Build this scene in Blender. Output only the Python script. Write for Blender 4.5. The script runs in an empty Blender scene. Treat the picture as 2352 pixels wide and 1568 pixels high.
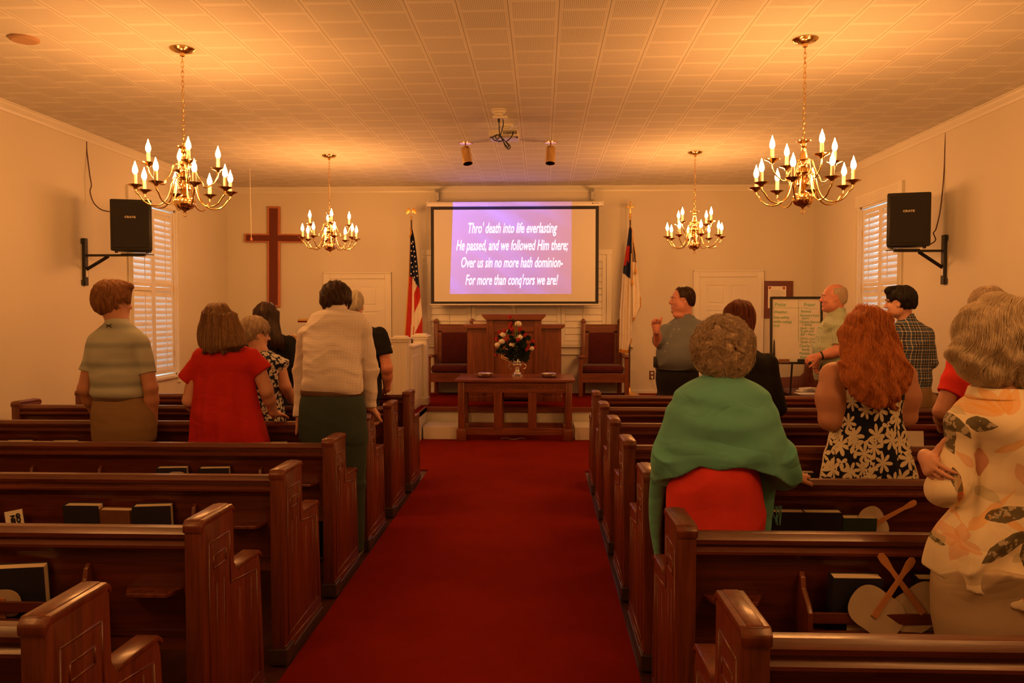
import bpy, bmesh, math, random
import numpy as np
from mathutils import Vector, Matrix, Euler
random.seed(7); np.random.seed(7)
S = bpy.context.scene
COL = S.collection
PI = math.pi
# ------------------------------------------------------------ camera, world, exposure
CAM_H = 1.62
YAW, PITCH = 0.0365874, 0.0393471
cam = bpy.data.cameras.new('camera'); camo = bpy.data.objects.new('camera', cam); COL.objects.link(camo)
cam.lens = 28.0; cam.sensor_width = 36.0; cam.clip_start = 0.05; cam.clip_end = 200
camo.location = (0, 0, CAM_H); camo.rotation_euler = (PI/2 - PITCH, 0, YAW)
S.camera = camo
w = bpy.data.worlds.new('daylight'); S.world = w; w.use_nodes = True
w.node_tree.nodes['Background'].inputs['Color'].default_value = (0.72, 0.86, 1.0, 1)
w.node_tree.nodes['Background'].inputs['Strength'].default_value = 2.0
S.view_settings.view_transform = 'Standard'; S.view_settings.look = 'None'
S.view_settings.exposure = 0.0; S.view_settings.gamma = 1.0; S.view_settings.use_curve_mapping = False
cy = S.cycles
cy.max_bounces = 7; cy.diffuse_bounces = 4; cy.glossy_bounces = 3; cy.transmission_bounces = 4; cy.transparent_max_bounces = 6
cy.sample_clamp_indirect = 2.5; cy.sample_clamp_direct = 0; cy.caustics_reflective = False; cy.caustics_refractive = False
cy.use_denoising = True
cy.blur_glossy = 1.0
BULB_COL = (1.0, 0.39, 0.095)
BULB_STR = 335.0

# pixel of the 2352x1568 frame -> world point at a given depth
_F = np.array([-math.sin(YAW)*math.cos(PITCH), math.cos(YAW)*math.cos(PITCH), -math.sin(PITCH)])
_R = np.array([math.cos(YAW), math.sin(YAW), 0.0]); _U = np.cross(_R, _F); _f = 28.0/36*2352
def at(px, py, Y):
    r = _F + _R*(px-1176)/_f - _U*(py-784)/_f
    t = Y/r[1]
    return Vector((r[0]*t, Y, CAM_H + r[2]*t))

# ------------------------------------------------------------ materials
MATS = {}
def new_mat(name):
    m = bpy.data.materials.new(name); m.use_nodes = True
    nt = m.node_tree; b = nt.nodes['Principled BSDF']
    MATS[name] = m
    return m, nt, b
class N:
    """tiny node helper"""
    def __init__(s, nt): s.nt = nt
    def n(s, t, **kw):
        nd = s.nt.nodes.new(t)
        for k, v in kw.items(): setattr(nd, k, v)
        return nd
    def link(s, a, b): s.nt.links.new(a, b)
    def val(s, nd, i, v):
        if v is None: return
        if hasattr(v, 'is_linked') or isinstance(v, bpy.types.NodeSocket): s.link(v, nd.inputs[i])
        else: nd.inputs[i].default_value = v
    def m(s, op, a, b=None, c=None, clamp=False):
        nd = s.n('ShaderNodeMath', operation=op); nd.use_clamp = clamp
        s.val(nd, 0, a); s.val(nd, 1, b); s.val(nd, 2, c)
        return nd.outputs[0]
    def obj(s):
        return s.n('ShaderNodeTexCoord').outputs['Object']
    def xyz(s, v):
        nd = s.n('ShaderNodeSeparateXYZ'); s.link(v, nd.inputs[0]); return nd.outputs
    def comb(s, x, y, z):
        nd = s.n('ShaderNodeCombineXYZ')
        s.val(nd, 0, x); s.val(nd, 1, y); s.val(nd, 2, z); return nd.outputs[0]
    def mapp(s, v, scale=(1,1,1), loc=(0,0,0), rot=(0,0,0)):
        nd = s.n('ShaderNodeMapping'); s.link(v, nd.inputs[0])
        nd.inputs['Scale'].default_value = scale; nd.inputs['Location'].default_value = loc; nd.inputs['Rotation'].default_value = rot
        return nd.outputs[0]
    def noise(s, v, scale=5, detail=3, rough=0.5, dist=0.0):
        nd = s.n('ShaderNodeTexNoise'); s.link(v, nd.inputs['Vector'])
        nd.inputs['Scale'].default_value = scale; nd.inputs['Detail'].default_value = detail
        nd.inputs['Roughness'].default_value = rough; nd.inputs['Distortion'].default_value = dist
        return nd.outputs
    def mix(s, f, a, b):
        nd = s.n('ShaderNodeMix', data_type='RGBA')
        s.val(nd, 0, f)
        for i, v in ((6, a), (7, b)):
            if isinstance(v, bpy.types.NodeSocket): s.link(v, nd.inputs[i])
            else: nd.inputs[i].default_value = (v[0], v[1], v[2], 1)
        return nd.outputs[2]
    def ramp(s, f, stops):
        nd = s.n('ShaderNodeValToRGB'); s.link(f, nd.inputs[0]); cr = nd.color_ramp
        while len(cr.elements) < len(stops): cr.elements.new(0.5)
        for e, (p, c) in zip(cr.elements, stops): e.position = p; e.color = (c[0], c[1], c[2], 1)
        return nd.outputs[0]
    def bump(s, h, strength=0.2, dist=0.01):
        nd = s.n('ShaderNodeBump'); nd.inputs['Strength'].default_value = strength; nd.inputs['Distance'].default_value = dist
        s.link(h, nd.inputs['Height']); return nd.outputs[0]
def setp(b, **kw):
    names = {'rough': 'Roughness', 'metal': 'Metallic', 'coat': 'Coat Weight', 'coatr': 'Coat Roughness', 'spec': 'Specular IOR Level',
             'sheen': 'Sheen Weight', 'trans': 'Transmission Weight', 'sss': 'Subsurface Weight'}
    for k, v in kw.items():
        if k == 'color': b.inputs['Base Color'].default_value = (v[0], v[1], v[2], 1)
        else: b.inputs[names[k]].default_value = v
def plain(name, color, rough=0.5, noise=0.06, nscale=8, **kw):
    m, nt, b = new_mat(name); q = N(nt); setp(b, color=color, rough=rough, **kw)
    if noise:
        f = q.noise(q.obj(), nscale, 4)[0]
        c = q.mix(f, [x*(1-noise) for x in color], [min(1, x*(1+noise)) for x in color])
        q.link(c, b.inputs['Base Color'])
    return m
def wood(name, dark, light, axis='z', rough=0.34, coat=0.25, gscale=1.0):
    m, nt, b = new_mat(name); q = N(nt)
    sc = {'x': (0.6, 9, 9), 'y': (9, 0.6, 9), 'z': (9, 9, 0.6)}[axis]
    v = q.mapp(q.obj(), tuple(x*gscale for x in sc))
    a = q.noise(v, 3.0, 5, 0.6, 0.6)[0]
    v2 = q.mapp(q.obj(), tuple(x*gscale*(5 if x > 1 else 1.5) for x in sc))
    f = q.noise(v2, 4.0, 3, 0.5)[0]
    c1 = q.ramp(a, [(0.3, dark), (0.72, light)])
    c2 = q.mix(q.m('MULTIPLY', q.m('GREATER_THAN', f, 0.6), 0.35), c1, [x*0.45 for x in dark])
    q.link(c2, b.inputs['Base Color']); setp(b, rough=rough, coat=coat, coatr=0.18)
    q.link(q.bump(f, 0.06, 0.004), b.inputs['Normal'])
    return m
def cloth(name, color, rough=0.85, weave=900, var=0.08, bump=0.15, sheen=0.0):
    m, nt, b = new_mat(name); q = N(nt); o = q.obj()
    f = q.noise(o, 14, 4)[0]
    c = q.mix(f, [x*(1-var) for x in color], [min(1, x*(1+var)) for x in color])
    q.link(c, b.inputs['Base Color']); setp(b, rough=rough, sheen=sheen, spec=0.2)
    crumple(q, b, bump*2.2)
    return m
def crumple(q, b, k=.5):
    """soft creases of worn cloth"""
    o = q.obj()
    n1 = q.noise(q.mapp(o, (2.2, 2.2, 4.6), rot=(0.2, 0.45, 0)), 1.5, 1.5, .4, .9)[0]; r1 = q.m('ABSOLUTE', q.m('SUBTRACT', n1, .5))
    n2 = q.noise(q.mapp(o, (4.5, 4.5, 8), rot=(0, -.6, .3)), 1.4, 1, .4, .6)[0]
    h = q.m('ADD', q.m('POWER', r1, .8), q.m('MULTIPLY', n2, .6))
    nd = q.bump(h, min(1, k*.62), 0.022); q.link(nd, b.inputs['Normal'])

def m_ceiling():
    m, nt, b = new_mat('ceiling tile'); q = N(nt); x, y, z = q.xyz(q.obj())
    T = 0.3175; X0 = 0.1095
    u = q.m('DIVIDE', q.m('SUBTRACT', x, X0), T); iu = q.m('FLOOR', u); fu = q.m('FRACT', u)
    par = q.m('MULTIPLY', q.m('MODULO', q.m('ABSOLUTE', iu), 2.0), 0.5)
    v = q.m('ADD', q.m('DIVIDE', y, T), par); fv = q.m('FRACT', v); iv = q.m('FLOOR', v)
    du = q.m('MINIMUM', fu, q.m('SUBTRACT', 1, fu)); dv = q.m('MINIMUM', fv, q.m('SUBTRACT', 1, fv))
    seam_u = q.m('LESS_THAN', du, 0.008); seam_v = q.m('LESS_THAN', dv, 0.011)
    inside = q.m('MULTIPLY', q.m('GREATER_THAN', du, 0.065), q.m('GREATER_THAN', dv, 0.065))
    hp = 26.0
    hu = q.m('SUBTRACT', q.m('FRACT', q.m('MULTIPLY', fu, hp)), 0.5); hv = q.m('SUBTRACT', q.m('FRACT', q.m('MULTIPLY', fv, hp)), 0.5)
    r2 = q.m('ADD', q.m('MULTIPLY', hu, hu), q.m('MULTIPLY', hv, hv))
    hole = q.m('MULTIPLY', q.m('LESS_THAN', r2, 0.075), inside)
    var = q.n('ShaderNodeTexWhiteNoise', noise_dimensions='2D'); q.link(q.comb(iu, iv, 0), var.inputs['Vector'])
    tint = q.mix(var.outputs[0], (0.80, 0.775, 0.72), (0.86, 0.83, 0.78))
    c = q.mix(q.m('MULTIPLY', hole, 0.62), tint, (0.10, 0.08, 0.06))
    c = q.mix(q.m('MULTIPLY', seam_u, 0.65), c, (0.12, 0.08, 0.05))
    c = q.mix(q.m('MULTIPLY', seam_v, 0.5), c, (0.96, 0.93, 0.88))  # bevel highlight of the cross seams painted in as a lighter colour
    q.link(c, b.inputs['Base Color']); setp(b, rough=0.8, spec=0.2)
    h = q.m('SUBTRACT', 1, q.m('MAXIMUM', seam_u, q.m('MAXIMUM', seam_v, hole)))
    q.link(q.bump(h, 0.25, 0.003), b.inputs['Normal'])
    return m
M_CEIL = m_ceiling()
def m_wall():
    m, nt, b = new_mat('cream wall paint'); q = N(nt); o = q.obj()
    f = q.noise(o, 1.1, 3)[0]
    q.link(q.mix(f, (0.70, 0.655, 0.545), (0.76, 0.71, 0.60)), b.inputs['Base Color'])
    setp(b, rough=0.62, spec=0.3)
    q.link(q.bump(q.noise(o, 160, 3)[0], 0.12, 0.003), b.inputs['Normal'])
    return m
M_WALL = m_wall()
def m_carpet(name, c0, c1):
    m, nt, b = new_mat(name); q = N(nt); o = q.obj()
    a = q.noise(o, 2.2, 5, 0.6, 0.4)[0]; g = q.noise(o, 260, 2)[0]
    c = q.mix(q.m('MULTIPLY_ADD', g, 0.5, q.m('MULTIPLY', a, 0.7)), c0, c1)
    q.link(c, b.inputs['Base Color']); setp(b, rough=0.95, spec=0.03)
    q.link(q.bump(g, 0.6, 0.006), b.inputs['Normal'])
    return m
M_CARPET = m_carpet('red carpet', (0.12, 0.0055, 0.0008), (0.25, 0.017, 0.003))
M_FLOORW = wood('worn floorboards', (0.05, 0.015, 0.007), (0.10, 0.032, 0.013), 'y')
M_PEWX = wood('pew wood across', (0.062, 0.012, 0.005), (0.155, 0.034, 0.013), 'x', 0.33, 0.28)
M_PEWZ = wood('pew wood upright', (0.085, 0.018, 0.007), (0.20, 0.050, 0.019), 'z', 0.36, 0.26)
M_PEWF = wood('pew foot', (0.03, 0.016, 0.01), (0.06, 0.03, 0.018), 'x', 0.5, 0.1)
M_OAKX = wood('oak across', (0.14, 0.034, 0.012), (0.28, 0.078, 0.028), 'x', 0.36, 0.25)
M_OAKZ = wood('oak upright', (0.14, 0.034, 0.012), (0.28, 0.078, 0.028), 'z', 0.36, 0.25)
M_OAKD = wood('dark engraved oak', (0.075, 0.017, 0.006), (0.13, 0.032, 0.012), 'x', 0.5, 0.1)
M_CROSSW = wood('cross moulding', (0.42, 0.13, 0.05), (0.62, 0.21, 0.085), 'z', 0.4, 0.2)
M_CROSSD = plain('cross dark felt', (0.15, 0.03, 0.015), 0.85)
M_WHITE = plain('white woodwork paint', (0.80, 0.77, 0.68), 0.38, 0.03, 3)
M_SHUT = plain('shutter white', (0.82, 0.80, 0.74), 0.35, 0.03, 3)
M_SCREEN = None
M_BLACK = plain('black plastic', (0.014, 0.013, 0.013), 0.45, 0.1, 30)
M_BLACKG = plain('black painted metal', (0.018, 0.017, 0.017), 0.4, 0.1, 30)
M_GRILLE = plain('black speaker cloth', (0.02, 0.018, 0.018), 0.8, 0.3, 200)
M_BRASS = plain('polished brass', (0.90, 0.60, 0.24), 0.14, 0.03, 5, metal=1.0)
M_GOLD = plain('gilt metal', (0.80, 0.50, 0.16), 0.38, 0.1, 40, metal=0.75)
M_SILVER = plain('silver plate', (0.85, 0.83, 0.80), 0.10, 0.03, 5, metal=1.0)
M_VELVET = cloth('maroon upholstery', (0.085, 0.012, 0.014), 0.9, 500, 0.2, 0.4, 0.2)
M_CREAMP = plain('candle sleeve', (0.85, 0.74, 0.52), 0.5)
M_PAPER = plain('paper', (0.83, 0.80, 0.72), 0.7, 0.04)
M_PAGES = plain('page block', (0.78, 0.66, 0.50), 0.8, 0.12, 220)
M_NAVY = plain('navy book cloth', (0.017, 0.018, 0.035), 0.5, 0.1, 60)
M_BROWNL = plain('brown leather', (0.16, 0.07, 0.035), 0.45, 0.2, 40)
M_GREENL = plain('dark green leather', (0.025, 0.05, 0.04), 0.45, 0.2, 40)
M_FAN = plain('fan card', (0.48, 0.40, 0.30), 0.7, 0.25, 14)
M_STICK = plain('fan stick', (0.45, 0.20, 0.08), 0.6, 0.15, 30)
M_BEIGE = plain('beige plastic', (0.74, 0.70, 0.60), 0.4)
M_GREYM = plain('grey bracket metal', (0.5, 0.49, 0.47), 0.4, metal=0.6)
M_CORD = plain('brown cord', (0.10, 0.05, 0.03), 0.6)
M_GOLDF = cloth('gold fringe', (0.62, 0.30, 0.05), 0.7, 300)
def m_bulb():
    m, nt, b = new_mat('lit flame bulb'); q = N(nt)
    for n in list(nt.nodes):
        if n.type == 'BSDF_PRINCIPLED': nt.nodes.remove(n)
    e = q.n('ShaderNodeEmission'); e.inputs['Color'].default_value = (*BULB_COL, 1); e.inputs['Strength'].default_value = BULB_STR
    q.link(e.outputs[0], nt.nodes['Material Output'].inputs['Surface'])
    return m
M_BULB = m_bulb()
def m_glass():
    m, nt, b = new_mat('window glass'); q = N(nt)
    t = q.n('ShaderNodeBsdfTransparent'); g = q.n('ShaderNodeBsdfGlossy'); g.inputs['Roughness'].default_value = 0.02
    mx = q.n('ShaderNodeMixShader'); mx.inputs[0].default_value = 0.08
    q.link(t.outputs[0], mx.inputs[1]); q.link(g.outputs[0], mx.inputs[2])
    q.link(mx.outputs[0], nt.nodes['Material Output'].inputs['Surface'])
    return m
M_GLASS = m_glass()

# ------------------------------------------------------------ mesh building
class MB:
    def __init__(s): s.bm = bmesh.new()
    def _add(s, verts, faces):
        vs = [s.bm.verts.new(v) for v in verts]
        for f in faces:
            try: s.bm.faces.new([vs[i] for i in f])
            except ValueError: pass
        return vs
    def box(s, x0, x1, y0, y1, z0, z1, bev=0.0, M=None):
        if bev > 0:
            t = bmesh.new(); bmesh.ops.create_cube(t, size=1)
            for v in t.verts: v.co = Vector(((x0+x1)/2+v.co.x*(x1-x0), (y0+y1)/2+v.co.y*(y1-y0), (z0+z1)/2+v.co.z*(z1-z0)))
            bmesh.ops.bevel(t, geom=t.edges[:], offset=bev, segments=2, profile=0.5, affect='EDGES')
            vs = [v.co.copy() for v in t.verts]; t.verts.index_update(); fs = [[v.index for v in f.verts] for f in t.faces]; t.free()
        else:
            vs = [Vector(c) for c in ((x0,y0,z0),(x1,y0,z0),(x1,y1,z0),(x0,y1,z0),(x0,y0,z1),(x1,y0,z1),(x1,y1,z1),(x0,y1,z1))]
            fs = [(3,2,1,0),(4,5,6,7),(0,1,5,4),(1,2,6,5),(2,3,7,6),(3,0,4,7)]
        if M is not None: vs = [M @ v for v in vs]
        s._add(vs, fs); return s
    def prism(s, pts, axis, a, b, bev=0.0):
        """pts: 2D outline; axis 'x': (y,z) outline, 'y': (x,z), 'z': (x,y)"""
        t = bmesh.new(); n = len(pts)
        def mk(p, w):
            return {'x': (w, p[0], p[1]), 'y': (p[0], w, p[1]), 'z': (p[0], p[1], w)}[axis]
        A = [t.verts.new(mk(p, a)) for p in pts]; B = [t.verts.new(mk(p, b)) for p in pts]
        t.faces.new(A[::-1]); t.faces.new(B)
        for i in range(n): t.faces.new((A[i], A[(i+1) % n], B[(i+1) % n], B[i]))
        bmesh.ops.recalc_face_normals(t, faces=t.faces[:])
        if bev > 0:
            eds = [e for e in t.edges if any(len(f.verts) == n and n > 4 or f in t.faces for f in e.link_faces) and e.calc_face_angle(0) > 0.6]
            bmesh.ops.bevel(t, geom=eds, offset=bev, segments=2, profile=0.5, affect='EDGES')
        t.verts.index_update()
        s._add([v.co.copy() for v in t.verts], [[v.index for v in f.verts] for f in t.faces]); t.free(); return s
    def lathe(s, prof, c=(0,0,0), seg=20, M=None, cap=True):
        """prof: list of (r,z)"""
        vs, fs = [], []; n = len(prof)
        for k in range(seg):
            a = 2*PI*k/seg
            for r, z in prof: vs.append(Vector((c[0]+r*math.cos(a), c[1]+r*math.sin(a), c[2]+z)))
        for k in range(seg):
            k2 = (k+1) % seg
            for i in range(n-1): fs.append((k*n+i, k2*n+i, k2*n+i+1, k*n+i+1))
        if cap:
            if prof[0][0] > 1e-5: fs.append([k*n for k in range(seg)][::-1])
            if prof[-1][0] > 1e-5: fs.append([k*n+n-1 for k in range(seg)])
        if M is not None: vs = [M @ v for v in vs]
        s._add(vs, fs); return s
    def tube(s, pts, r, seg=8, closed=False, cap=True):
        pts = [Vector(p) for p in pts]; n = len(pts)
        if not hasattr(r, '__len__'): r = [r]*n
        vs, fs = [], []; up = None
        for i, p in enumerate(pts):
            if closed: d = pts[(i+1) % n]-pts[i-1]
            else: d = pts[min(i+1, n-1)]-pts[max(i-1, 0)]
            if d.length < 1e-9: d = Vector((0,0,1))
            d.normalize()
            if up is None:
                up = Vector((0,0,1)) if abs(d.z) < 0.9 else Vector((1,0,0))
            a = d.cross(up)
            if a.length < 1e-6: a = d.cross(Vector((0,1,0)))
            a.normalize(); b = a.cross(d); up = b
            for k in range(seg):
                t = 2*PI*k/seg; vs.append(p + (a*math.cos(t)+b*math.sin(t))*r[i])
        for i in range(n if closed else n-1):
            j = (i+1) % n
            for k in range(seg):
                k2 = (k+1) % seg; fs.append((i*seg+k, j*seg+k, j*seg+k2, i*seg+k2))
        if cap and not closed:
            fs.append(list(range(seg))); fs.append([(n-1)*seg+k for k in range(seg)][::-1])
        s._add(vs, fs); return s
    def ball(s, c, r, seg=12, rings=8):
        if not hasattr(r, '__len__'): r = (r, r, r)
        vs, fs = [], []
        for i in range(rings+1):
            ph = PI*i/rings
            for k in range(seg):
                t = 2*PI*k/seg; vs.append((c[0]+r[0]*math.sin(ph)*math.cos(t), c[1]+r[1]*math.sin(ph)*math.sin(t), c[2]+r[2]*math.cos(ph)))
        for i in range(rings):
            for k in range(seg):
                k2 = (k+1) % seg; fs.append((i*seg+k, (i+1)*seg+k, (i+1)*seg+k2, i*seg+k2))
        s._add(vs, fs); return s
    def xf(s, M): 
        for v in s.bm.verts: v.co = M @ v.co
        return s
    def build(s, name, mat, parent=None, smooth=None, loc=None, **tags):
        bm = s.bm
        if smooth: bmesh.ops.remove_doubles(bm, verts=bm.verts[:], dist=1e-6)
        bmesh.ops.recalc_face_normals(bm, faces=bm.faces[:])
        me = bpy.data.meshes.new(name)
        if loc is not None:
            for v in bm.verts: v.co -= Vector(loc)
        bm.to_mesh(me); bm.free()
        mats = mat if isinstance(mat, (list, tuple)) else [mat]
        for m_ in mats: me.materials.append(m_)
        if smooth:
            me.polygons.foreach_set('use_smooth', [True]*len(me.polygons))
            if smooth is not True: me.set_sharp_from_angle(angle=math.radians(smooth))
        o = bpy.data.objects.new(name, me); COL.objects.link(o)
        if loc is not None: o.location = loc
        if parent is not None: o.parent = parent
        for k, v in tags.items(): o[k] = v
        return o
def thing(name, label, cat, loc=(0,0,0), rz=0, group=None):
    o = bpy.data.objects.new(name, None); COL.objects.link(o); o.empty_display_size = 0.1
    o.location = loc; o.rotation_euler = (0,0,rz); o['label'] = label; o['category'] = cat
    if group: o['group'] = group
    return o
def tag(o, label, cat, group=None, kind=None):
    o['label'] = label; o['category'] = cat
    if group: o['group'] = group
    if kind: o['kind'] = kind
    return o
def struct(o): o['kind'] = 'structure'; return o
def dup(root, loc=None, rz=None, label=None, group=None):
    r = root.copy(); COL.objects.link(r)
    if loc is not None: r.location = loc
    if rz is not None: r.rotation_euler = (0,0,rz)
    if label: r['label'] = label
    if group: r['group'] = group
    for ch in list(root.children):
        c = ch.copy(); COL.objects.link(c); c.parent = r
        for g in ch.children:
            d = g.copy(); COL.objects.link(d); d.parent = c
    return r
def text_obj(name, body, size, mat, parent=None, M=Matrix(), shear=0.0, offset=0.0, sx=1.0, extrude=0.001, align='CENTER', space=1.0):
    """lettering as a real mesh in the XZ plane, facing -Y"""
    cu = bpy.data.curves.new(name, 'FONT'); cu.body = body; cu.size = size; cu.shear = shear; cu.offset = offset
    cu.extrude = extrude; cu.align_x = align; cu.space_character = space; cu.resolution_u = 3
    tmp = bpy.data.objects.new('tmp', cu); COL.objects.link(tmp)
    dg = bpy.context.evaluated_depsgraph_get(); dg.update()
    me = bpy.data.meshes.new_from_object(tmp.evaluated_get(dg)); bpy.data.objects.remove(tmp)
    me.transform(M @ Matrix.Rotation(PI/2, 4, 'X') @ Matrix.Diagonal((sx, 1, 1, 1)))
    me.materials.clear(); me.materials.append(mat); me.name = name
    o = bpy.data.objects.new(name, me); COL.objects.link(o)
    if parent is not None: o.parent = parent
    return o
def T(x, y, z): return Matrix.Translation((x, y, z))
# ============================================================ SETTING
XL, XR, YB, YF, ZC, PZ = -4.85, 4.09, 12.2, -3.4, 3.5, 0.35
struct(MB().box(XL-.2, XR+.2, YF-.2, YB+.2, -.15, -.012).build('floor', M_FLOORW))
struct(MB().box(XL-.2, XR+.2, YF-.2, YB+.2, ZC, ZC+.12).build('ceiling', M_CEIL))
def wall_x(x0, x1, oy0, oy1, oz0, oz1, name):
    b = MB(); b.box(x0, x1, YF-.2, oy0, -.1, ZC); b.box(x0, x1, oy1, YB+.2, -.1, ZC)
    b.box(x0, x1, oy0, oy1, -.1, oz0); b.box(x0, x1, oy0, oy1, oz1, ZC)
    return struct(b.build(name, M_WALL))
WY0, WY1, WZ0, WZ1 = 9.29, 10.42, 0.76, 2.93
wall_x(XL-.18, XL, WY0, WY1, WZ0, WZ1, 'wall_left')
wall_x(XR, XR+.18, WY0, WY1, WZ0, WZ1, 'wall_right')
struct(MB().box(XL, XR, YB, YB+.18, -.1, ZC).build('wall_front', M_WALL))
struct(MB().box(XL, XR, YF-.18, YF, -.1, ZC).build('wall_rear', M_WALL))
# crown trim
def crown(n, pts):
    struct(MB().prism(*pts).build('trim_%d' % n, M_WHITE))
pr = [(0, 0), (0, -.085), (.012, -.085), (.018, -.06), (.04, -.03), (.05, -.012), (.062, -.012), (.062, 0)]
crown(1, ([(XL+a, ZC+b) for a, b in pr], 'y', YF, YB))
crown(2, ([(XR-a, ZC+b) for a, b in pr][::-1], 'y', YF, YB))
crown(3, ([(YB-a, ZC+b) for a, b in pr], 'x', XL, XR))
def baseb(name, *bx): struct(MB().box(*bx, bev=.004).build(name, M_WHITE))
baseb('baseboard_left', XL, XL+.018, YF, 9.5, 0, .14); baseb('baseboard_right', XR-.018, XR, YF, YB, 0, .14)
baseb('baseboard_front', -1.7, 2.2, YB-.018, YB, PZ, PZ+.05)
# carpet of the aisle and in front of the platform
b = MB(); b.box(-1.145, .44, YF, 8.0, -.012, 0); b.box(XL, XR, 8.0, 10.6, -.012, 0)
struct(b.build('floor', M_CARPET))
# platform
PX0, PX1, PYC, PYL = -1.5, 2.25, 10.38, 9.55
b = MB(); b.box(PX0, PX1, PYC, YB, PZ-.02, PZ); b.box(XL, PX0, PYL, YB, PZ-.02, PZ)
plat = struct(b.build('floor', M_CARPET))
b = MB(); b.box(PX0, PX1, PYC+.02, YB, 0, PZ-.02); b.box(XL, PX0, PYL+.02, YB, 0, PZ-.02)
struct(b.build('trim_4', M_WHITE))
b = MB(); b.box(PX0, PX1, PYC-.03, PYC, PZ-.06, PZ+.004, .006); b.box(XL, PX0, PYL-.03, PYL, PZ-.06, PZ+.004, .006); b.box(PX0-.03, PX0, PYL, PYC, PZ-.06, PZ+.005, .006)
struct(b.build('trim_5', M_OAKX))
struct(MB().box(PX0+.02, -1.02, 9.9, 10.37, 0, .165, .006).build('trim_6', M_WHITE))
struct(MB().box(.42, PX1, 9.9, 10.37, 0, .165, .006).build('trim_7', M_WHITE))

# ---- shuttered side windows
def louver_panel(fr, sl, rod, P, y0, y1, tiers, ang, sgn):
    """panel in plane x=P spanning y0..y1; tiers list of (z0,z1)"""
    st = .045
    fr.box(P-.014, P+.014, y0, y0+st, tiers[0][0]-.05, tiers[-1][1]+.05, .003)
    fr.box(P-.014, P+.014, y1-st, y1, tiers[0][0]-.05, tiers[-1][1]+.05, .003)
    prev = None
    for (z0, z1), a in zip(tiers, ang):
        fr.box(P-.014, P+.014, y0+st, y1-st, z0-.05, z0, .003); fr.box(P-.014, P+.014, y0+st, y1-st, z1, z1+.05, .003)
        n = round((z1-z0)/.074); p = (z1-z0)/n
        for i in range(n):
            zc = z0+(i+.5)*p; hw = .0415
            dx, dz = -math.cos(a)*hw*sgn, math.sin(a)*hw
            nx, nz = -dz*.1, dx*.1
            pts = [(P-dx, zc-dz), (P+nx, zc+nz*1.0), (P+dx, zc+dz), (P-nx, zc-nz)]
            sl.prism(pts, 'y', y0+st+.002, y1-st-.002)
        rod.box(P-sgn*(-.040)-.004, P-sgn*(-.040)+.004, (y0+y1)/2-.005, (y0+y1)/2+.005, z0+.04, z1-.02)
def side_window(n, X, sgn, a1, a2):
    """sgn=+1: room interior lies towards +x"""
    root = bpy.data.objects.new('window_%d' % n, None); COL.objects.link(root); root['kind'] = 'structure'
    f = MB()
    for y in (WY0, WY1-.03): f.box(min(X-.17*sgn, X), max(X-.17*sgn, X), y, y+.03, WZ0, WZ1)
    f.box(min(X-.17*sgn, X), max(X-.17*sgn, X), WY0, WY1, WZ0, WZ0+.025); f.box(min(X-.17*sgn, X), max(X-.17*sgn, X), WY0, WY1, WZ1-.025, WZ1)
    c = X+.012*sgn
    for y0 in (WY0-.1, WY1): 
        f.box(c-.014, c+.014, y0, y0+.1, WZ0-.1, WZ1, .003)
        for k in range(4): f.box(c-.02, c+.02, y0+.018+k*.018, y0+.026+k*.018, WZ0, WZ1-.02)
    f.box(c-.014, c+.014, WY0-.1, WY1+.1, WZ1, WZ1+.15, .003)
    for k in range(5): f.box(c-.022, c+.022, WY0, WY1, WZ1+.02+k*.024, WZ1+.032+k*.024, .002)
    for y0 in (WY0-.105, WY1-.005): f.box(c-.022, c+.022, y0, y0+.11, WZ1-.002, WZ1+.155, .003)
    f.build('window_frame', M_WHITE, root)
    MB().box(c-.03, c+.03, WY0-.12, WY1+.12, WZ0-.03, WZ0+.005, .004).build('window_sill', M_WHITE, root)
    g = MB().box(X-.14*sgn-.003, X-.14*sgn+.003, WY0+.03, WY1-.03, WZ0+.025, WZ1-.025); g.build('pane', M_GLASS, root)
    ms = MB()
    for z in (1.3, 1.84, 2.38): ms.box(X-.14*sgn-.012, X-.14*sgn+.012, WY0, WY1, z-.015, z+.015)
    ms.build('sash', M_WHITE, root)
    yc = (WY0+WY1)/2; P = X-.03*sgn
    for (y0, y1), an in (((WY0+.035, yc-.004), a1), ((yc+.004, WY1-.035), a2)):
        fr, sl, rd = MB(), MB(), MB()
        louver_panel(fr, sl, rd, P, y0, y1, [(WZ0+.09, 1.86), (1.965, WZ1-.09)], an, sgn)
        o = fr.build('shutter', M_SHUT, root)
        sl.build('louvres', M_SHUT, o); rd.build('tilt_rod', M_SHUT, o)
    h = MB()
    for y in (WY0+.032, WY1-.032):
        for z in (1.05, 1.9, 2.6): h.box(P-.02, P+.02, y-.006, y+.006, z-.035, z+.035)
    h.build('hinge', M_BRASS, root)
side_window(1, XL, 1, (math.radians(70), math.radians(64)), (math.radians(65.5), math.radians(69)))
side_window(2, XR, -1, (math.radians(68), math.radians(66)), (math.radians(64), math.radians(61)))

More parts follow.
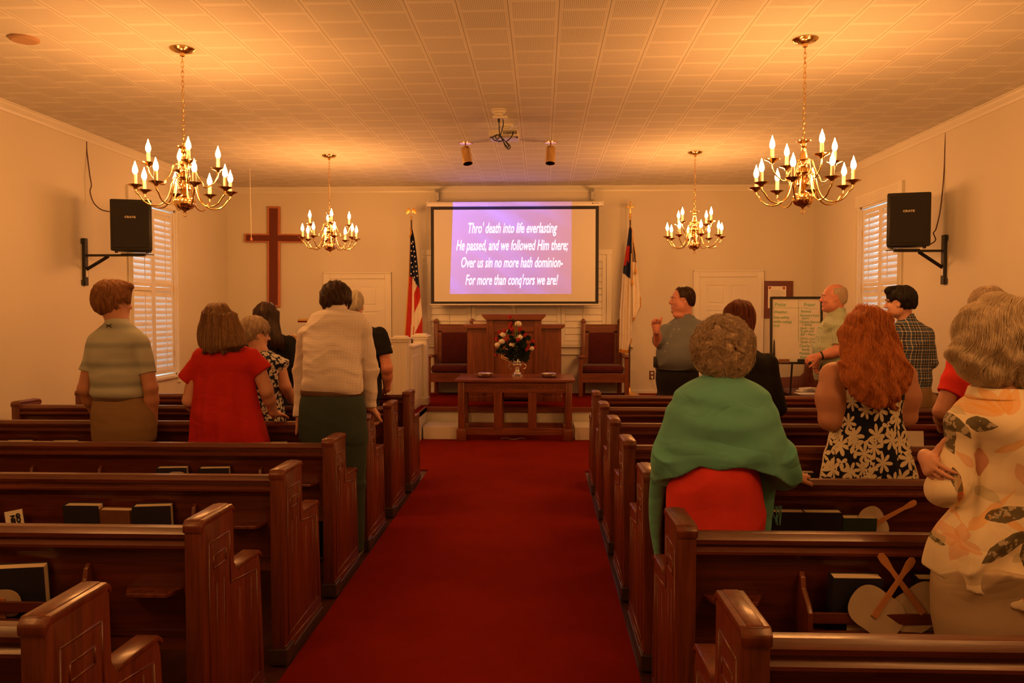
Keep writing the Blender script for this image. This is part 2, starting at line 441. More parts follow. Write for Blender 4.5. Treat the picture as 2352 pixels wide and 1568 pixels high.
# ---- wide shuttered window behind the screen
root = bpy.data.objects.new('window_3', None); COL.objects.link(root); root['kind'] = 'structure'
f = MB(); y = YB
f.box(-1.83, -1.75, y-.035, y, 1.08, 2.47, .003); f.box(.99, 1.07, y-.035, y, 1.08, 2.47, .003); f.box(-1.835, 1.075, y-.038, y, 2.46, 2.54, .003)
f.box(-1.75, .99, y-.008, y, 1.08, 2.46)
f.build('window_frame', M_WHITE, root)
f = MB(); f.box(-1.9, 1.4, y-.07, y, 1.055, 1.085, .006); f.box(-1.86, 1.36, y-.022, y, .955, 1.055, .004); f.box(-1.86, 1.36, y-.03, y, .94, .958, .003)
f.build('window_sill', M_WHITE, root)
for i in range(4):
    x0 = -1.75+i*.685; x1 = x0+.68
    fr, sl = MB(), MB()
    for xx in (x0, x1-.06): fr.box(xx, xx+.06, y-.036, y-.01, 1.09, 2.455, .003)
    fr.box(x0, x1, y-.034, y-.01, 1.09, 1.15); fr.box(x0, x1, y-.034, y-.01, 2.36, 2.455)
    o = fr.build('shutter', M_SHUT, root)
    for k in range(12):
        z = 1.155+k*.1
        sl.prism([(y-.036, z), (y-.03, z-.004), (y-.012, z+.094), (y-.018, z+.1)], 'x', x0+.062, x1-.062)
    sl.build('louvres', M_SHUT, o)
    MB().box((x0+x1)/2-.006, (x0+x1)/2+.006, y-.05, y-.038, 1.2, 2.34, .002).build('tilt_rod', M_SHUT, o)

# ---- six panel doors
def door(n, x0, x1, zb, zt):
    root = bpy.data.objects.new('door_%d' % n, None); COL.objects.link(root); root['kind'] = 'structure'
    c = MB(); y = YB
    for (a, b_, z0, z1) in ((x0-.1, x0, zb, zt+.1), (x1, x1+.1, zb, zt+.1), (x0, x1, zt, zt+.1)):
        c.box(a, b_, y-.03, y, z0, z1, .006)
    for (a, b_, z0, z1) in ((x0-.1, x0-.078, zb, zt+.1), (x1+.078, x1+.1, zb, zt+.1), (x0-.1, x1+.1, zt+.078, zt+.1)):
        c.box(a, b_, y-.042, y, z0, z1, .006)
    c.build('door_frame', M_WHITE, root)
    l = MB(); w_ = x1-x0
    pan = []
    for (u0, u1) in ((.13, .45), (.55, .87)):
        for (v0, v1) in ((zt-.42, zt-.12), (zt-1.15, zt-.5), (zt-1.62, zt-1.27)): pan.append((x0+u0*w_, x0+u1*w_, max(v0, zb+.05), v1))
    xs = sorted({x0, x1} | {p[0] for p in pan} | {p[1] for p in pan}); zs = sorted({zb, zt} | {p[2] for p in pan} | {p[3] for p in pan})
    for i in range(len(xs)-1):
        for j in range(len(zs)-1):
            cxx, czz = (xs[i]+xs[i+1])/2, (zs[j]+zs[j+1])/2
            inp = any(p[0] < cxx < p[1] and p[2] < czz < p[3] for p in pan)
            l.box(xs[i], xs[i+1], y-(.004 if inp else .014), y, zs[j], zs[j+1])
    for p in pan: 
        l.box(p[0]+.03, p[1]-.03, y-.012, y, p[2]+.03, p[3]-.03, .006)
    o = l.build('door_leaf', M_WHITE, root)
    MB().lathe([(.0, 0), (.028, .004), (.03, .02), (.014, .035), (.012, .055)], seg=14).xf(T(x0+.06, y-.07, zb+.9) @ Matrix.Rotation(-PI/2, 4, 'X')).build('door_knob', M_BRASS, root, 40)
door(1, -3.255, -2.40, PZ, 2.10)
door(2, 2.40, 3.257, 0.0, 2.12)

# ============================================================ PEWS
PEW_Y0, PEW_D = 3.54, 0.867
def make_pew(side, x_in, x_out):
    """side -1: left block. x_in = aisle side face."""
    s = 1 if x_in > x_out else -1         # direction towards the aisle
    root = thing('pew', 'pew', 'pew')
    L0, L1 = min(x_in, x_out), max(x_in, x_out); th = .065
    prof = [(0.0, .035), (0.0, .868), (.02, .886), (.262, .882), (.28, .862), (.286, .665), (.305, .636), (.34, .628), (.52, .622), (.55, .61), (.562, .56), (.60, .035)]
    def end(xf, parent, detail=True):
        x0, x1 = (xf-th, xf) if s > 0 else (xf, xf+th)
        o = MB().prism(prof, 'x', x0, x1, .007).build('pew_end', M_PEWZ, parent, 35)
        cap = MB()
        cap.prism([(-.004, .850), (-.005, .878), (.012, .896), (.262, .892), (.284, .874), (.284, .850), (.27, .868), (.014, .872)], 'x', x0-.004, x1+.004, .005)
        cap.prism([(.006, .893), (.016, .8985), (.255, .8955), (.266, .889)], 'x', x0+.012, x1-.012, .003)
        cap.build('top_cap', M_PEWZ, o, 35)
        MB().prism([(.312, .620), (.315, .634), (.33, .640), (.54, .632), (.568, .612), (.568, .590), (.545, .612), (.33, .622)], 'x', x0-.004, x1+.004, .005).build('arm_cap', M_PEWZ, o, 35)
        MB().box(x0-.012, x1+.012, -.012, .10, -.0, .075, .006).box(x0-.004, x1+.004, .09, .62, -.0, .04, .004).build('foot', M_PEWF, o)
        if detail:
            xa = x1 if s > 0 else x0
            mo = MB(); d = .010*s
            def strip(p, q, r=.007): mo.tube([(xa-d*.1, *p), (xa-d*.1, *q)], r*.6, 6)
            out = [(.05, .12), (.05, .80), (.235, .795), (.24, .60), (.51, .56), (.545, .12)]
            for i in range(6): strip(out[i], out[(i+1) % 6])
            strip((.09, .70), (.20, .697)); strip((.09, .745), (.20, .742)); strip((.09, .70), (.09, .745)); strip((.20, .697), (.20, .742))
            for yy in (.115, .18, .33, .45): strip((yy, .13), (yy, .64 if yy < .2 else .55), .004)
            strip((.0, .083), (.6, .062), .008)
            mo.build('panel_moulding', M_PEWZ, o, True)
        return o
    end(x_in, root); end(x_out if s < 0 else x_out+th, root, False) if s > 0 else end(x_out-th, root, False)
    a, b_ = L0+th*.6, L1-th*.6
    rail = [(.012, .855), (.022, .866), (.05, .868), (.07, .860), (.07, .79), (.035, .785), (.026, .776), (.014, .790), (.004, .797), (.004, .806), (.016, .815), (.022, .822), (.008, .832), (.006, .846)]
    o = MB().prism([(p[0]+.0, p[1]) for p in rail], 'x', a, b_).build('top_rail', M_PEWX, root, 40)
    MB().prism([(.034, .80), (.06, .80), (.125, .42), (.10, .42)], 'x', a, b_).build('backrest', M_PEWX, root)
    MB().prism([(.085, .475), (.088, .455), (.108, .455), (.105, .475)], 'x', a, b_).build('back_moulding', M_PEWX, root)
    MB().prism([(.08, .445), (.08, .41), (.52, .425), (.535, .44), (.535, .455), (.52, .462)], 'x', a, b_).build('seat', M_PEWX, root, 40)
    # racks
    for xa, xb in ((x_in-s*.42, x_in-s*1.37), (x_in-s*1.75, x_in-s*2.70)):
        x0, x1 = min(xa, xb), max(xa, xb)
        r = MB()
        r.box(x0, x1, -.048, -.036, .585, .622, .003); r.box(x0, x1, -.048, -.036, .535, .562, .003)
        r.box(x0, x1, -.048, .07, .515, .525)
        o = r.build('book_rack', M_PEWX, root)
        for xx in (x0, x1-.018):
            e = MB(); e.prism([(.06, .72), (.045, .73), (.028, .715), (.02, .68), (-.03, .645), (-.052, .62), (-.052, .51), (-.03, .50), (.08, .49)], 'x', xx, xx+.018, .003)
            e.build('rack_bracket', M_PEWZ, o, 35)
    # communion cup holder with three holes
    x0, x1 = sorted((x_in-s*.10-.0, x_in-s*.30)); c = MB(); n = 3
    z0, z1 = .626, .640
    ybk = .062
    outl = [(x0, ybk), (x0+.03, -.005), (x1-.03, -.005), (x1, ybk)]
    c.prism(outl, 'z', z0, z1, .002)
    o = c.build('cup_holder', M_PEWZ, root)
    hb = MB()
    for k in range(3):
        cxh = (x0+x1)/2+(k-1)*.045
        hb.lathe([(.0, -.02), (.016, -.02), (.017, .0012), (.0, .0012)], c=(cxh, .022, z1), seg=14)
    hb.build('cup_hole', M_OAKD, o)
    return root
rows = ['front row', 'second row from the front', 'third row from the front', 'fourth row from the front', 'fifth row from the front', 'sixth row from the front', 'nearest row, cut off below']
pewL = make_pew(-1, -1.165, -4.2); pewR = make_pew(1, .46, 3.47)
PEWS = {}
for side, proto, nm in (('L', pewL, 'left'), ('R', pewR, 'right')):
    for i in range(7):      # i=0 nearest
        o = proto if i == 0 else dup(proto)
        o.location = (0, PEW_Y0+PEW_D*(i-2), 0)
        o['label'] = 'dark varnished wooden pew %s of the aisle, %s' % (nm, rows[6-i]); o['group'] = 'rows of wooden pews'
        PEWS[side, i] = o
def pewY(i): return PEW_Y0+PEW_D*(i-2)

# choir pew behind the balustrade, facing the congregation; corner pew along the right wall
def side_pew(name_label, loc, rz, length):
    r = thing('pew', name_label, 'pew', loc, rz)
    th = .06
    prof = [(0.0, 0), (0.0, .868), (.02, .886), (.11, .882), (.13, .86), (.15, .70), (.20, .645), (.5, .622), (.55, .61), (.562, .56), (.58, 0)]
    for x in (0, length-th):
        MB().prism(prof, 'x', x, x+th, .007).build('pew_end', M_PEWZ, r, 35)
    MB().prism([(.02, .86), (.05, .86), (.12, .42), (.09, .42)], 'x', th*.5, length-th*.5).build('backrest', M_PEWX, r)
    MB().prism([(.08, .45), (.08, .41), (.52, .425), (.54, .45), (.52, .475), (.1, .475)], 'x', th*.5, length-th*.5).build('seat_cushion', M_VELVET, r, 30)
    return r
side_pew('short wooden choir pew behind the people by the left window, facing the congregation', (-3.25, 11.45, PZ), PI, 1.5)
side_pew('wooden pew set sideways along the right wall beside the whiteboard', (4.04, 10.0, 0), PI/2, 1.95)

# ============================================================ BOOKS AND FANS IN THE RACKS
def make_book(cover, w_=.165, h=.205, t=.048):
    """stands upright, cover towards -y, origin at bottom centre"""
    root = thing('hymnal', 'hymnal', 'book')
    c = MB(); c.box(-w_/2, w_/2, 0, .004, 0, h, .001); c.box(-w_/2, w_/2, t-.004, t, 0, h, .001); c.box(-w_/2-.002, -w_/2+.003, 0, t, 0, h, .001)
    c.build('cover', cover, root)
    MB().box(-w_/2+.003, w_/2-.004, .004, t-.004, .003, h-.004).build('page_block', M_PAGES, root)
    return root
bk_navy = make_book(M_NAVY); bk_brown = make_book(M_BROWNL, .15, .185, .045); bk_green = make_book(M_GREENL, .145, .18, .05)
used = set()
def put_book(proto, px, py_top, side, i, label, h=.205, tilt=.12, rz=0, name='hymnal', rzz=0, group='hymnals in the pew racks', roll=0.0):
    Y = pewY(i)+.01
    p = at(px, py_top, Y-.01)
    o = proto if id(proto) not in used else dup(proto)
    used.add(id(proto)); o.name = name
    o.location = (p.x, Y-.012, .528); o.rotation_euler = (tilt, roll, rz)
    o['label'] = label; o['group'] = group
    return o
put_book(bk_navy, 192, 1155, 'L', 2, 'dark blue hymnal just left of a brown bible, left block of pews')
put_book(bk_navy, 352, 1157, 'L', 2, 'dark blue hymnal with tilted pages right of a brown bible, left block', rz=.16)
put_book(bk_brown, 268, 1169, 'L', 2, 'worn brown leather bible between two dark blue hymnals', .185, name='bible', rz=-.05)
put_book(bk_navy, 48, 1297, 'L', 1, 'large dark blue hymnal cut by the left edge of the photo', rz=.2)
put_book(bk_navy, 397, 1068, 'L', 3, 'dark blue hymnal with a small round fan in front of it', rz=.12)
put_book(bk_navy, 494, 1068, 'L', 3, 'dark blue hymnal nearer the aisle than the one with a fan, left block', rz=.12)
put_book(bk_navy, 45, 1009, 'L', 4, 'hymnal showing its pale top edge left of the polo shirt man, farthest left', rz=.1)
put_book(bk_navy, 150, 1011, 'L', 4, 'hymnal showing its pale top edge just left of the polo shirt man', rz=.1)
put_book(bk_navy, 632, 1014, 'L', 4, 'hymnal showing its pale top edge between the red blouse and the dark trousers', rz=.1)
put_book(bk_navy, 1803, 1166, 'R', 2, 'dark blue hymnal right of the green shawl, first of the pair')
put_book(bk_navy, 1888, 1167, 'R', 2, 'dark blue hymnal between another hymnal and a dark green bible')
put_book(bk_green, 1972, 1184, 'R', 2, 'dark green bible beside the handle of a fan, right block', .18, name='bible')
put_book(bk_navy, 1966, 1317, 'R', 1, 'dark blue hymnal behind two crossed fans, right block')
put_book(bk_navy, 2160, 1317, 'R', 1, 'dark blue hymnal partly behind the woman in the floral blouse')
put_book(bk_navy, 1835, 1077, 'R', 3, 'hymnal showing its pale top edge beside the hand of the woman in the shawl')
b_ = put_book(bk_navy, 2122, 1000, 'R', 4, 'hymnal beside the blue floral dress, under the resting elbow of the red shirt')
# pamphlets
def pamphlet(px, py, i, label, w_=.075, h=.14, roll=0.1, mark=True, mat=M_PAPER):
    Y = pewY(i); p = at(px, py, Y-.01)
    r = thing('pamphlet', label, 'pamphlet', (p.x, Y-.012, p.z-h)); r.rotation_euler = (-.1, -roll, 0)
    MB().box(-w_/2, w_/2, 0, .003, 0, h).build('cover', mat, r)
    if mark:
        t_ = text_obj('title', 'GOOD\nNEWS', .026, M_BLACK, r, T(.012, -.002, h*.62) @ Matrix.Rotation(PI/2, 4, 'Y'), offset=.002, extrude=.0005)
    return r
pamphlet(40, 1172, 2, 'small white pamphlet with a black printed edge, leaning in the left rack', .085, .15, .2)
pamphlet(2095, 990, 4, 'cream leaflet standing beside the floral blouse, right block', .16, .17, 0, False)
# paddle fans
def paddle(label, loc, roll=0, r_=.105, up=True):
    t = thing('paddle_fan', label, 'fan', loc, 0, 'paper fans in the pew racks'); t.rotation_euler = (-.1, roll, 0)
    pts = []
    for k in range(40):
        a = 2*PI*k/40; rr = r_*(1+.10*math.cos(2*a)-.05*math.cos(4*a)); pts.append((rr*math.cos(a)*1.08, rr*math.sin(a)*.95))
    MB().prism(pts, 'y', -.001, .001).build('fan_card', M_FAN, t)
    s_ = MB(); s_.prism([(-.012, -.02), (.012, -.02), (.009, .1), (.008, .15), (.014, .19), (.012, .21), (0, .217), (-.012, .21), (-.014, .19), (-.008, .15), (-.009, .1)], 'y', -.006, -.002, .001)
    s_.build('handle', M_STICK, t)
    return t
Yb = pewY(1)
for px, py, rl, lb in ((2008, 1400, .62, 'cream paper fan with wooden handle crossing another, in front of a hymnal'), (2108, 1394, -.62, 'cream paper fan with wooden handle crossing another, beside the floral blouse')):
    p = at(px, py, Yb-.03); paddle(lb, (p.x, Yb-.040-(.008 if rl > 0 else 0), p.z+.0), rl, .085)
Yc = pewY(2)
p = at(2010, 1205, Yc-.02); q_ = paddle('paper fan with its wooden handle poking out right of a green bible', (p.x, Yc-.005, p.z), 1.1, .07)
p = at(405, 1100, pewY(3)-.03); paddle('patterned round paper fan in front of a hymnal, fourth pew from the camera, left block', (p.x, pewY(3)-.02, p.z), PI, .05)
p = at(5, 1378, pewY(1)-.03); paddle('paper fan lying low in the left rack nearest the camera', (p.x, pewY(1)-.03, p.z-.01), PI, .06)
p = at(2050, 1440, Yb-.03); f_ = MB().box(-.15, .2, -.0015, .0015, -.02, .045).build('paper_sheet', M_FAN); f_.location = (p.x, Yb-.032, p.z)
tag(f_, 'printed card sheets lying between the two slats of the right rack', 'paper')

# ============================================================ FRONT FURNITURE
def communion_table():
    r = thing('communion_table', 'carved wooden communion table with an engraved apron in front of the platform', 'table', (-.323, 9.8, 0))
    W = .7
    MB().prism([(-.735, .735), (-.745, .745), (-.745, .765), (.745, .765), (.745, .745), (.735, .735)], 'y', -.04, .84, .003).build('table_top', M_OAKX, r)
    MB().box(-.68, .68, .015, .05, .60, .735).box(-.68, .68, .56, .6, .60, .735).box(-.69, -.66, .03, .6, .6, .735).box(.66, .69, .03, .6, .6, .735).build('apron', M_OAKX, r)
    for x in (-1, 1):
        for y in (0, 1):
            l = MB(); cx = x*.665; cyy = .04+y*.5
            l.box(cx-.04, cx+.04, cyy-.045, cyy+.045, 0, .735, .006); l.box(cx-.06, cx+.06, cyy-.06, cyy+.06, 0, .15, .01)
            for k in (-.018, 0, .018): l.box(cx+k-.004, cx+k+.004, cyy-.049, cyy-.044, .35, .71)
            l.build('leg', M_OAKZ, r, 30)
    for y in (.03, .53):
        MB().box(-.63, .63, y, y+.04, .07, .155, .004).build('stretcher', M_OAKX, r)
    for x in (-.21, .215):
        MB().box(x-.052, x+.052, .02, .05, .15, .60, .003).build('slat', M_OAKZ, r)
    for x in (-.21, .215):
        MB().box(x-.052, x+.052, .54, .57, .15, .60, .003).build('slat', M_OAKZ, r)
    words = ['THIS', 'DO', 'IN', 'REMEMBRANCE', 'OF', 'ME']
    t = text_obj('inscription', ' '.join(words), .075, M_OAKD, r, T(0, .0138, .645), extrude=.0008)
    w0 = t.dimensions.x; k = 1.22/max(w0, .01); t.data.transform(Matrix.Diagonal((k, 1, 1, 1)))
communion_table()
def throne(x, label):
    r = thing('pulpit_chair', label, 'chair', (x, 11.68, PZ), 0, 'high-backed chairs either side of the pulpit')
    for sx in (-1, 1):
        p = MB(); cx = sx*.275
        p.box(cx-.032, cx+.032, .40, .47, 0, 1.08, .005); p.prism([(cx-.037, 1.075), (cx-.037, 1.105), (cx-.015, 1.14), (cx+.015, 1.14), (cx+.037, 1.105), (cx+.037, 1.075)], 'y', .395, .475, .003)
        p.build('back_post', M_OAKZ, r, 30)
        p = MB(); p.box(sx*.335-.03, sx*.335+.03, -.03, .03, 0, .575, .005); p.build('leg', M_OAKZ, r)
        MB().box(sx*.32-.045, sx*.32+.05, -.06, .42, .575, .602, .008).build('armrest', M_OAKX, r, 40)
    MB().box(-.25, .25, .42, .46, .93, 1.045, .003).box(-.25, .25, .41, .47, 1.04, 1.055, .003).box(-.25, -.19, .42, .46, .38, .95).box(.19, .25, .42, .46, .38, .95).box(-.2, .2, .42, .46, .38, .47).build('back_frame', M_OAKX, r)
    c = MB(); c.box(-.195, .195, .395, .44, .465, .935, .018); c.build('back_cushion', M_VELVET, r, 40)
    MB().box(-.31, .31, -.02, .02, .21, .345, .004).box(-.31, -.27, 0, .42, .21, .345).box(.27, .31, 0, .42, .21, .345).build('seat_rail', M_OAKX, r)
    c = MB(); c.box(-.30, .30, -.035, .40, .345, .46, .045); c.build('seat_cushion', M_VELVET, r, 60)
    return r
throne(-1.325, 'tall oak chair with maroon cushions left of the pulpit')
throne(.915, 'tall oak chair with maroon cushions right of the pulpit')
def pulpit():
    r = thing('pulpit', 'wide oak pulpit with fluted posts and stepped side wings', 'pulpit', (-.375, 10.98, PZ))
    for sx in (-1, 1):
        w_ = MB(); x0, x1 = sorted((sx*.36, sx*.655)); w_.box(x0, x1, .08, .42, .06, 1.02, .004); w_.box(x0-.02, x1+.02, .05, .44, 0, .07, .006)
        w_.build('side_wing', M_OAKZ, r)
        MB().prism([(x0-(.0 if sx > 0 else .05), 1.07), (x0-(.0 if sx > 0 else .05), 1.045), (x0-(.0 if sx > 0 else .02), 1.015), (x1+(.02 if sx > 0 else 0), 1.015), (x1+(.05 if sx > 0 else 0), 1.045), (x1+(.05 if sx > 0 else 0), 1.07)], 'y', .02, .46, .003).build('wing_top', M_OAKX, r)
        p = MB(); cx = sx*.33
        p.box(cx-.05, cx+.05, 0, .10, .05, 1.14, .004)
        for k in (-.022, 0, .022): p.box(cx+k-.006, cx+k+.006, -.006, .002, .16, 1.06, .002)
        p.box(cx-.06, cx+.06, -.015, .11, 0, .09, .006)
        p.build('post', M_OAKZ, r)
    b = MB(); b.box(-.29, .29, .045, .42, .03, 1.14); b.build('front_panel', M_OAKZ, r)
    MB().box(-.29, .29, .02, .06, .97, 1.14, .004).build('rail', M_OAKX, r); MB().box(-.29, .29, .02, .06, .06, .16, .004).build('rail', M_OAKX, r)
    b = MB(); b.prism([(-.385, 1.135), (-.44, 1.19), (-.44, 1.215), (.44, 1.215), (.44, 1.19), (.385, 1.135)], 'y', -.06, .48, .004); b.build('pulpit_top', M_OAKX, r)
    return r
pulpit()
p = at(1110, 747, 11.2); 
o = thing('bible', 'thick bible with gilt pages lying on the left wing of the pulpit', 'book', (-.96, 11.12, PZ+1.0705))
MB().box(0, .22, 0, .2, 0, .006, .002).box(0, .22, 0, .2, .044, .05, .002).box(-.002, .008, 0, .2, 0, .05, .002).build('cover', plain('maroon leather', (.16, .03, .03), .5), o)
MB().box(.006, .215, .004, .195, .006, .044).build('page_block', M_PAGES, o)
def plate(x, label):
    o = MB().lathe([(.0, .004), (.05, .003), (.078, .0), (.092, .010), (.106, .034), (.112, .046), (.142, .048), (.142, .051), (.11, .052), (.102, .044), (.088, .016), (.0, .01)], seg=40).build('offering_plate', M_SILVER, None, 50)
    o.location = (x, 10.12, .765); tag(o, label, 'plate', 'silver offering plates on the communion table'); 
    MB().lathe([(0, .0105), (.084, .0165), (.0, .0165)], seg=30).build('plate_lining', M_VELVET, o)
plate(-.72, 'silver offering plate on the table left of the vase'); plate(.105, 'silver offering plate on the table right of the vase')

# flower arrangement
M_RED = plain('red silk petals', (.42, .02, .02), .7, .2, 30); M_WPET = plain('white petals', (.80, .74, .62), .8, .08, 40)
M_LEAFD = plain('dark green leaves', (.030, .060, .055), .6, .3, 25); M_LEAFL = plain('light green stems', (.16, .22, .07), .6, .3, 25)
M_RIB = plain('cream ribbon', (.62, .40, .25), .5)
def arrangement():
    vx, vy, vz = -.305, 10.2, .765
    v = thing('vase', 'silver pedestal vase with side handles in the middle of the table', 'vase', (vx, vy, vz))
    MB().lathe([(.0, 0), (.072, 0), (.075, .014), (.066, .022), (.066, .036), (.05, .045), (.048, .055), (.03, .068), (.024, .082), (.034, .094), (.026, .104), (.034, .112), (.055, .135), (.064, .155), (.06, .17), (.068, .178), (.064, .185), (.05, .18), (.05, .23), (.046, .235), (.046, .19), (.0, .15)], seg=32).build('bowl', M_SILVER, v, 40)
    for s_ in (-1, 1):
        MB().tube([(s_*(.06+.055*math.sin(t)), 0, .15+.022*math.cos(t*1.0)-.03*t/3) for t in np.linspace(0, 3, 12)], .004, 6).build('handle', M_SILVER, v, True)
    f = thing('flower_arrangement', 'silk arrangement of red roses, white carnations and dark leaves in the vase', 'flowers', (vx, vy, vz+.185))
    def P(px, py, dy=0):
        q = at(px, py, vy+dy); return Vector((q.x-vx, dy, q.z-vz-.185))
    def rose(c, r, seed):
        r *= 1.3; rn = random.Random(seed); m = MB()
        for k in range(9):
            a = k*2.4; rr = r*(.35+.075*k); h = r*(1.1-.06*k)
            n = 7
            vs = []
            for i in range(n):
                t = -1.0+2.0*i/(n-1); ang = a+t*.9
                for z, w_ in ((-.9*r, .35), (-.1*r, 1.0), (h, .92+.18*(1-t*t))):
                    vs.append(Vector((math.cos(ang)*rr*w_, math.sin(ang)*rr*w_, z*(1 if z < h else (1-.25*t*t)))) + c)
            for i in range(n-1):
                for j in range(2): pass
            fs = []
            for i in range(n-1):
                for j in range(2): fs.append((i*3+j, (i+1)*3+j, (i+1)*3+j+1, i*3+j+1))
            m._add(vs, fs)
        m.tube([c+Vector((0, 0, -.8*r)), Vector((c.x*.4, c.y*.4, c.z*.4))], .0025, 5)
        m.build('rose', M_RED, f, True)
    for i, (px, py, dy, r) in enumerate([(1171, 728, 0, .021), (1175, 742, -.01, .024), (1171, 752, 0, .022), (1172, 747, .02, .02), (1176, 757, -.03, .024), (1194, 756, -.02, .024), (1147, 764, 0, .024), (1158, 760, -.02, .022), (1141, 779, 0, .024), (1163, 779, -.05, .02), (1190, 781, -.06, .026), (1206, 770, -.02, .022), (1224, 784, 0, .022), (1178, 800, -.06, .022), (1209, 803, -.05, .024), (1139, 815, .0, .018), (1228, 797, .0, .018), (1213, 796, -.05, .02)]):
        rose(P(px, py, dy), r, i)
    def carn(c, r, seed):
        rn = random.Random(seed); bm = bmesh.new(); bmesh.ops.create_icosphere(bm, subdivisions=4, radius=r)
        for v in bm.verts:
            d = v.co.normalized(); nn = math.sin(d.x*19+seed)*math.sin(d.y*21+seed*2)*math.sin(d.z*17)+.5*math.sin(d.x*43)*math.sin(d.z*39+d.y*41)
            v.co = d*r*(1+.16*nn); v.co.z *= .85; v.co += c
        m = MB(); m.bm.free(); m.bm = bm; m.build('carnation', M_WPET, f, True)
    for i, (px, py, dy, r) in enumerate([(1190, 744, -.02, .044), (1155, 769, -.01, .040), (1153, 784, -.03, .040), (1143, 792, -.02, .038), (1193, 775, -.03, .044), (1177, 792, -.06, .04), (1220, 800, -.02, .036), (1165, 762, .01, .026)]):
        carn(P(px, py, dy), r, i)
    rn = random.Random(3)
    def leaf(m, c, d, L, w_):
        d = d.normalized(); sd = d.cross(Vector((.3, 1, .2))).normalized(); up = sd.cross(d)
        vs = []; n = 5
        for i in range(n+1):
            t = i/n; ww = w_*math.sin(PI*min(1, t*.95+.05)); cc = c+d*L*t+up*(-.25*L*t*t)
            vs += [cc-sd*ww, cc+up*.15*ww, cc+sd*ww]
        fs = []
        for i in range(n):
            for j in range(2): fs.append((i*3+j, i*3+j+1, (i+1)*3+j+1, (i+1)*3+j))
        m._add(vs, fs)
    m = MB()
    for k in range(420):
        a = rn.uniform(0, 2*PI); z = rn.uniform(.0, .34); rad = .22*math.sqrt(max(.02, 1-((z-.13)/.2)**2))*rn.uniform(.55, .95)
        c = Vector((math.cos(a)*rad*.5, math.sin(a)*rad*.5, z*.75+.02)); d = Vector((math.cos(a), math.sin(a), rn.uniform(-.3, .9)))
        leaf(m, c, d, rn.uniform(.05, .10), rn.uniform(.014, .026))
    for px, py in ((1176, 776), (1190, 795), (1150, 797), (1212, 810), (1213, 776), (1146, 806), (1156, 808), (1205, 792), (1222, 792), (1196, 808), (1170, 790), (1216, 800), (1204, 780), (1160, 790), (1172, 762), (1188, 768), (1150, 775), (1176, 740), (1200, 765)):
        c0 = P(px, py, rn.uniform(-.05, .03))
        for k in range(18):
            leaf(m, c0, Vector((rn.uniform(-1, 1), rn.uniform(-1, .2), rn.uniform(-1, 1))), rn.uniform(.03, .055), .018)
    m.build('foliage', M_LEAFD, f, True)
    m = MB()
    for px, py, dx in ((1192, 729, .3), (1186, 738, .1), (1181, 820, 0), (1170, 815, -.1)):
        e = P(px, py, -.03); leaf(m, Vector((0, -.02, .05)), e-Vector((0, -.02, .05)), (e-Vector((0, 0, .05))).length, .009)
    for k in range(26):
        a = rn.uniform(0, 6.28); m.tube([(0, 0, 0), (math.cos(a)*.05, math.sin(a)*.05, .1), (math.cos(a)*.10, math.sin(a)*.10, rn.uniform(.12, .26))], .0015, 4)
    m.build('stem', M_LEAFL, f, True)
    m = MB()
    for s_, ph in ((-1, 0), (1, .6), (-1, 1.2)):
        pts = [P(1163+s_*2+10*math.sin(t*2.2+ph), 800+9*t, -.07) for t in np.linspace(0, 4.2, 16)]
        for i in range(len(pts)-1):
            a_, b2 = pts[i], pts[i+1]; o_ = Vector((.006, .002, .002)); m._add([a_-o_, a_+o_, b2+o_, b2-o_], [(0, 1, 2, 3)])
    m.build('ribbon', M_RIB, f)
arrangement()
c = MB(); pts = [at(1150+8*k, 1004+(3 if k % 2 else -1), 9.9) for k in range(8)]
c.tube([Vector((p.x, 9.95+.06*math.sin(i*1.3), .006)) for i, p in enumerate(pts)], .004, 6)
tag(c.build('cable', M_BEIGE, None, True), 'pale cable coiled on the carpet under the communion table', 'cable')

# balustrade of the choir
def balustrade():
    r = thing('choir_balustrade', 'white panelled choir railing with square newel posts left of the pulpit', 'railing', (-1.72, 9.72, PZ))
    def post(x, y, h):
        m = MB(); m.box(x-.085, x+.085, y-.085, y+.085, 0, h-.06, .004)
        for k in (-.05, .0, .05): m.box(x+k-.012, x+k+.012, y-.092, y-.08, .12, h-.14, .002)
        m.box(x-.105, x+.105, y-.105, y+.105, h-.075, h-.045, .006); m.box(x-.12, x+.12, y-.12, y+.12, h-.045, h-.02, .006); m.box(x-.08, x+.08, y-.08, y+.08, h-.02, h, .006)
        m.box(x-.1, x+.1, y-.1, y+.1, 0, .1, .005)
        m.build('newel_post', M_WHITE, r)
    post(0, 0, .955); post(.105, .95, .955)
    m = MB(); m.box(-1.3, -.08, -.05, .05, 0, .80, .004); m.box(-1.3, -.08, -.08, .08, .80, .83, .006); m.box(-1.3, -.08, -.062, .062, .76, .80, .006)
    for k in range(7):
        x = -.14-.155*k; m.box(x-.055, x+.055, -.062, -.045, .1, .70, .006)
        for j in (-.03, 0, .03): m.box(x+j-.005, x+j+.005, -.07, -.06, .14, .66, .001)
    m.build('front_panel', M_WHITE, r)
    m = MB(); m.box(.03, .12, .08, .87, 0, .80, .004); m.box(.0, .15, .08, .87, .80, .83, .006)
    for k in range(3): m.box(.118, .132, .13+k*.25, .33+k*.25, .12, .70, .005)
    m.build('side_panel', M_WHITE, r)
balustrade()

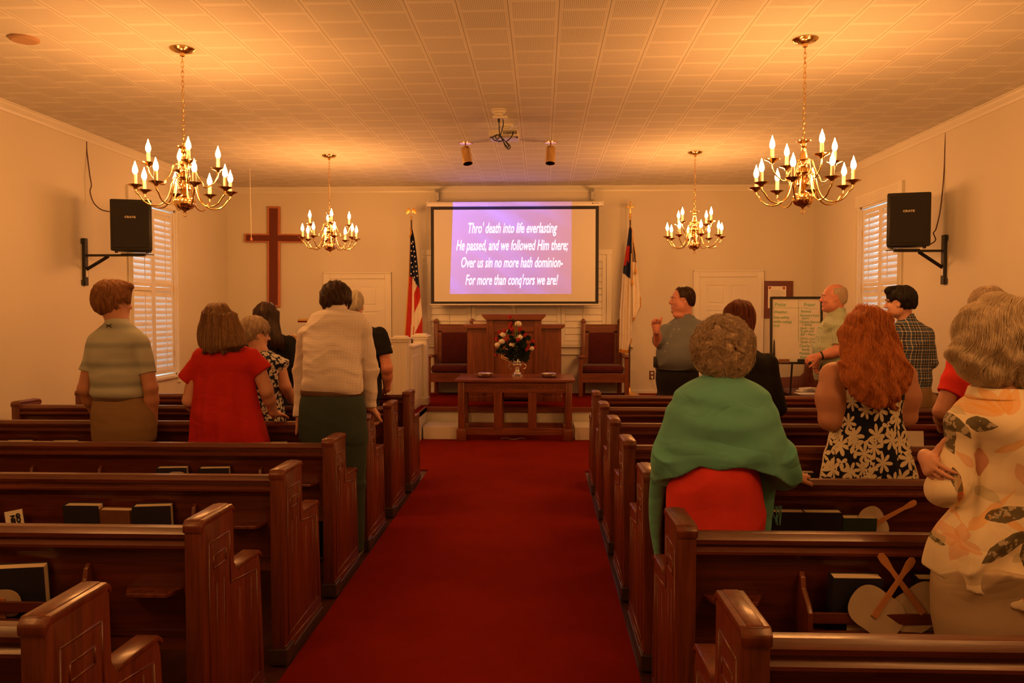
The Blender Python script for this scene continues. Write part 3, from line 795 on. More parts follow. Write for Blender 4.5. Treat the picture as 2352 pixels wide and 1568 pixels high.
# ============================================================ WALL FITTINGS
r = thing('cross', 'large wooden wall cross with dark inlay and a light moulding', 'cross', (-4.125, YB-.006, 1.67)); r.rotation_euler = (0, .012, 0)
def cross_outline(w_, g): 
    H, A, zc = 1.54, .455, 1.055
    return [(-w_, g), (w_, g), (w_, zc-w_*.68), (A-g, zc-w_*.68), (A-g, zc+w_*.68), (w_, zc+w_*.68), (w_, H-g), (-w_, H-g), (-w_, zc+w_*.68), (-A+g, zc+w_*.68), (-A+g, zc-w_*.68), (-w_, zc-w_*.68)]
MB().prism(cross_outline(.098, 0), 'y', -.045, 0, .004).build('moulding', M_CROSSW, r)
MB().prism(cross_outline(.066, .03), 'y', -.050, -.02).build('inlay', M_CROSSD, r)

def frame():
    r = thing('framed_certificate', 'wooden framed certificate hanging behind the whiteboard', 'picture', (3.56, YB, 1.5))
    MB().box(-.235, .235, -.03, 0, 0, .56, .006).build('frame', wood('frame wood', (.12, .03, .015), (.2, .05, .02), 'x'), r)
    MB().box(-.14, .13, -.034, -.028, .15, .48).build('certificate', M_PAPER, r)
    t = MB()
    for k in range(12): t.box(-.115, .105-.03*(k % 3), -.0355, -.034, .19+k*.02, .194+k*.02)
    t.build('printed_lines', plain('grey print', (.35, .3, .27), .8), r)
    t = MB(); t.lathe([(0, 0), (.018, 0), (.0, .002)], seg=12).xf(T(-.115, -.036, .455) @ Matrix.Rotation(PI/2, 4, 'X')); t.build('seal', M_RED, r)
    t = MB(); t.box(.08, .11, -.036, -.034, .435, .47); t.build('crest', M_RED, r)
frame()
def whiteboard():
    r = thing('whiteboard', 'black framed whiteboard on an easel covered in green handwriting', 'whiteboard', (3.12, 9.85, .973))
    w_, h = .30, .80; r.rotation_euler = (math.radians(-3), 0, math.radians(-4))
    MB().box(-w_, w_, 0, .015, 0, h).build('writing_surface', plain('whiteboard enamel', (.82, .80, .70), .25), r)
    f = MB()
    for bx in ((-w_-.012, -w_+.016), (w_-.016, w_+.012)): f.box(bx[0], bx[1], -.012, .022, -.01, h+.012, .005)
    f.box(-w_, w_, -.012, .022, h-.016, h+.014, .005); f.box(-w_, w_, -.012, .022, -.012, .014, .005); f.box(-w_+.1, w_-.05, -.05, .0, -.014, -.004, .002)
    f.build('frame', M_BLACK, r)
    l = MB()
    for x in (-.26, .26): l.tube([(x, .03, .5), (x*1.05, -.10, -.96)], .012, 8)
    l.tube([(0, .04, .6), (0, .45, -.94)], .012, 8)
    l.box(-w_-.06, -w_+.02, -.03, .03, .06, .12, .004)
    l.build('easel_leg', M_BLACKG, r, 40)
    M_INK = plain('green marker ink', (.10, .42, .18), .6)
    ink = [('Praise', -.30, .80, .075), ('Prayer', .10, .80, .07), ('Weather', -.31, .70, .06), ('Ken-safety', -.31, .625, .058), ('while cutting', -.31, .565, .055), ('limb', -.31, .51, .055),
           ('Revival', .06, .71, .058), ('Recovery from', .05, .655, .05), ('storm', .07, .615, .05), ('Chelsey Shannon', .045, .565, .048), ('+ family', .075, .525, .05), ('Janet - not', .055, .475, .052), ('to get sick', .055, .435, .05),
           ('Bill + Mary', .055, .385, .052), ("Chris's cousin", .045, .33, .05), ('Sarah Chu', .055, .28, .055), ('Charlie Craw', .04, .225, .055), ('family', .075, .175, .055), ('Marable, Lou', .04, .12, .052), ('Karen-eye', .05, .065, .055)]
    objs = [text_obj('handwriting', s_, sz, M_INK, None, T(x, -.0015, z), shear=.12, align='LEFT', sx=.86, extrude=.0005) for s_, x, z, sz in ink]
    m = MB(); m.box(-.32, .16, -.002, 0, .775, .778); m.box(.025, .028, -.002, 0, .3, .9); m.box(.12, .28, -.002, 0, .765, .7675)
    for o in objs: m.bm.from_mesh(o.data); bpy.data.objects.remove(o)
    m.xf(Matrix.Diagonal((.87, 1, .87, 1))); m.build('handwriting', M_INK, r)
    return r
whiteboard()
for x, mt, lb in ((2.965, M_BEIGE, 'brownish board eraser on the ledge of the whiteboard'), (3.19, M_BLACK, 'black board eraser on the ledge of the whiteboard')):
    p = MB().box(-.065, .065, -.018, .018, 0, .05, .006); o = p.build('board_eraser', plain('eraser felt', (.28, .15, .09), .9) if mt is M_BEIGE else mt)
    o.location = (x, 9.845-(x-3.12)*.07-.028, .974); tag(o, lb, 'eraser')
o = thing('outlet', 'brown wall outlet with a white plug behind the man in the blue shirt', 'outlet', (1.69, YB, .63))
MB().box(-.04, .04, -.008, 0, -.065, .065, .003).build('cover_plate', plain('brown plate', (.12, .05, .03), .4), o)
MB().box(-.018, .018, -.011, -.006, .012, .045, .004).box(-.018, .018, -.011, -.006, -.045, -.012, .004).build('receptacle', M_BEIGE, o)
o = MB().box(-.015, .015, -.03, 0, -.018, .018, .005).tube([(0, -.03, -.01), (.01, -.06, -.05), (.03, -.05, -.15), (.09, -.04, -.25)], .005, 6).build('power_plug', M_BEIGE, None, 40)
o.location = (1.69, YB-.011, .60); tag(o, 'white plug and cord in the brown wall outlet', 'plug')

def speaker(sgn, cx, cyy, cz, yaw, label, wl, armlab):
    """sgn -1: left wall"""
    r = thing('loudspeaker', label, 'speaker', (cx, cyy, cz), yaw)
    m = MB(); w_, h, d = .205, .27, .30
    m.prism([(-w_, 0), (w_, 0), (w_*.72, d), (-w_*.72, d)], 'z', -h, h, .016); m.build('cabinet', M_BLACK, r, 40)
    MB().box(-w_+.03, w_-.03, -.008, .01, -h+.035, h-.03, .006).build('grille', M_GRILLE, r)
    MB().box(-.055, .045, -.0105, -.006, .068, .098, .001).build('badge', M_BLACKG, r)
    t = text_obj('badge_lettering', 'CRATE', .028, M_CREAMP, r, T(-.005, -.0112, .074), sx=1.25, offset=.0008, extrude=.0003)
    m = MB()
    for x in (-.15, .15): m.lathe([(.0, -.02), (.016, -.02), (.018, 0)], c=(x, .03, -h), seg=10)
    m.build('foot', M_BLACKG, r)
    X = XL if sgn < 0 else XR; Y = 8.30 if sgn < 0 else 8.24
    b = thing('speaker_bracket', wl, 'bracket', (X, Y, 2.14)); s = -sgn
    MB().box(*sorted((0, s*.035)), -.03, .03, -.26, .24, .004).box(*sorted((0, s*.02)), -.05, .05, .18, .235, .004).box(*sorted((0, s*.02)), -.05, .05, -.255, -.20, .004).build('wall_plate', M_BLACKG, b)
    zt = cz-.27-.041-2.14
    MB().box(*sorted((s*.02, s*(abs(cx-X)+.12))), -.016, .016, zt-.012, zt+.012, .003).build('arm', M_BLACKG, b)
    m = MB(); P0, P1 = Vector((s*.03, 0, -.09)), Vector((s*.27, 0, zt-.01)); m.tube([P0, P1], .018, 4); m.build('brace', M_BLACKG, b)
    MB().box(*sorted((s*(abs(cx-X)-.12), s*(abs(cx-X)+.14))), -.05, .15, zt+.010, zt+.018).build('tray', M_BLACKG, b)
    MB().box(*sorted((s*.034, s*.037)), -.018, .018, -.17, -.09).build('sticker', M_PAPER, b)
speaker(-1, -4.30, 8.24, 2.51, math.radians(17), 'black box loudspeaker on the left wall bracket in front of the shutters', 'black angled speaker bracket bolted to the left wall', '')
speaker(1, 3.69, 8.18, 2.53, math.radians(-15), 'black box loudspeaker on the right wall bracket in front of the shutters', 'black angled speaker bracket bolted to the right wall', '')
def wcable(pts, r, label, mat=M_CORD, name='speaker_cable', cat='cable', sm=8):
    pts = [Vector(p) for p in pts]; out = []
    for i in range(len(pts)-1):
        p0, p1, p2, p3 = pts[max(i-1, 0)], pts[i], pts[i+1], pts[min(i+2, len(pts)-1)]
        for k in range(sm):
            t = k/sm; out.append(.5*((2*p1)+(p2-p0)*t+(2*p0-5*p1+4*p2-p3)*t*t+(3*p1-p0-3*p2+p3)*t**3))
    out.append(pts[-1])
    m = MB().tube(out, r, 6)
    if label is None: return m
    return tag(m.build(name, mat, None, True), label, cat)
wcable([at(200, 305, 8.40), at(199, 340, 8.40), at(206, 400, 8.38), at(210, 425, 8.38), at(207, 440, 8.38), at(215, 465, 8.4), at(232, 481, 8.42), at(252, 486, 8.46)], .006, 'thin brown cable running from the ceiling to the left loudspeaker')
wcable([at(2174, 280, 8.3), at(2171, 330, 8.3), at(2168, 400, 8.3), at(2160, 480, 8.3), at(2150, 525, 8.3), at(2144, 535, 8.28), at(2149, 550, 8.26), at(2140, 559, 8.26), at(2128, 562, 8.26), at(2118, 558, 8.3), at(2105, 540, 8.4)], .006, 'thin brown cable running from the ceiling to the right loudspeaker')
o = thing('pull_cord', 'white ceiling pull cord with a red wooden toggle in front of the cross', 'pull cord', tuple(at(574, 386, 10.5)))
p1 = at(577, 546, 10.5)-o.location
MB().tube([(0, 0, .05), p1], .003, 6).build('cord', M_PAPER, o); MB().lathe([(0, -.035), (.014, -.035), (.017, -.01), (.008, .01), (0, .012)], c=tuple(p1), seg=12).build('toggle', M_CROSSW, o, 40)
o = MB().lathe([(0, 0), (.095, 0), (.095, -.012), (.08, -.02), (0, -.02)], seg=32).build('ceiling_disc', plain('tan disc', (.5, .3, .18), .7)); q = at(56, 88, 5.5)
dd = (ZC-CAM_H)/(q.z-CAM_H); o.location = (q.x*dd, 5.5*dd, ZC); tag(o, 'flat tan disc on the ceiling near the upper left corner', 'ceiling cover')

# ============================================================ PROJECTION SCREEN
def emis_mat():
    m, nt, b = new_mat('screen cloth with emissive picture'); q = N(nt); o = q.obj(); x, y, z = q.xyz(o)
    # projected picture put in as emission: keystone quad, streaks of light from upper left
    xl = q.m('MULTIPLY_ADD', z, .040, -1.437); xr = .449
    ins = q.m('MULTIPLY', q.m('GREATER_THAN', x, xl), q.m('MULTIPLY', q.m('LESS_THAN', x, xr), q.m('GREATER_THAN', z, 1.86)))
    ins = q.m('MULTIPLY', ins, q.m('LESS_THAN', y, .0015))      # glow kept to the front side; the projector itself casts no light
    u = q.m('DIVIDE', q.m('SUBTRACT', x, -1.36), 1.81); v = q.m('DIVIDE', q.m('SUBTRACT', z, 1.86), 1.37)
    g = q.m('MULTIPLY', q.m('SUBTRACT', 1.0, u, clamp=True), q.m('MULTIPLY_ADD', v, .6, .4), clamp=True)
    st = q.noise(q.comb(q.m('MULTIPLY_ADD', u, 1.1, q.m('MULTIPLY', v, 1.3)), q.m('MULTIPLY_ADD', u, .25, q.m('MULTIPLY', v, -.2)), 0.3), 4.2, 1, .4)[0]
    st = q.m('MULTIPLY', q.m('SUBTRACT', st, .47, clamp=True), 3.6)
    g2 = q.m('ADD', g, q.m('MULTIPLY', st, q.m('MULTIPLY_ADD', g, .9, .1)), clamp=True)
    c = q.mix(g2, (.025, .03, .25), (.10, .14, .95))
    return m, nt, b, q, ins, c
def screen():
    r = thing('projection_screen', 'pull down projection screen with black border showing white hymn words on violet', 'screen', (0, 11.85, 0))
    m, nt, b, q, ins, c = emis_mat(); setp(b, color=(.80, .78, .72), rough=.7)
    q.link(c, b.inputs['Emission Color']); q.link(ins, b.inputs['Emission Strength'])
    MB().box(-1.595, .80, 0, .004, 1.748, 3.108).build('screen_cloth', m, r)
    m2, nt, b, q, ins, c = emis_mat(); m2.name = 'black cloth border with emissive spill'; setp(b, color=(.010, .009, .009), rough=.6)
    q.link(c, b.inputs['Emission Color']); q.link(q.m('MULTIPLY', ins, .06), b.inputs['Emission Strength'])  # faint emission stands in for projector light spilling onto the border
    f = MB(); f.box(-1.642, -1.595, 0, .004, 1.71, 3.152); f.box(.80, .848, 0, .004, 1.71, 3.152); f.box(-1.595, .80, 0, .004, 3.108, 3.152); f.box(-1.595, .80, 0, .004, 1.71, 1.748)
    f.build('border', m2, r)
    m3, nt, b, q, ins, c = emis_mat(); m3.name = 'housing enamel with emissive spill'; setp(b, color=(.82, .80, .74), rough=.35)
    q.link(c, b.inputs['Emission Color']); q.link(q.m('MULTIPLY', ins, .9), b.inputs['Emission Strength'])  # housing glows by emission where projector light would spill over
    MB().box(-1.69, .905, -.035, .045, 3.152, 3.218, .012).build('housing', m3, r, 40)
    e = MB(); e.box(-1.70, -1.675, -.04, .05, 3.148, 3.226, .006); e.box(.89, .915, -.04, .05, 3.148, 3.226, .006); e.build('end_cap', M_WHITE, r)
    MB().tube([(-1.66, 0, 1.702), (.865, 0, 1.702)], .012, 10).build('bottom_bar', M_WHITE, r, 40)
    MB().tube([(-.41+.035*math.cos(t), 0, 1.682+.010*math.sin(t)) for t in np.linspace(0, 2*PI, 16)[:-1]], .003, 5, closed=True).build('pull_ring', M_GREYM, r)
    mt, nt, bb = new_mat('emissive white letters'); setp(bb, color=(.8, .78, .72), rough=.7); bb.inputs['Emission Color'].default_value = (.72, .80, 1, 1); bb.inputs['Emission Strength'].default_value = 1.0  # letters glow by emission in place of projected light
    j = MB()
    for s_, x0, x1, yb in (("Thro' death into life everlasting", 1076, 1280, 534.5), ('He passed, and we followed Him there;', 1048, 1305, 574), ('Over us sin no more hath dominion-', 1059.5, 1293, 613.5), ("For more than conq'rors we are!", 1069, 1282, 653.5)):
        A, B = at(x0, yb, 11.85), at(x1, yb, 11.85)
        o = text_obj('t', s_, .215, mt, None, Matrix(), shear=.30, offset=.0030, extrude=.0006, align='LEFT')
        xs = [v.co.x for v in o.data.vertices]; k = (B.x-A.x)/(max(xs)-min(xs))
        j2 = o.data; j2.transform(T(A.x-min(xs)*k, -.0012, (A.z+B.z)/2) @ Matrix.Diagonal((k, 1, 1, 1)))
        j.bm.from_mesh(j2); bpy.data.objects.remove(o)
    j.build('lettering', mt, r)
    lg = text_obj('logo', 'ScreenPro', .03, M_BLACK, r, T(.80, -.0365, 3.185), offset=.0003, extrude=.0003)
    lg.data.transform(Matrix.Diagonal((1, 1, 1, 1)))
    bpy.data.objects.remove(lg)
    lg = MB(); lg.ball((.755, -.036, 3.188), (.008, .002, .010), 8, 6)
    for k in range(9): lg.box(.77+k*.0085, .7755+k*.0085, -.0365, -.035, 3.184, 3.191)
    lg.build('logo', M_BLACK, r)
    for x in (-1.572, .765):
        m = MB(); y1 = YB-11.85-.003
        m.box(x-.018, x+.018, y1-.10, y1, 3.28, 3.455, .004)
        m.prism([(y1, 3.44), (y1-.03, 3.455), (-.02, 3.42), (-.03, 3.39), (y1-.05, 3.40), (y1-.02, 3.30)], 'x', x-.015, x+.015, .002)
        o = m.build('bracket', M_GREYM, r)
        ch = MB(); s_ = -1 if x < 0 else 1
        ch.tube([(x, -.01, 3.40), (x+s_*.03, -.01, 3.33), (x+s_*.07, -.005, 3.222)], .004, 5); ch.tube([(x+s_*.02, -.01, 3.33), (x+s_*.02, -.005, 3.222)], .004, 5)
        ch.build('chain', M_GREYM, o)
screen()

# ============================================================ PROJECTOR, SPOTS
r = thing('projector', 'white ceiling projector with a loop of black cable hanging below it', 'projector', (-.375, 8.0, 3.35))
m = MB(); m.box(-.15, .15, 0, .28, 0, .075, .018); m.build('body', M_BEIGE, r, 40)
MB().box(-.01, .13, -.003, .01, .022, .058, .002).build('rear_panel', plain('grey panel', (.30, .28, .25), .5), r)
pp = MB()
for x in (.03, .055, .08, .115): pp.box(x, x+.012, -.006, 0, .028, .036)
pp.build('port', M_BLACK, r)
MB().lathe([(.0, .15), (.075, .15), (.08, .14), (.075, .118), (.045, .112), (.04, .075), (0, .075)], c=(.01, .14, 0), seg=28).build('ceiling_mount', M_BEIGE, r, 40)
MB().lathe([(0, 0), (.035, 0), (.03, .03), (0, .03)], seg=20).xf(T(-.06, .31, .04) @ Matrix.Rotation(PI/2, 4, 'X')).build('lens', M_BLACK, r, 40)
m = MB()
for x in (-.13, .13): m.lathe([(0, -.01), (.012, -.01), (.012, .0)], c=(x, .04, .0), seg=10)
m.build('foot', M_BLACK, r)
o = thing('ceiling_outlet', 'round white ceiling outlet with an adaptor plug above the projector', 'outlet', (-.40, 7.55, ZC))
MB().lathe([(0, 0), (.072, 0), (.074, -.012), (.06, -.02), (.056, -.034), (.04, -.04), (.038, -.06), (0, -.06)], seg=28).build('socket_base', M_BEIGE, o, 40)
MB().box(-.06, .08, -.02, .02, -.085, -.06, .004).build('adaptor', M_BEIGE, o)
Q = lambda px, py, Y=7.93: at(px, py, Y)
bc = wcable([at(1145.5, 266, 7.55), at(1146, 280, 7.7), at(1147, 305, 7.9), Q(1150, 312), Q(1158, 322), Q(1170, 333), Q(1172, 339), Q(1167, 342), Q(1160, 335), Q(1155, 322), Q(1147, 311), Q(1138, 311), Q(1132, 316), Q(1136, 322), Q(1150, 324), Q(1156, 321)], .0055, None)
b2_ = wcable([at(1153.5, 268, 7.55), at(1156, 285, 7.75), at(1152, 302, 7.9), Q(1148, 313), Q(1142, 320), Q(1138, 314), Q(1142, 309), Q(1150, 315), Q(1158, 328), Q(1166, 338), Q(1168, 334), Q(1163, 326), Q(1172, 318), at(1178, 308, 7.97), at(1179, 303, 7.99)], .0055, None)
bc.bm.from_mesh(b2_.build('t', M_BLACK).data); 
for o_ in [o_ for o_ in bpy.data.objects if o_.name == 't']: bpy.data.objects.remove(o_)
bc.box(-.41, -.39, 7.54, 7.56, 3.385, 3.42)
tag(bc.build('power_cable', M_BLACK, None, True), 'black power cable looped in a figure of eight below the projector', 'cable')
def spot(px, label, tilt):
    q = at(px, 327, 9.02); r = thing('ceiling_spotlight', label, 'spotlight', (q.x, 9.02, ZC), 0, 'brass spotlights in front of the screen')
    MB().lathe([(0, 0), (.07, 0), (.068, -.010), (.02, -.014), (0, -.014)], seg=32).build('canopy', M_BRASS, r, 40)
    MB().tube([(0, 0, -.012), (0, 0, -.055)], .008, 10).ball((0, 0, -.055), .014).build('stem', M_BRASS, r, True)
    M_ = T(0, 0, -.06) @ Matrix.Rotation(tilt, 4, 'Y') @ Matrix.Rotation(-.25, 4, 'X')
    MB().lathe([(0, 0), (.05, 0), (.054, -.006), (.054, -.19), (.050, -.19), (.048, -.05), (0, -.05)], seg=36).xf(M_).build('shade', M_BRASS, r, 40)
spot(1069, 'brass cylinder spotlight on the ceiling left of the projector, tilted slightly', math.radians(-10))
spot(1265, 'brass cylinder spotlight on the ceiling right of the projector', math.radians(2))

# ============================================================ CHANDELIERS
def make_chandelier():
    r = thing('chandelier', 'chandelier', 'chandelier')
    # local origin at ceiling; drop to body
    MB().lathe([(0, 0), (.085, 0), (.087, -.006), (.07, -.02), (.035, -.03), (.018, -.034), (.016, -.055), (0, -.06)], seg=36).build('canopy', M_BRASS, r, 40)
    ch = MB(); z = -.058; k = 0; L = .040
    while z > -.70:
        pts = []
        for i in range(14):
            a = 2*PI*i/14; u = .0095*math.cos(a); v = (L*.62)*math.sin(a)
            pts.append((u if k % 2 else 0, 0 if k % 2 else u, z-L/2+v))
        ch.tube(pts, .0023, 5, closed=True); z -= L*.86; k += 1
    ch.build('chain', M_BRASS, r, True)
    body = [(0, -.64), (.012, -.645), (.012, -.655), (.05, -.655), (.048, -.662), (.018, -.675), (.014, -.69), (.022, -.70), (.014, -.71), (.018, -.73), (.026, -.775), (.030, -.785), (.018, -.795), (.026, -.81), (.030, -.825), (.024, -.84), (.040, -.85), (.042, -.875), (.028, -.885), (.018, -.90), (.022, -.915), (.038, -.93), (.044, -.96), (.030, -.975), (.014, -.985), (.012, -1.0), (.026, -1.010), (.058, -1.025), (.070, -1.05), (.068, -1.078), (.050, -1.10), (.022, -1.112), (.010, -1.118), (.008, -1.125), (0, -1.127)]
    bm = MB().lathe(body, seg=40)
    for v in bm.bm.verts:            # fluting on the ball and the upper vase
        if -1.105 < v.co.z < -1.015 or -.785 < v.co.z < -.73:
            a = math.atan2(v.co.y, v.co.x); f = 1+.07*math.cos(a*10); v.co.x *= f; v.co.y *= f
    DZ = T(0, 0, -.045)
    bm.xf(DZ).build('column', M_BRASS, r, 50)
    MB().tube([(0.013*math.cos(t), 0, -1.142+.016*math.sin(t)) for t in np.linspace(0, 2*PI, 17)[:-1]], .003, 6, closed=True).xf(DZ).build('ring', M_BRASS, r, True)
    def arm(a, r1, zc, z_at, drop):
        M_ = DZ @ Matrix.Rotation(a, 4, 'Z')
        P = [(.03, z_at-.02), (.045, z_at+.012), (.066, z_at+.012), (.084, z_at-.03), (.098, z_at-drop*.5), (.125, z_at-drop*.80), (.165+(r1-.32)*.4, z_at-drop*.97), (.215+(r1-.32)*.7, z_at-drop*1.0), (r1-.058, z_at-drop*.90), (r1-.022, z_at-drop*.66), (r1-.004, (z_at-drop+zc)/2+.02), (r1, zc-.01)]
        pts = []
        for i in range(len(P)-1):
            p0, p1, p2, p3 = [Vector((P[j][0], 0, P[j][1])) for j in (max(i-1, 0), i, i+1, min(i+2, len(P)-1))]
            for k in range(4):
                t = k/4; pts.append(.5*((2*p1)+(p2-p0)*t+(2*p0-5*p1+4*p2-p3)*t*t+(3*p1-p0-3*p2+p3)*t**3))
        pts.append(Vector((r1, 0, zc-.01)))
        o = MB().tube(pts, .0055, 7).xf(M_).build('arm', M_BRASS, r, True)
        MB().lathe([(0, -.022), (.012, -.02), (.018, -.008), (.05, .006), (.052, .010), (.02, .004), (0, .004)], c=(r1, 0, zc), seg=22).xf(M_).build('drip_pan', M_BRASS, o, 40)
        MB().lathe([(.013, .004), (.0125, .082), (0, .082)], c=(r1, 0, zc), seg=12).xf(M_).build('candle_sleeve', M_CREAMP, o, 40)
        MB().lathe([(0, .080), (.009, .083), (.017, .098), (.0185, .112), (.014, .134), (.007, .152), (.0015, .172), (0, .175)], c=(r1, 0, zc), seg=9).xf(M_).build('bulb', M_BULB, o, True)
    for k in range(8): arm(2*PI*(k+.35)/8, .325, -.965, -.895, .195)
    for k in range(4): arm(2*PI*k/4+.2, .235, -.80, -.80, .135)
    return r
ch0 = make_chandelier()
lab = ['brass twelve-bulb chandelier nearest the camera on the left', 'brass twelve-bulb chandelier nearest the camera on the right', 'farther brass chandelier in front of the wall cross', 'farther brass chandelier above the man in the blue shirt',
       'brass chandelier over the rear pews, left, behind the visible ones', 'brass chandelier over the rear pews, right, behind the visible ones']
for i, (x, y, rz) in enumerate([(-2.585, 5.72, .35), (1.83, 5.68, .0), (-2.58, 9.68, .15), (1.83, 9.64, .55), (-2.585, 1.1, .2), (1.83, 1.1, .9)]):
    o = ch0 if i == 0 else dup(ch0)
    o.location = (x, y, ZC); o.rotation_euler = (0, 0, rz); o['label'] = lab[i]; o['group'] = 'brass chandeliers'

# ============================================================ FLAGS
def drape(name, left, right, nS, nT, fold, matfn, mats, parent, th=.006):
    """left/right: lists of (t, x, z); cloth between two edges, y = fold(s,t)"""
    lt = np.array(left); rt = np.array(right)
    def edge(a, t): return np.interp(t, a[:, 0], a[:, 1]), np.interp(t, a[:, 0], a[:, 2])
    vs = []; m = bmesh.new(); idx = {}
    for side in (0, 1):
        for j in range(nT+1):
            t = j/nT; (xl, zl), (xr, zr) = edge(lt, t), edge(rt, t)
            for i in range(nS+1):
                s_ = i/nS
                idx[side, i, j] = m.verts.new((xl+(xr-xl)*s_, fold(s_, t)+(th if side else 0), zl+(zr-zl)*s_))
    for j in range(nT):
        for i in range(nS):
            mi = matfn((i+.5)/nS, (j+.5)/nT)
            f = m.faces.new([idx[0, i, j], idx[0, i, j+1], idx[0, i+1, j+1], idx[0, i+1, j]]); f.material_index = mi
            f = m.faces.new([idx[1, i, j], idx[1, i+1, j], idx[1, i+1, j+1], idx[1, i, j+1]]); f.material_index = mi
    for j in range(nT):
        for i in (0, nS): f = m.faces.new([idx[0, i, j], idx[1, i, j], idx[1, i, j+1], idx[0, i, j+1]]); f.material_index = matfn(min(i/nS, .999), (j+.5)/nT)
    o = MB(); o.bm.free(); o.bm = m
    return o.build(name, mats, parent, True)
M_FRED = cloth('flag red', (.50, .035, .03), .75); M_FWHT = cloth('flag white', (.80, .72, .60), .75); M_FBLU = cloth('flag blue', (.022, .03, .075), .75)
def flagpole(loc, H, label, fin):
    r = thing('flag_pole', label, 'flag pole', loc)
    MB().lathe([(0, 0), (.15, 0), (.15, .012), (.12, .03), (.05, .05), (.03, .07), (.022, .12), (0, .12)], seg=32).build('base', M_BRASS, r, 40)
    MB().tube([(0, 0, .1), (0, 0, H)], .0125, 12).build('pole', wood('pole wood', (.05, .015, .01), (.09, .03, .015), 'z'), r, 40)
    MB().tube([(0, 0, .11), (0, 0, .2)], .018, 12).tube([(0, 0, H-.02), (0, 0, H+.04)], .015, 12).build('ferrule', M_BRASS, r, 40)
    return r
# american flag
fx, fy = at(945, 520, 11.8).x, 11.8
r = flagpole((fx, fy, PZ), 2.62, 'wooden flag pole topped by a gold eagle, left of the screen', 0)
m = MB(); z0 = 2.62+.04
m.ball((0, 0, z0+.01), .022); m.ball((0, 0, z0+.07), (.026, .02, .052)); m.ball((.0, -.006, z0+.128), (.013, .016, .016)); m.lathe([(.006, 0), (0, .02)], seg=8).xf(T(0, 0, z0))
for s_ in (-1, 1):
    m.prism([(s_*.01, z0+.10), (s_*.03, z0+.125), (s_*.055, z0+.12), (s_*.075, z0+.07), (s_*.072, z0+.02), (s_*.058, z0+.04), (s_*.045, z0+.03), (s_*.03, z0+.06), (s_*.012, z0+.04)], 'y', -.008, .008, .002)
m.build('eagle_finial', M_GOLD, r, 40)
fl = thing('american_flag', 'furled flag with stars and red and white stripes on the left pole', 'flag', (fx, fy-.03, 0))
def zz(py): return at(945, py, 11.8).z
def xx(px, Y=11.8): return at(px, 600, Y).x-fx
L = [(0, xx(943), zz(528)), (.15, xx(942), zz(560)), (.45, xx(938), zz(640)), (1, xx(928), zz(774))]
R_ = [(0, xx(949), zz(528)), (.12, xx(953.5), zz(548)), (.3, xx(960), zz(600)), (.5, xx(964), zz(655)), (.8, xx(970), zz(720)), (1, xx(971), zz(776))]
fold = lambda s, t: .028*t**.4*math.sin(s*PI*5.0+.6)+.012*math.sin(s*17+t*3)
def us(s, t):
    if s < .07: return 3
    lim = .43 if s < .38 else .43+.11*(s-.38)/.62+(.0)
    if t < lim: return 2
    if s < .40+.05*math.sin(t*5) and s < .2+.45*max(0, (t-.43))**.0*.45: 
        return 0 if s < .36 else 1
    if s < .52: return 1 if t < .9 or s < .47 else 0
    k = (t*5.2+s*1.75)
    return 0 if int(math.floor(k)) % 2 == 0 else 1
drape('flag_cloth', L, R_, 44, 130, fold, us, [M_FRED, M_FWHT, M_FBLU, M_GOLDF], fl)
st = MB()
for px, py in ((950, 556), (947, 560), (951, 567), (946.5, 577), (953, 578), (948.5, 588), (954.5, 590), (956, 601), (946.5, 604), (957.5, 612), (949, 614), (952, 624), (958.5, 623), (946, 629), (960, 634), (953.5, 637), (954.5, 648)):
    q = at(px, py, 11.8); c0 = Vector((q.x-fx, -.048, q.z)); R0 = .0165; vs = [c0]
    for k in range(10):
        a = PI/2+k*PI/5; rr = R0 if k % 2 == 0 else R0*.42; vs.append(c0+Vector((rr*math.cos(a)*.8, 0, rr*math.sin(a))))
    st._add(vs+[v+Vector((0, .012, 0)) for v in vs], [(0, 1+k, 1+(k+1) % 10) for k in range(10)]+[(11, 12+(k+1) % 10, 12+k) for k in range(10)]+[(1+k, 12+k, 12+(k+1) % 10, 1+(k+1) % 10) for k in range(10)])
st.build('stars', M_FWHT, fl)
MB().tube([(xx(944), -.0, zz(524)), (xx(946), -.02, zz(535)), (xx(943), -.02, zz(545))], .012, 8).build('cord', M_GOLDF, fl, True)
# christian flag
gx, gy = at(1447.5, 520, 11.9).x, 11.9
r = flagpole((gx, gy, PZ), 2.62, 'dark flag pole topped by a gold cross, right of the screen', 1)
m = MB(); z0 = 2.65
m.lathe([(0, 0), (.014, .01), (.018, .03), (.008, .05), (0, .055)], c=(0, 0, z0), seg=14)
m.box(-.011, .011, -.006, .006, z0+.04, z0+.21, .003); m.box(-.055, .055, -.006, .006, z0+.135, z0+.157, .003)
for c in ((-.055, z0+.146), (.055, z0+.146), (0, z0+.21)): m.ball((c[0], 0, c[1]), (.015, .008, .015), 10, 6)
m.build('cross_finial', M_GOLD, r, 40)
fl = thing('christian_flag', 'furled white flag with blue canton, red cross and gold fringe on the right pole', 'flag', (gx, gy-.03, 0))
def zz(py): return at(1447, py, 11.9).z
def xx(px): return at(px, 600, 11.9).x-gx
sc_ = lambda a: 1400+a/3.41; sr = lambda a: 460+a/3.41
L = [(0, xx(sc_(150)), zz(sr(215))), (.13, xx(sc_(135)), zz(sr(345))), (.29, xx(sc_(112)), zz(sr(500))), (.36, xx(sc_(104)), zz(sr(570))), (.7, xx(sc_(84)), zz(sr(880))), (1, xx(sc_(78)), zz(sr(1190)))]
R_ = [(0, xx(sc_(172)), zz(sr(215))), (.5, xx(sc_(178)), zz(sr(720))), (.9, xx(sc_(180)), zz(sr(1095))), (1, xx(sc_(148)), zz(sr(1200)))]
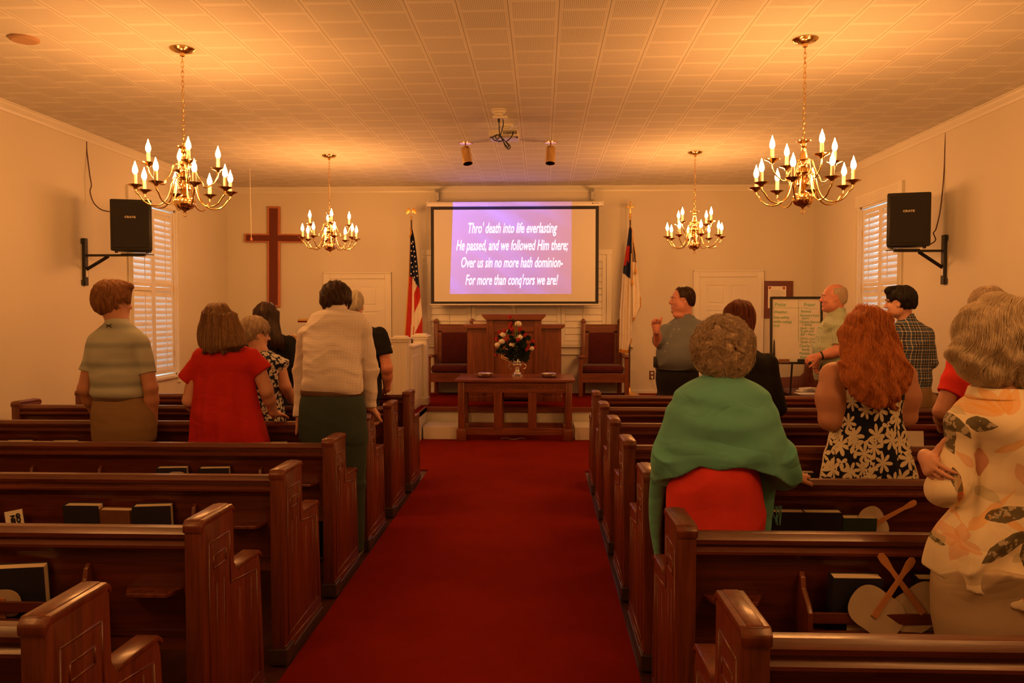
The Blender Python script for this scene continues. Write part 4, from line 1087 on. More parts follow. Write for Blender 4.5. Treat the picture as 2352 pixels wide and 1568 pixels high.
fold = lambda s, t: .035*min(1, t*2)*math.sin(s*PI*4.2+1.0)+.01*math.sin(s*13+t*4)
def cf(s, t):
    if t > .975 or (s > .93 and t > .88): return 3
    if s > .80: return 0 if t < .2 else (1 if t > .24 else 1)
    if t < .24+.06*(s): 
        if s < .78 and .14 < t: return 2 if (s < .62) else 0
        return 0
    if t < .30 and s < .25: return 2
    if t < .36+.05*s and s < .8: return 0
    return 1
drape('flag_cloth', L, R_, 36, 120, fold, cf, [M_FBLU, M_FWHT, M_FRED, M_GOLDF], fl)
L2 = [(0, xx(sc_(176)), zz(sr(330))), (.4, xx(sc_(180)), zz(sr(560))), (1, xx(sc_(182)), zz(sr(950)))]
R2 = [(0, xx(sc_(182)), zz(sr(330))), (.25, xx(sc_(208)), zz(sr(480))), (.8, xx(sc_(244)), zz(sr(750))), (.86, xx(sc_(248)), zz(sr(830))), (1, xx(sc_(190)), zz(sr(945)))]
def cf2(s, t):
    if t < .27: return 0 if int(s*7) != 2 else 1
    if t > .955 or (t > .80 and s > .86): return 3
    return 1
drape('flag_tail', L2, R2, 20, 90, lambda s, t: .03*t*math.sin(s*PI*2.2)-.02, cf2, [M_FBLU, M_FWHT, M_FRED, M_GOLDF], fl)
m = MB(); m.tube([(xx(sc_(160)), -.04, zz(sr(200))), (xx(sc_(178)), -.05, zz(sr(260))), (xx(sc_(172)), -.06, zz(sr(420))), (xx(sc_(173)), -.06, zz(sr(620)))], .006, 6)
m.lathe([(0, 0), (.01, -.01), (.018, -.06), (.014, -.09), (0, -.09)], c=(xx(sc_(173)), -.06, zz(sr(620))), seg=10); m.lathe([(0, 0), (.01, -.01), (.018, -.06), (.014, -.09), (0, -.09)], c=(xx(sc_(200)), -.06, zz(sr(530))), seg=10)
m.tube([(xx(sc_(178)), -.05, zz(sr(300))), (xx(sc_(198)), -.07, zz(sr(430))), (xx(sc_(200)), -.06, zz(sr(530)))], .005, 6)
m.build('tassel', M_GOLDF, fl, True)

# brass lamp behind the man in the white shirt, papers on the corner pew
q = at(700, 736, 10.6); r = thing('music_stand_lamp', 'small horizontal brass lamp behind the man in the white shirt', 'lamp', (q.x+.06, 10.6, PZ))
hz = q.z-PZ
MB().tube([(-.15, 0, hz), (.12, 0, hz)], .024, 14).build('shade', M_BRASS, r, 40)
MB().tube([(0, .05, hz-.02), (0, .06, .02)], .010, 8).tube([(0, 0, hz), (0, .05, hz-.02)], .008, 8).build('pole', M_BRASS, r, 40); MB().lathe([(0, 0), (.13, 0), (.12, .02), (0, .03)], c=(0, .06, 0), seg=24).build('base', M_BRASS, r, 40)
for k, (x, y, rz, lb) in enumerate([(3.72, 11.3, .3, 'white booklet at the bottom of the pile on the corner pew'), (3.75, 11.32, -.1, 'white booklet in the middle of the pile on the corner pew'), (3.76, 11.3, .5, 'white booklet on top of the pile on the corner pew')]):
    o = MB().box(-.11, .11, -.08, .08, 0, .018, .003).build('booklet', M_PAPER); o.location = (x, y, .476+k*.0185); o.rotation_euler = (0, 0, rz); tag(o, lb, 'booklet', 'papers on the corner pew')
o = MB().box(-.16, .16, -.12, .12, 0, .004).build('paper_sheet', M_PAPER); o.location = (3.66, 11.02, .476); tag(o, 'loose clear-white sheets spread over the corner pew cushion', 'paper', 'papers on the corner pew')
# ============================================================ PEOPLE: distance-field modelling
class Field:
    def __init__(s, lo, hi, v):
        s.v = v; s.lo = np.array(lo, np.float32); n = np.ceil((np.array(hi)-np.array(lo))/v).astype(int)+1; s.n = n
        s.ax = [s.lo[i]+v*np.arange(n[i], dtype=np.float32) for i in range(3)]
        s.F = np.full(tuple(n), 0.5, np.float32)
    def sl(s, lo, hi):
        out = []
        for i in range(3):
            a = int(max(0, math.floor((lo[i]-s.lo[i])/s.v))); b = int(min(s.n[i], math.ceil((hi[i]-s.lo[i])/s.v)+1))
            if b <= a: return None
            out.append(slice(a, b))
        return tuple(out)
    def grid(s, sl):
        return s.ax[0][sl[0]][:, None, None], s.ax[1][sl[1]][None, :, None], s.ax[2][sl[2]][None, None, :]
    def put(s, sl, d, k, mode):
        F = s.F[sl]; d = d.astype(np.float32)
        if mode == 'add':
            if k > 0: h = np.maximum(k-np.abs(F-d), 0)/k; F = np.minimum(F, d)-h*h*k*.25
            else: F = np.minimum(F, d)
        elif mode == 'sub':
            d = -d
            if k > 0: h = np.maximum(k-np.abs(F-d), 0)/k; F = np.maximum(F, d)+h*h*k*.25
            else: F = np.maximum(F, d)
        elif mode == 'int':
            F = np.maximum(F, d)
        s.F[sl] = F
    def cap(s, a, b, ra, rb, k=.02, mode='add'):
        a = np.array(a, np.float32); b = np.array(b, np.float32); m = max(ra, rb)+k+.03
        sl = s.sl(np.minimum(a, b)-m, np.maximum(a, b)+m)
        if sl is None: return s
        X, Y, Z = s.grid(sl); ab = b-a; L = float(ab@ab)+1e-9
        t = np.clip(((X-a[0])*ab[0]+(Y-a[1])*ab[1]+(Z-a[2])*ab[2])/L, 0, 1)
        d = np.sqrt((X-a[0]-t*ab[0])**2+(Y-a[1]-t*ab[1])**2+(Z-a[2]-t*ab[2])**2)-(ra+(rb-ra)*t)
        s.put(sl, d, k, mode); return s
    def cyl(s, a, b, ra, rb, k=.02, mode='add'):
        """cone with flat ends"""
        a = np.array(a, np.float32); b = np.array(b, np.float32); m = max(ra, rb)+k+.03
        sl = s.sl(np.minimum(a, b)-m, np.maximum(a, b)+m)
        if sl is None: return s
        X, Y, Z = s.grid(sl); ab = b-a; Ln = float(np.linalg.norm(ab)); u = ab/Ln
        h = (X-a[0])*u[0]+(Y-a[1])*u[1]+(Z-a[2])*u[2]; t = np.clip(h/Ln, 0, 1)
        r2 = (X-a[0])**2+(Y-a[1])**2+(Z-a[2])**2-h*h
        d = np.sqrt(np.maximum(r2, 0))-(ra+(rb-ra)*t)
        s.put(sl, np.maximum(d, np.maximum(-h, h-Ln)), k, mode); return s
    def chain(s, pts, rs, k=.02):
        for i in range(len(pts)-1): s.cap(pts[i], pts[i+1], rs[i], rs[i+1], k)
        return s
    def ell(s, c, r, R=None, k=.02, mode='add'):
        c = np.array(c, np.float32); m = max(r)+k+.03
        sl = s.sl(c-m, c+m)
        if sl is None: return s
        X, Y, Z = s.grid(sl); X = X-c[0]; Y = Y-c[1]; Z = Z-c[2]
        if R is not None:       # R columns = local axes in world
            R = np.array(R, np.float32)
            x = X*R[0, 0]+Y*R[1, 0]+Z*R[2, 0]; y = X*R[0, 1]+Y*R[1, 1]+Z*R[2, 1]; z = X*R[0, 2]+Y*R[1, 2]+Z*R[2, 2]
        else: x, y, z = X, Y, Z
        k0 = np.sqrt((x/r[0])**2+(y/r[1])**2+(z/r[2])**2)+1e-6
        k1 = np.sqrt((x/r[0]**2)**2+(y/r[1]**2)**2+(z/r[2]**2)**2)+1e-6
        s.put(sl, k0*(k0-1)/k1, k, mode); return s
    def loft(s, secs, k=.02, yaw=0.0, p=2.0, mode='add', zcap=True):
        """secs: list of (z, cx, cy, a, b) ; smooth interpolation along z"""
        A = np.array(sorted(secs), np.float32); z0, z1 = A[0, 0], A[-1, 0]
        mx = float(max(A[:, 3].max(), A[:, 4].max()))+k+.05
        sl = s.sl((A[:, 1].min()-mx, A[:, 2].min()-mx, z0-k-.03), (A[:, 1].max()+mx, A[:, 2].max()+mx, z1+k+.03))
        if sl is None: return s
        X, Y, Z = s.grid(sl); z = Z[0, 0]; zc = np.clip(z, z0, z1)
        def interp(col):           # monotone-ish cubic (finite-difference Hermite)
            xs = A[:, 0]; ys = A[:, col]; n = len(xs)
            if n < 3: return np.interp(zc, xs, ys)
            m = np.gradient(ys, xs); i = np.clip(np.searchsorted(xs, zc)-1, 0, n-2); h = xs[i+1]-xs[i]; t = (zc-xs[i])/h
            return (2*t**3-3*t**2+1)*ys[i]+(t**3-2*t**2+t)*h*m[i]+(-2*t**3+3*t**2)*ys[i+1]+(t**3-t**2)*h*m[i+1]
        cx, cyy, a, b = [interp(c)[None, None, :] for c in (1, 2, 3, 4)]
        a = np.maximum(a, .004); b = np.maximum(b, .004)
        x, y = X-cx, Y-cyy
        if yaw: c_, s_ = math.cos(yaw), math.sin(yaw); x, y = x*c_+y*s_, -x*s_+y*c_
        if p == 2.0: k0 = np.sqrt((x/a)**2+(y/b)**2)+1e-6
        else: k0 = (np.abs(x/a)**p+np.abs(y/b)**p)**(1/p)+1e-6
        k1 = np.sqrt((x/a**2)**2+(y/b**2)**2)+1e-6
        d = np.maximum(k0*(k0-1)/np.maximum(k1, k0/np.maximum(a, b)), -.2)
        if p != 2.0: d = (k0-1)*np.minimum(a, b)
        dz = np.maximum(z0-Z, Z-z1)
        if zcap: d = np.maximum(d, dz)
        s.put(sl, d, k, mode); return s
    def half(s, n, c, keep=True, lo=None, hi=None, k=0):
        """cut away the side the normal points to (optionally inside a box)"""
        sl = s.sl(lo, hi) if lo is not None else tuple(slice(0, q) for q in s.n)
        if sl is None: return s
        X, Y, Z = s.grid(sl); n = np.array(n, float); n /= np.linalg.norm(n)
        d = (X-c[0])*n[0]+(Y-c[1])*n[1]+(Z-c[2])*n[2]
        s.F[sl] = np.maximum(s.F[sl], d); return s
    def disp(s, fn, lo=None, hi=None):
        sl = s.sl(lo, hi) if lo is not None else tuple(slice(0, q) for q in s.n)
        X, Y, Z = s.grid(sl); F = s.F[sl]
        s.F[sl] = F+fn(X, Y, Z).astype(np.float32)*(np.abs(F) < .06); return s
    def mesh_arrays(s):
        F = s.F; F[0] = F[-1] = .1; F[:, 0] = F[:, -1] = .1; F[:, :, 0] = F[:, :, -1] = .1
        S_ = F < 0
        nx, ny, nz = F.shape
        c = np.zeros((nx-1, ny-1, nz-1), np.int8)
        for i in (0, 1):
            for j in (0, 1):
                for l in (0, 1): c += S_[i:nx-1+i, j:ny-1+j, l:nz-1+l]
        cell = np.argwhere((c > 0) & (c < 8))
        idx = np.full(c.shape, -1, np.int32); idx[cell[:, 0], cell[:, 1], cell[:, 2]] = np.arange(len(cell))
        acc = np.zeros((len(cell), 3)); cnt = np.zeros(len(cell))
        off = [(0,0,0),(1,0,0),(0,1,0),(1,1,0),(0,0,1),(1,0,1),(0,1,1),(1,1,1)]
        V = [F[cell[:, 0]+o[0], cell[:, 1]+o[1], cell[:, 2]+o[2]] for o in off]
        for a in range(8):
            for ax in range(3):
                if off[a][ax] == 0:
                    o2 = list(off[a]); o2[ax] = 1; b = off.index(tuple(o2))
                    va, vb = V[a], V[b]; m = (va < 0) != (vb < 0); t = np.where(m, va/np.where(m, va-vb, 1), 0)
                    for q in range(3): acc[:, q] += m*(off[a][q]+(t if q == ax else 0))
                    cnt += m
        P = (acc/cnt[:, None]+cell)*s.v+s.lo
        quads = []
        for ax in range(3):
            o1, o2 = [(1, 2), (2, 0), (0, 1)][ax]
            sh = [slice(1, -1)]*3; sh[ax] = slice(0, -1); sh2 = list(sh); sh2[ax] = slice(1, None)
            A, B = S_[tuple(sh)], S_[tuple(sh2)]
            e = np.argwhere(A != B); pos = A[e[:, 0], e[:, 1], e[:, 2]]
            e = e+1; e[:, ax] -= 1
            def ci(d1, d2):
                q = e.copy(); q[:, o1] -= d1; q[:, o2] -= d2; return idx[q[:, 0], q[:, 1], q[:, 2]]
            q = np.stack([ci(1, 1), ci(0, 1), ci(0, 0), ci(1, 0)], 1)
            q[~pos] = q[~pos][:, ::-1]; quads.append(q)
        Q_ = np.concatenate(quads)
        return P.astype(np.float32), Q_[(Q_ >= 0).all(1)]
    def sample(s, P):
        """trilinear value at points"""
        g = (P-s.lo)/s.v; g = np.clip(g, 0, np.array(s.n)-1.001); i = g.astype(int); f = g-i
        r = 0
        for a in (0, 1):
            for b in (0, 1):
                for c in (0, 1):
                    w_ = (f[:, 0] if a else 1-f[:, 0])*(f[:, 1] if b else 1-f[:, 1])*(f[:, 2] if c else 1-f[:, 2])
                    r = r+w_*s.F[i[:, 0]+a, i[:, 1]+b, i[:, 2]+c]
        return r
    def grad(s, P):
        e = s.v*1.2; g = np.stack([s.sample(P+np.eye(3)[k]*e)-s.sample(P-np.eye(3)[k]*e) for k in range(3)], 1)
        return g/(np.linalg.norm(g, axis=1)[:, None]+1e-9)
    def build(s, name, mat, parent=None, keep=1):
        P, Q_ = s.mesh_arrays()
        # keep only the large connected pieces
        if keep and len(Q_):
            lab = np.arange(len(P))
            for _ in range(400):
                m = lab[Q_].min(1); new = lab.copy(); np.minimum.at(new, Q_.ravel(), np.repeat(m, 4)); new = new[new]
                if (new == lab).all(): break
                lab = new
            u, cn = np.unique(lab, return_counts=True); good = u[cn > max(60, cn.max()*(.5 if keep == 1 else .01))]
            ok = np.isin(lab, good); remap = np.cumsum(ok)-1; Q_ = remap[Q_[ok[Q_[:, 0]]]]; P = P[ok]
        return np_mesh(name, P, Q_, mat, parent)
def np_mesh(name, P, Q_, mat, parent=None, smooth=True, mats=None):
    me = bpy.data.meshes.new(name); n = Q_.shape[1]
    me.vertices.add(len(P)); me.vertices.foreach_set('co', np.ascontiguousarray(P, np.float32).ravel())
    me.loops.add(Q_.size); me.loops.foreach_set('vertex_index', np.ascontiguousarray(Q_, np.int32).ravel())
    me.polygons.add(len(Q_)); me.polygons.foreach_set('loop_start', np.arange(0, Q_.size, n, dtype=np.int32))
    me.update(calc_edges=True); me.polygons.foreach_set('use_smooth', np.full(len(Q_), smooth))
    for m_ in (mat if isinstance(mat, (list, tuple)) else [mat]): me.materials.append(m_)
    o = bpy.data.objects.new(name, me); COL.objects.link(o)
    if parent is not None: o.parent = parent
    return o

def rotm(yaw=0, pitch=0, roll=0):
    """columns: local x, y(face), z(up) in world. yaw>0 turns face to -x (left), pitch>0 looks up"""
    return np.array((Matrix.Rotation(yaw, 3, 'Z') @ Matrix.Rotation(pitch, 3, 'X') @ Matrix.Rotation(roll, 3, 'Y')))
def strands(F, seeds, flow, n, step, r, lift=.002, jit=.25, seed=1, mat=None, parent=None, name='hair_strands', dens=None, tip=.35, drop=0):
    r = r*HR
    """grow thin tubes over the level set of F. flow(P)-> direction field"""
    rn = np.random.RandomState(seed); P = seeds.copy(); M = len(P)
    path = [P.copy()]; off = lift*(0.2+rn.rand(M, 1)*1.6); jd = rn.randn(M, 3)*jit
    D = None
    for i in range(n):
        g = F.grad(P); d = flow(P)+jd
        if i % 3 == 2: jd = jd*.8+rn.randn(M, 3)*jit*.3
        d = d-(d*g).sum(1)[:, None]*g*(1.0-drop); d /= np.linalg.norm(d, axis=1)[:, None]+1e-9
        D = d if D is None else .55*D+.45*d; D /= np.linalg.norm(D, axis=1)[:, None]+1e-9
        P = P+D*step*(.75+.5*rn.rand(M, 1)); v = F.sample(P)[:, None]
        if drop == 0: P = P-g*(v-off)
        else: P = P-g*np.minimum(v-off, 0)
        path.append(P.copy())
    path = np.stack(path, 1)        # M,n+1,3
    K = n+1
    t = np.gradient(path, axis=1); t /= np.linalg.norm(t, axis=2)[:, :, None]+1e-9
    nm = np.stack([F.grad(path[:, i]) for i in range(K)], 1); sd = np.cross(t, nm); sd /= np.linalg.norm(sd, axis=2)[:, :, None]+1e-9
    rr = r*(1-(1-tip)*np.linspace(0, 1, K)**2)[None, :, None]*(.7+.6*rn.rand(M, 1, 1))
    V = np.stack([path+sd*rr, path+nm*rr*.8, path-sd*rr], 2)     # M,K,3,3
    base = (np.arange(M)[:, None, None]*K+np.arange(K-1)[None, :, None])*3
    q = []
    for a, b in ((0, 1), (1, 2), (2, 0)):
        q.append(np.concatenate([base+a, base+b, base+3+b, base+3+a], 2).reshape(-1, 4))
    return np_mesh(name, V.reshape(-1, 3), np.concatenate(q), mat, parent)
HR, HN = .52, 2.2
def seeds_on(F, n, cond=None, seed=0):
    n = int(n*HN)
    P, Q_ = F.mesh_arrays(); rn = np.random.RandomState(seed)
    if cond is not None: P = P[cond(P)]
    return P[rn.randint(0, len(P), n)].astype(float)

def hair_mat(name, c0, c1, c2=None, stretch=(60, 60, 5), rough=.42, bump=.5):
    m, nt, b = new_mat(name); q = N(nt); o = q.obj()
    a = q.noise(q.mapp(o, stretch), 1.6, 4, .6, .4)[0]
    g = q.n('ShaderNodeNewGeometry').outputs['Random Per Island']
    f = q.m('ADD', q.m('MULTIPLY', a, .75), q.m('MULTIPLY', g, .35), clamp=True)
    big = q.noise(o, 9, 2)[0]
    c = q.ramp(f, [(.25, c0), (.6, c1), (.9, c2 or c1)])
    c = q.mix(q.m('MULTIPLY', big, .25), c, c0)
    q.link(c, b.inputs['Base Color']); setp(b, rough=rough, spec=.45)
    q.link(q.bump(a, bump, .006), b.inputs['Normal'])
    return m
def skin_mat(name, col, blot=.1):
    m, nt, b = new_mat(name); q = N(nt); o = q.obj()
    f = q.noise(o, 22, 4)[0]; c = q.mix(f, [x*(1-blot) for x in col], [min(1, x*(1+blot)) for x in col])
    f2 = q.noise(o, 5, 2)[0]
    c = q.mix(q.m('MULTIPLY', f2, .25), c, (col[0], col[1]*.75, col[2]*.7))
    q.link(c, b.inputs['Base Color']); setp(b, rough=.5, spec=.4, sss=.0)
    q.link(q.bump(q.noise(o, 300, 2)[0], .08, .001), b.inputs['Normal'])
    return m
SK1 = skin_mat('skin fair', (.62, .34, .25)); SK2 = skin_mat('skin tanned', (.50, .25, .17)); SK3 = skin_mat('skin ruddy', (.62, .27, .20), .16)

def unit(v): v = np.array(v, float); return v/(np.linalg.norm(v)+1e-9)
def hand(F, wrist, d, n, side, curl=.3, L=1.0, spread=.12, thumb=.6, k=.006, curls=None, thumb_dir=None):
    """d: direction of fingers, n: palm normal (where the palm faces), side: +1 if thumb towards cross(d,n)"""
    d = unit(d); n = unit(np.array(n)-np.dot(n, d)*d); s_ = np.cross(d, n)*side; W = np.array(wrist, float)
    pl = .088*L
    def pt(a, b, c): return W+d*a*L+s_*b*L+n*c*L
    R = np.stack([s_, n, d], 1)
    F.ell(pt(.05, 0, 0), (.040*L, .0155*L, .052*L), R, k=.012)
    F.cap(pt(-.02, 0, 0), pt(.03, 0, 0), .026*L, .026*L, k=.015)
    F.cap(pt(.02, .018, .006), pt(.05, .028, .008), .016*L, .013*L, k=.01)
    bases = [(.084, .029), (.090, .010), (.086, -.009), (.076, -.027)]; lens = [.072, .080, .074, .058]; rad = [.0088, .0090, .0086, .0078]
    for i in range(4):
        cu = (curls[i] if curls else curl)
        p = pt(bases[i][0]-.012, bases[i][1], 0); ang = 0; sp = spread*(1.2-i*.8)
        q = pt(bases[i][0], bases[i][1], 0); F.cap(p, q, rad[i]*1.15*L, rad[i]*1.1*L, k=.006)
        for j, fr in enumerate((.44, .31, .25)):
            ang += cu[j] if hasattr(cu, '__len__') else cu*(1.0, 1.25, .85)[j]
            dd = d*math.cos(ang)+n*math.sin(ang)+s_*math.sin(sp)*.5; dd = unit(dd)
            q2 = q+dd*lens[i]*fr*L; F.cap(q, q2, rad[i]*(1-.07*j)*L, rad[i]*(.93-.08*j)*L, k=.003); q = q2
    td = unit(thumb_dir) if thumb_dir is not None else unit(d*math.cos(thumb)+s_*math.sin(thumb)+n*.35)
    p = pt(.018, .024, .008); q = p+td*.040*L; F.cap(p, q, .0145*L, .0115*L, k=.008)
    td2 = unit(td+d*.25); q2 = q+td2*.030*L; F.cap(q, q2, .0112*L, .0105*L, k=.004); F.cap(q2, q2+unit(td2+d*.15)*.024*L, .0105*L, .0085*L, k=.003)

def head(F, c, R, sc=1.0, chub=0.0, male=True, nose=1.0, sx=1.0):
    """c: centre of the skull at eye height; local +y is the face"""
    C = np.array(c, float)
    def p(x, y, z): return C+R @ (np.array((x*sx, y, z))*sc)
    def E(x, y, z, r, k=.015, mode='add', RR=None): F.ell(p(x, y, z), tuple(q*sc*(sx if i == 0 else 1) for i, q in enumerate(r)), R if RR is None else R @ RR, k*sc, mode)
    E(0, -.018, .035, (.077, .097, .083)); E(0, -.045, .0, (.068, .068, .075), .03)
    E(0, .020, -.020, (.064, .074, .095), .03)
    E(0, .034, -.078, (.048+chub*.012, .052, .040), .03)
    E(0, .078, -.105, (.020, .016, .016), .02)
    for s_ in (-1, 1):
        E(s_*.048, .018, -.068, (.018+chub*.014, .04, .030+chub*.01), .03)
        E(s_*.040, .062, -.028, (.022+chub*.006, .022, .024), .025)
        E(s_*.030, .102, .004, (.016, .014, .011), .014, 'sub')
        E(s_*.030, .0795, .003, (.0135, .0125, .0125), .004)
        F.cap(p(s_*.018, .090, .022), p(s_*.046, .078, .024), .008*sc, .006*sc, .012*sc)
        Re = np.array(Matrix.Rotation(s_*-.35, 3, 'Z') @ Matrix.Rotation(.2, 3, 'X'))
        E(s_*.076, -.006, -.006, (.0085, .021, .033), .006, 'add', Re); E(s_*.083, .000, -.003, (.006, .011, .019), .006, 'sub', Re); E(s_*.073, .004, -.032, (.009, .010, .011), .008)
        E(s_*.011*nose, .100, -.031, (.0085*nose, .010, .0075), .008)
    F.cap(p(0, .088, .012), p(0, .105+.003*nose, -.026), .0085*sc, .0120*sc*nose, .012*sc)
    F.cap(p(-.018, .088, -.060), p(.018, .088, -.060), .0065*sc, .0065*sc, .008*sc); F.cap(p(-.015, .087, -.070), p(.015, .087, -.070), .007*sc, .007*sc, .008*sc)
    E(0, .0965, -.065, (.024, .006, .0018), .003, 'sub')
    E(0, .088, -.084, (.016, .006, .005), .008, 'sub')
    return p
def folds(seed, amp=.004, fx=9, fz=26, drag=0.6):
    rn = np.random.RandomState(seed); a = rn.rand(8)*6.28; b = .7+rn.rand(8)*.6
    def f(X, Y, Z):
        w1 = .035*np.sin(X*fx*b[0]+Y*7+a[0])+.02*np.sin(X*fx*2.3+a[1]+Z*5)
        u = (Z+w1+drag*np.abs(X)*.35)
        g = np.sin(u*fz*b[2]*2+a[2]+X*4*b[3])
        h = np.sin((Z*.6+X*1.1)*fz*b[4]*1.6+a[4]+Y*6)
        m = .5+.5*np.sin(Z*7*b[5]+a[5]+X*5)*np.sin(X*9*b[6]+a[6])
        r1 = (1-np.abs(np.sin(u*fz*1.1+a[6]+1.5*np.sin(X*5+a[7]))))**2.2; m2 = .5+.5*np.sin(Z*9+X*7*b[7]+a[1])
        return amp*(g*np.abs(g)**.5*m*.7+.4*h*(1-m)+.2*np.sin(u*fz*4.4+a[7])-1.1*r1*m2)
    return f
def vfolds(seed, amp=.006, n=9, cx=0, cy=0, z0=0, z1=1):
    """vertical folds growing from z1 (top) to z0 (hem)"""
    rn = np.random.RandomState(seed); a = rn.rand(6)*6.28
    def f(X, Y, Z):
        th = np.arctan2(Y-cy, X-cx); t = np.clip((z1-Z)/(z1-z0), 0, 1)
        return amp*t*(np.sin(th*n+a[0]+.7*np.sin(Z*6+a[1]))+.5*np.sin(th*n*1.7+a[2]+Z*3))
    return f
def arm(F, sh, el, wr, rs=(.052, .042, .040, .027), k=.02):
    if hasattr(F, 'core'): F.cap(F.core, sh, .05, rs[0]*.8, .03)
    F.cap(sh, el, rs[0], rs[1], k); m = np.array(el)*.62+np.array(wr)*.38
    F.cap(el, m, rs[1]*.98, rs[2]*1.02, k); F.cap(m, wr, rs[2], rs[3], k)
def shoe_and_leg(F, hip, knee, ank, r=(.085, .056, .040)):
    F.cap(hip, knee, r[0], r[1], .03); m = np.array(knee)*.65+np.array(ank)*.35; F.cap(knee, m, r[1]*.95, r[1]*.93, .02); F.cap(m, ank, r[1]*.93, r[2], .02)
    F.ell((ank[0], ank[1]+.05, .035), (.045, .12, .035), k=.02)
def person_root(name_lab, X, Y, F, skin, group='people standing between the pews'):
    o = F.build('person', skin); o.location = (X, Y, 0)
    tag(o, name_lab, 'person', group); return o
def short_hair(C, R, t=.010, sc=1.0, fringe=0, lo=-.07, v=.0045, vol=(0, 0, 0), seed=1, noise=.0025, face=(.155, -.035, .098), ear=True):
    """closed cap of hair around the skull"""
    C = np.array(C, float); F = Field(C-.19, C+.21, v)
    def p(x, y, z): return C+R @ (np.array((x, y, z))*sc)
    F.ell(p(0, -.019, .038), ((.078+t)*sc+vol[0], (.097+t)*sc+vol[1], (.084+t*1.1)*sc+vol[2]), R, .01)
    F.ell(p(0, -.050, -.005), ((.070+t*.6)*sc, (.066+t)*sc, (.078)*sc), R, .02)
    # face and forehead opening, ears, nape
    F.ell(p(0, face[0], face[1]), (.12*sc, face[2]*sc, .13*sc), R, .006, 'sub')
    if ear:
        for s_ in (-1, 1): F.ell(p(s_*.085, .022, -.018), (.03*sc, .042*sc, .046*sc), R, .006, 'sub')
    cN = p(0, 0, lo); F.half(-R[:, 2]-.35*R[:, 1]*0, cN)
    rn = np.random.RandomState(seed); a = rn.rand(6)*6.28
    def g(X, Y, Z):
        return noise*(np.sin(X*170+np.sin(Z*40+a[0])*2+Y*50)+np.sin(Y*150+X*60+a[1]+np.sin(Z*35)*2)+.6*np.sin(Z*90+X*90+a[2]))
    F.disp(g)
    return F, p
def crown_flow(p, up, R, down=.5, fwd=0):
    c0 = p(0, -.03, .14)
    def f(P):
        d = P-c0; d = d/(np.linalg.norm(d, axis=1)[:, None]+1e-6); return d+np.array((0, 0, -down))+R[:, 1]*fwd
    return f
def hair_pair(F, p, R, mat, parent, n, steps=9, step=.010, r=.0013, down=.5, fwd=0, lift=.002, jit=.2, seed=1, cond=None):
    o = F.build('hair', mat, parent)
    s_ = seeds_on(F, n, cond, seed)
    q = strands(F, s_, crown_flow(p, None, R, down, fwd), steps, step, r, lift, jit, seed, mat, o)
    return o
# ============================================================ PEOPLE
def frame_of(X0px, Y):
    """returns l(px, py, dy): local coordinates of a pixel at depth Y+dy for a person standing at X of the pixel"""
    X = at(X0px, 800, Y).x
    def l(px, py, dy=0.0):
        q = at(px, py, Y+dy); return np.array((q.x-X, dy, q.z))
    return X, l
def secs_px(l, rows, b_):
    """rows: (py, px_left, px_right, b, dy)"""
    out = []
    for py, a0, a1, b, dy in rows:
        p0, p1 = l(a0, py, dy), l(a1, py, dy); out.append((p0[2], (p0[0]+p1[0])/2, dy, (p1[0]-p0[0])/2, b))
    return out
def trousers(l, rows, name, mat, parent, z_foot=.03, legs=((-.09, 0), (.09, 0)), r=(.095, .075, .062), v=.010, lo=(-.4, -.35, .0), hi=(.45, .45, 1.3), fold=None, knee_dy=.0):
    F = Field(lo, hi, v); S_ = secs_px(l, rows, 0); F.loft(S_, .02)
    zb = min(q[0] for q in S_); cx = [q[1] for q in S_ if q[0] == zb][0]
    for lx, ly in legs:
        F.cap((cx+lx, 0, zb+.04), (lx*1.05+cx*.5, knee_dy, .50), r[0], r[1], .02); F.cyl((lx*1.05+cx*.5, knee_dy, .50), (lx*1.05+cx*.5, ly, .05), r[1], r[2], .02)
    if fold: F.disp(fold)
    return F.build(name, mat, parent)
def shoes(o, cx, legs=((-.09, 0), (.09, 0)), mat=None):
    for lx, ly in legs:
        m = MB(); m.ball((lx*1.05+cx, ly+.06, .04), (.048, .135, .045), 14, 8); m.box(lx*1.05+cx-.046, lx*1.05+cx+.046, ly-.07, ly+.18, .0, .02, .008)
        m.build('shoe', mat or M_SHOE, o, True)
M_SHOE = plain('brown shoe leather', (.05, .03, .02), .5)
def body_core(F, l, hip, chest, neck_base, C, R, nr=.056, legs=((-.09, 0), (.09, 0)), knee=.5, cx=0):
    """thin inner torso, neck and legs so that the body is one surface"""
    hip = np.array(hip, float); chest = np.array(chest, float); neck_base = np.array(neck_base, float)
    F.core = chest*.35+neck_base*.65-np.array((0, 0, .095))
    F.cap(hip, chest, .085, .095, .03); F.cap(chest, neck_base, .09, .055, .03)
    F.cap(neck_base, np.array(C)+R @ np.array((0, -.022, -.045)), nr*1.08, nr, .03)
    for lx, ly in legs:
        F.cap(hip+(lx*.8, 0, -.03), (lx*1.05+cx, 0, .50), .07, .05, .03); F.cap((lx*1.05+cx, 0, .50), (lx*1.05+cx, ly, .09), .045, .035, .02); F.cap((lx*1.05+cx, ly, .05), (lx*1.05+cx, ly+.10, .04), .032, .028, .02)

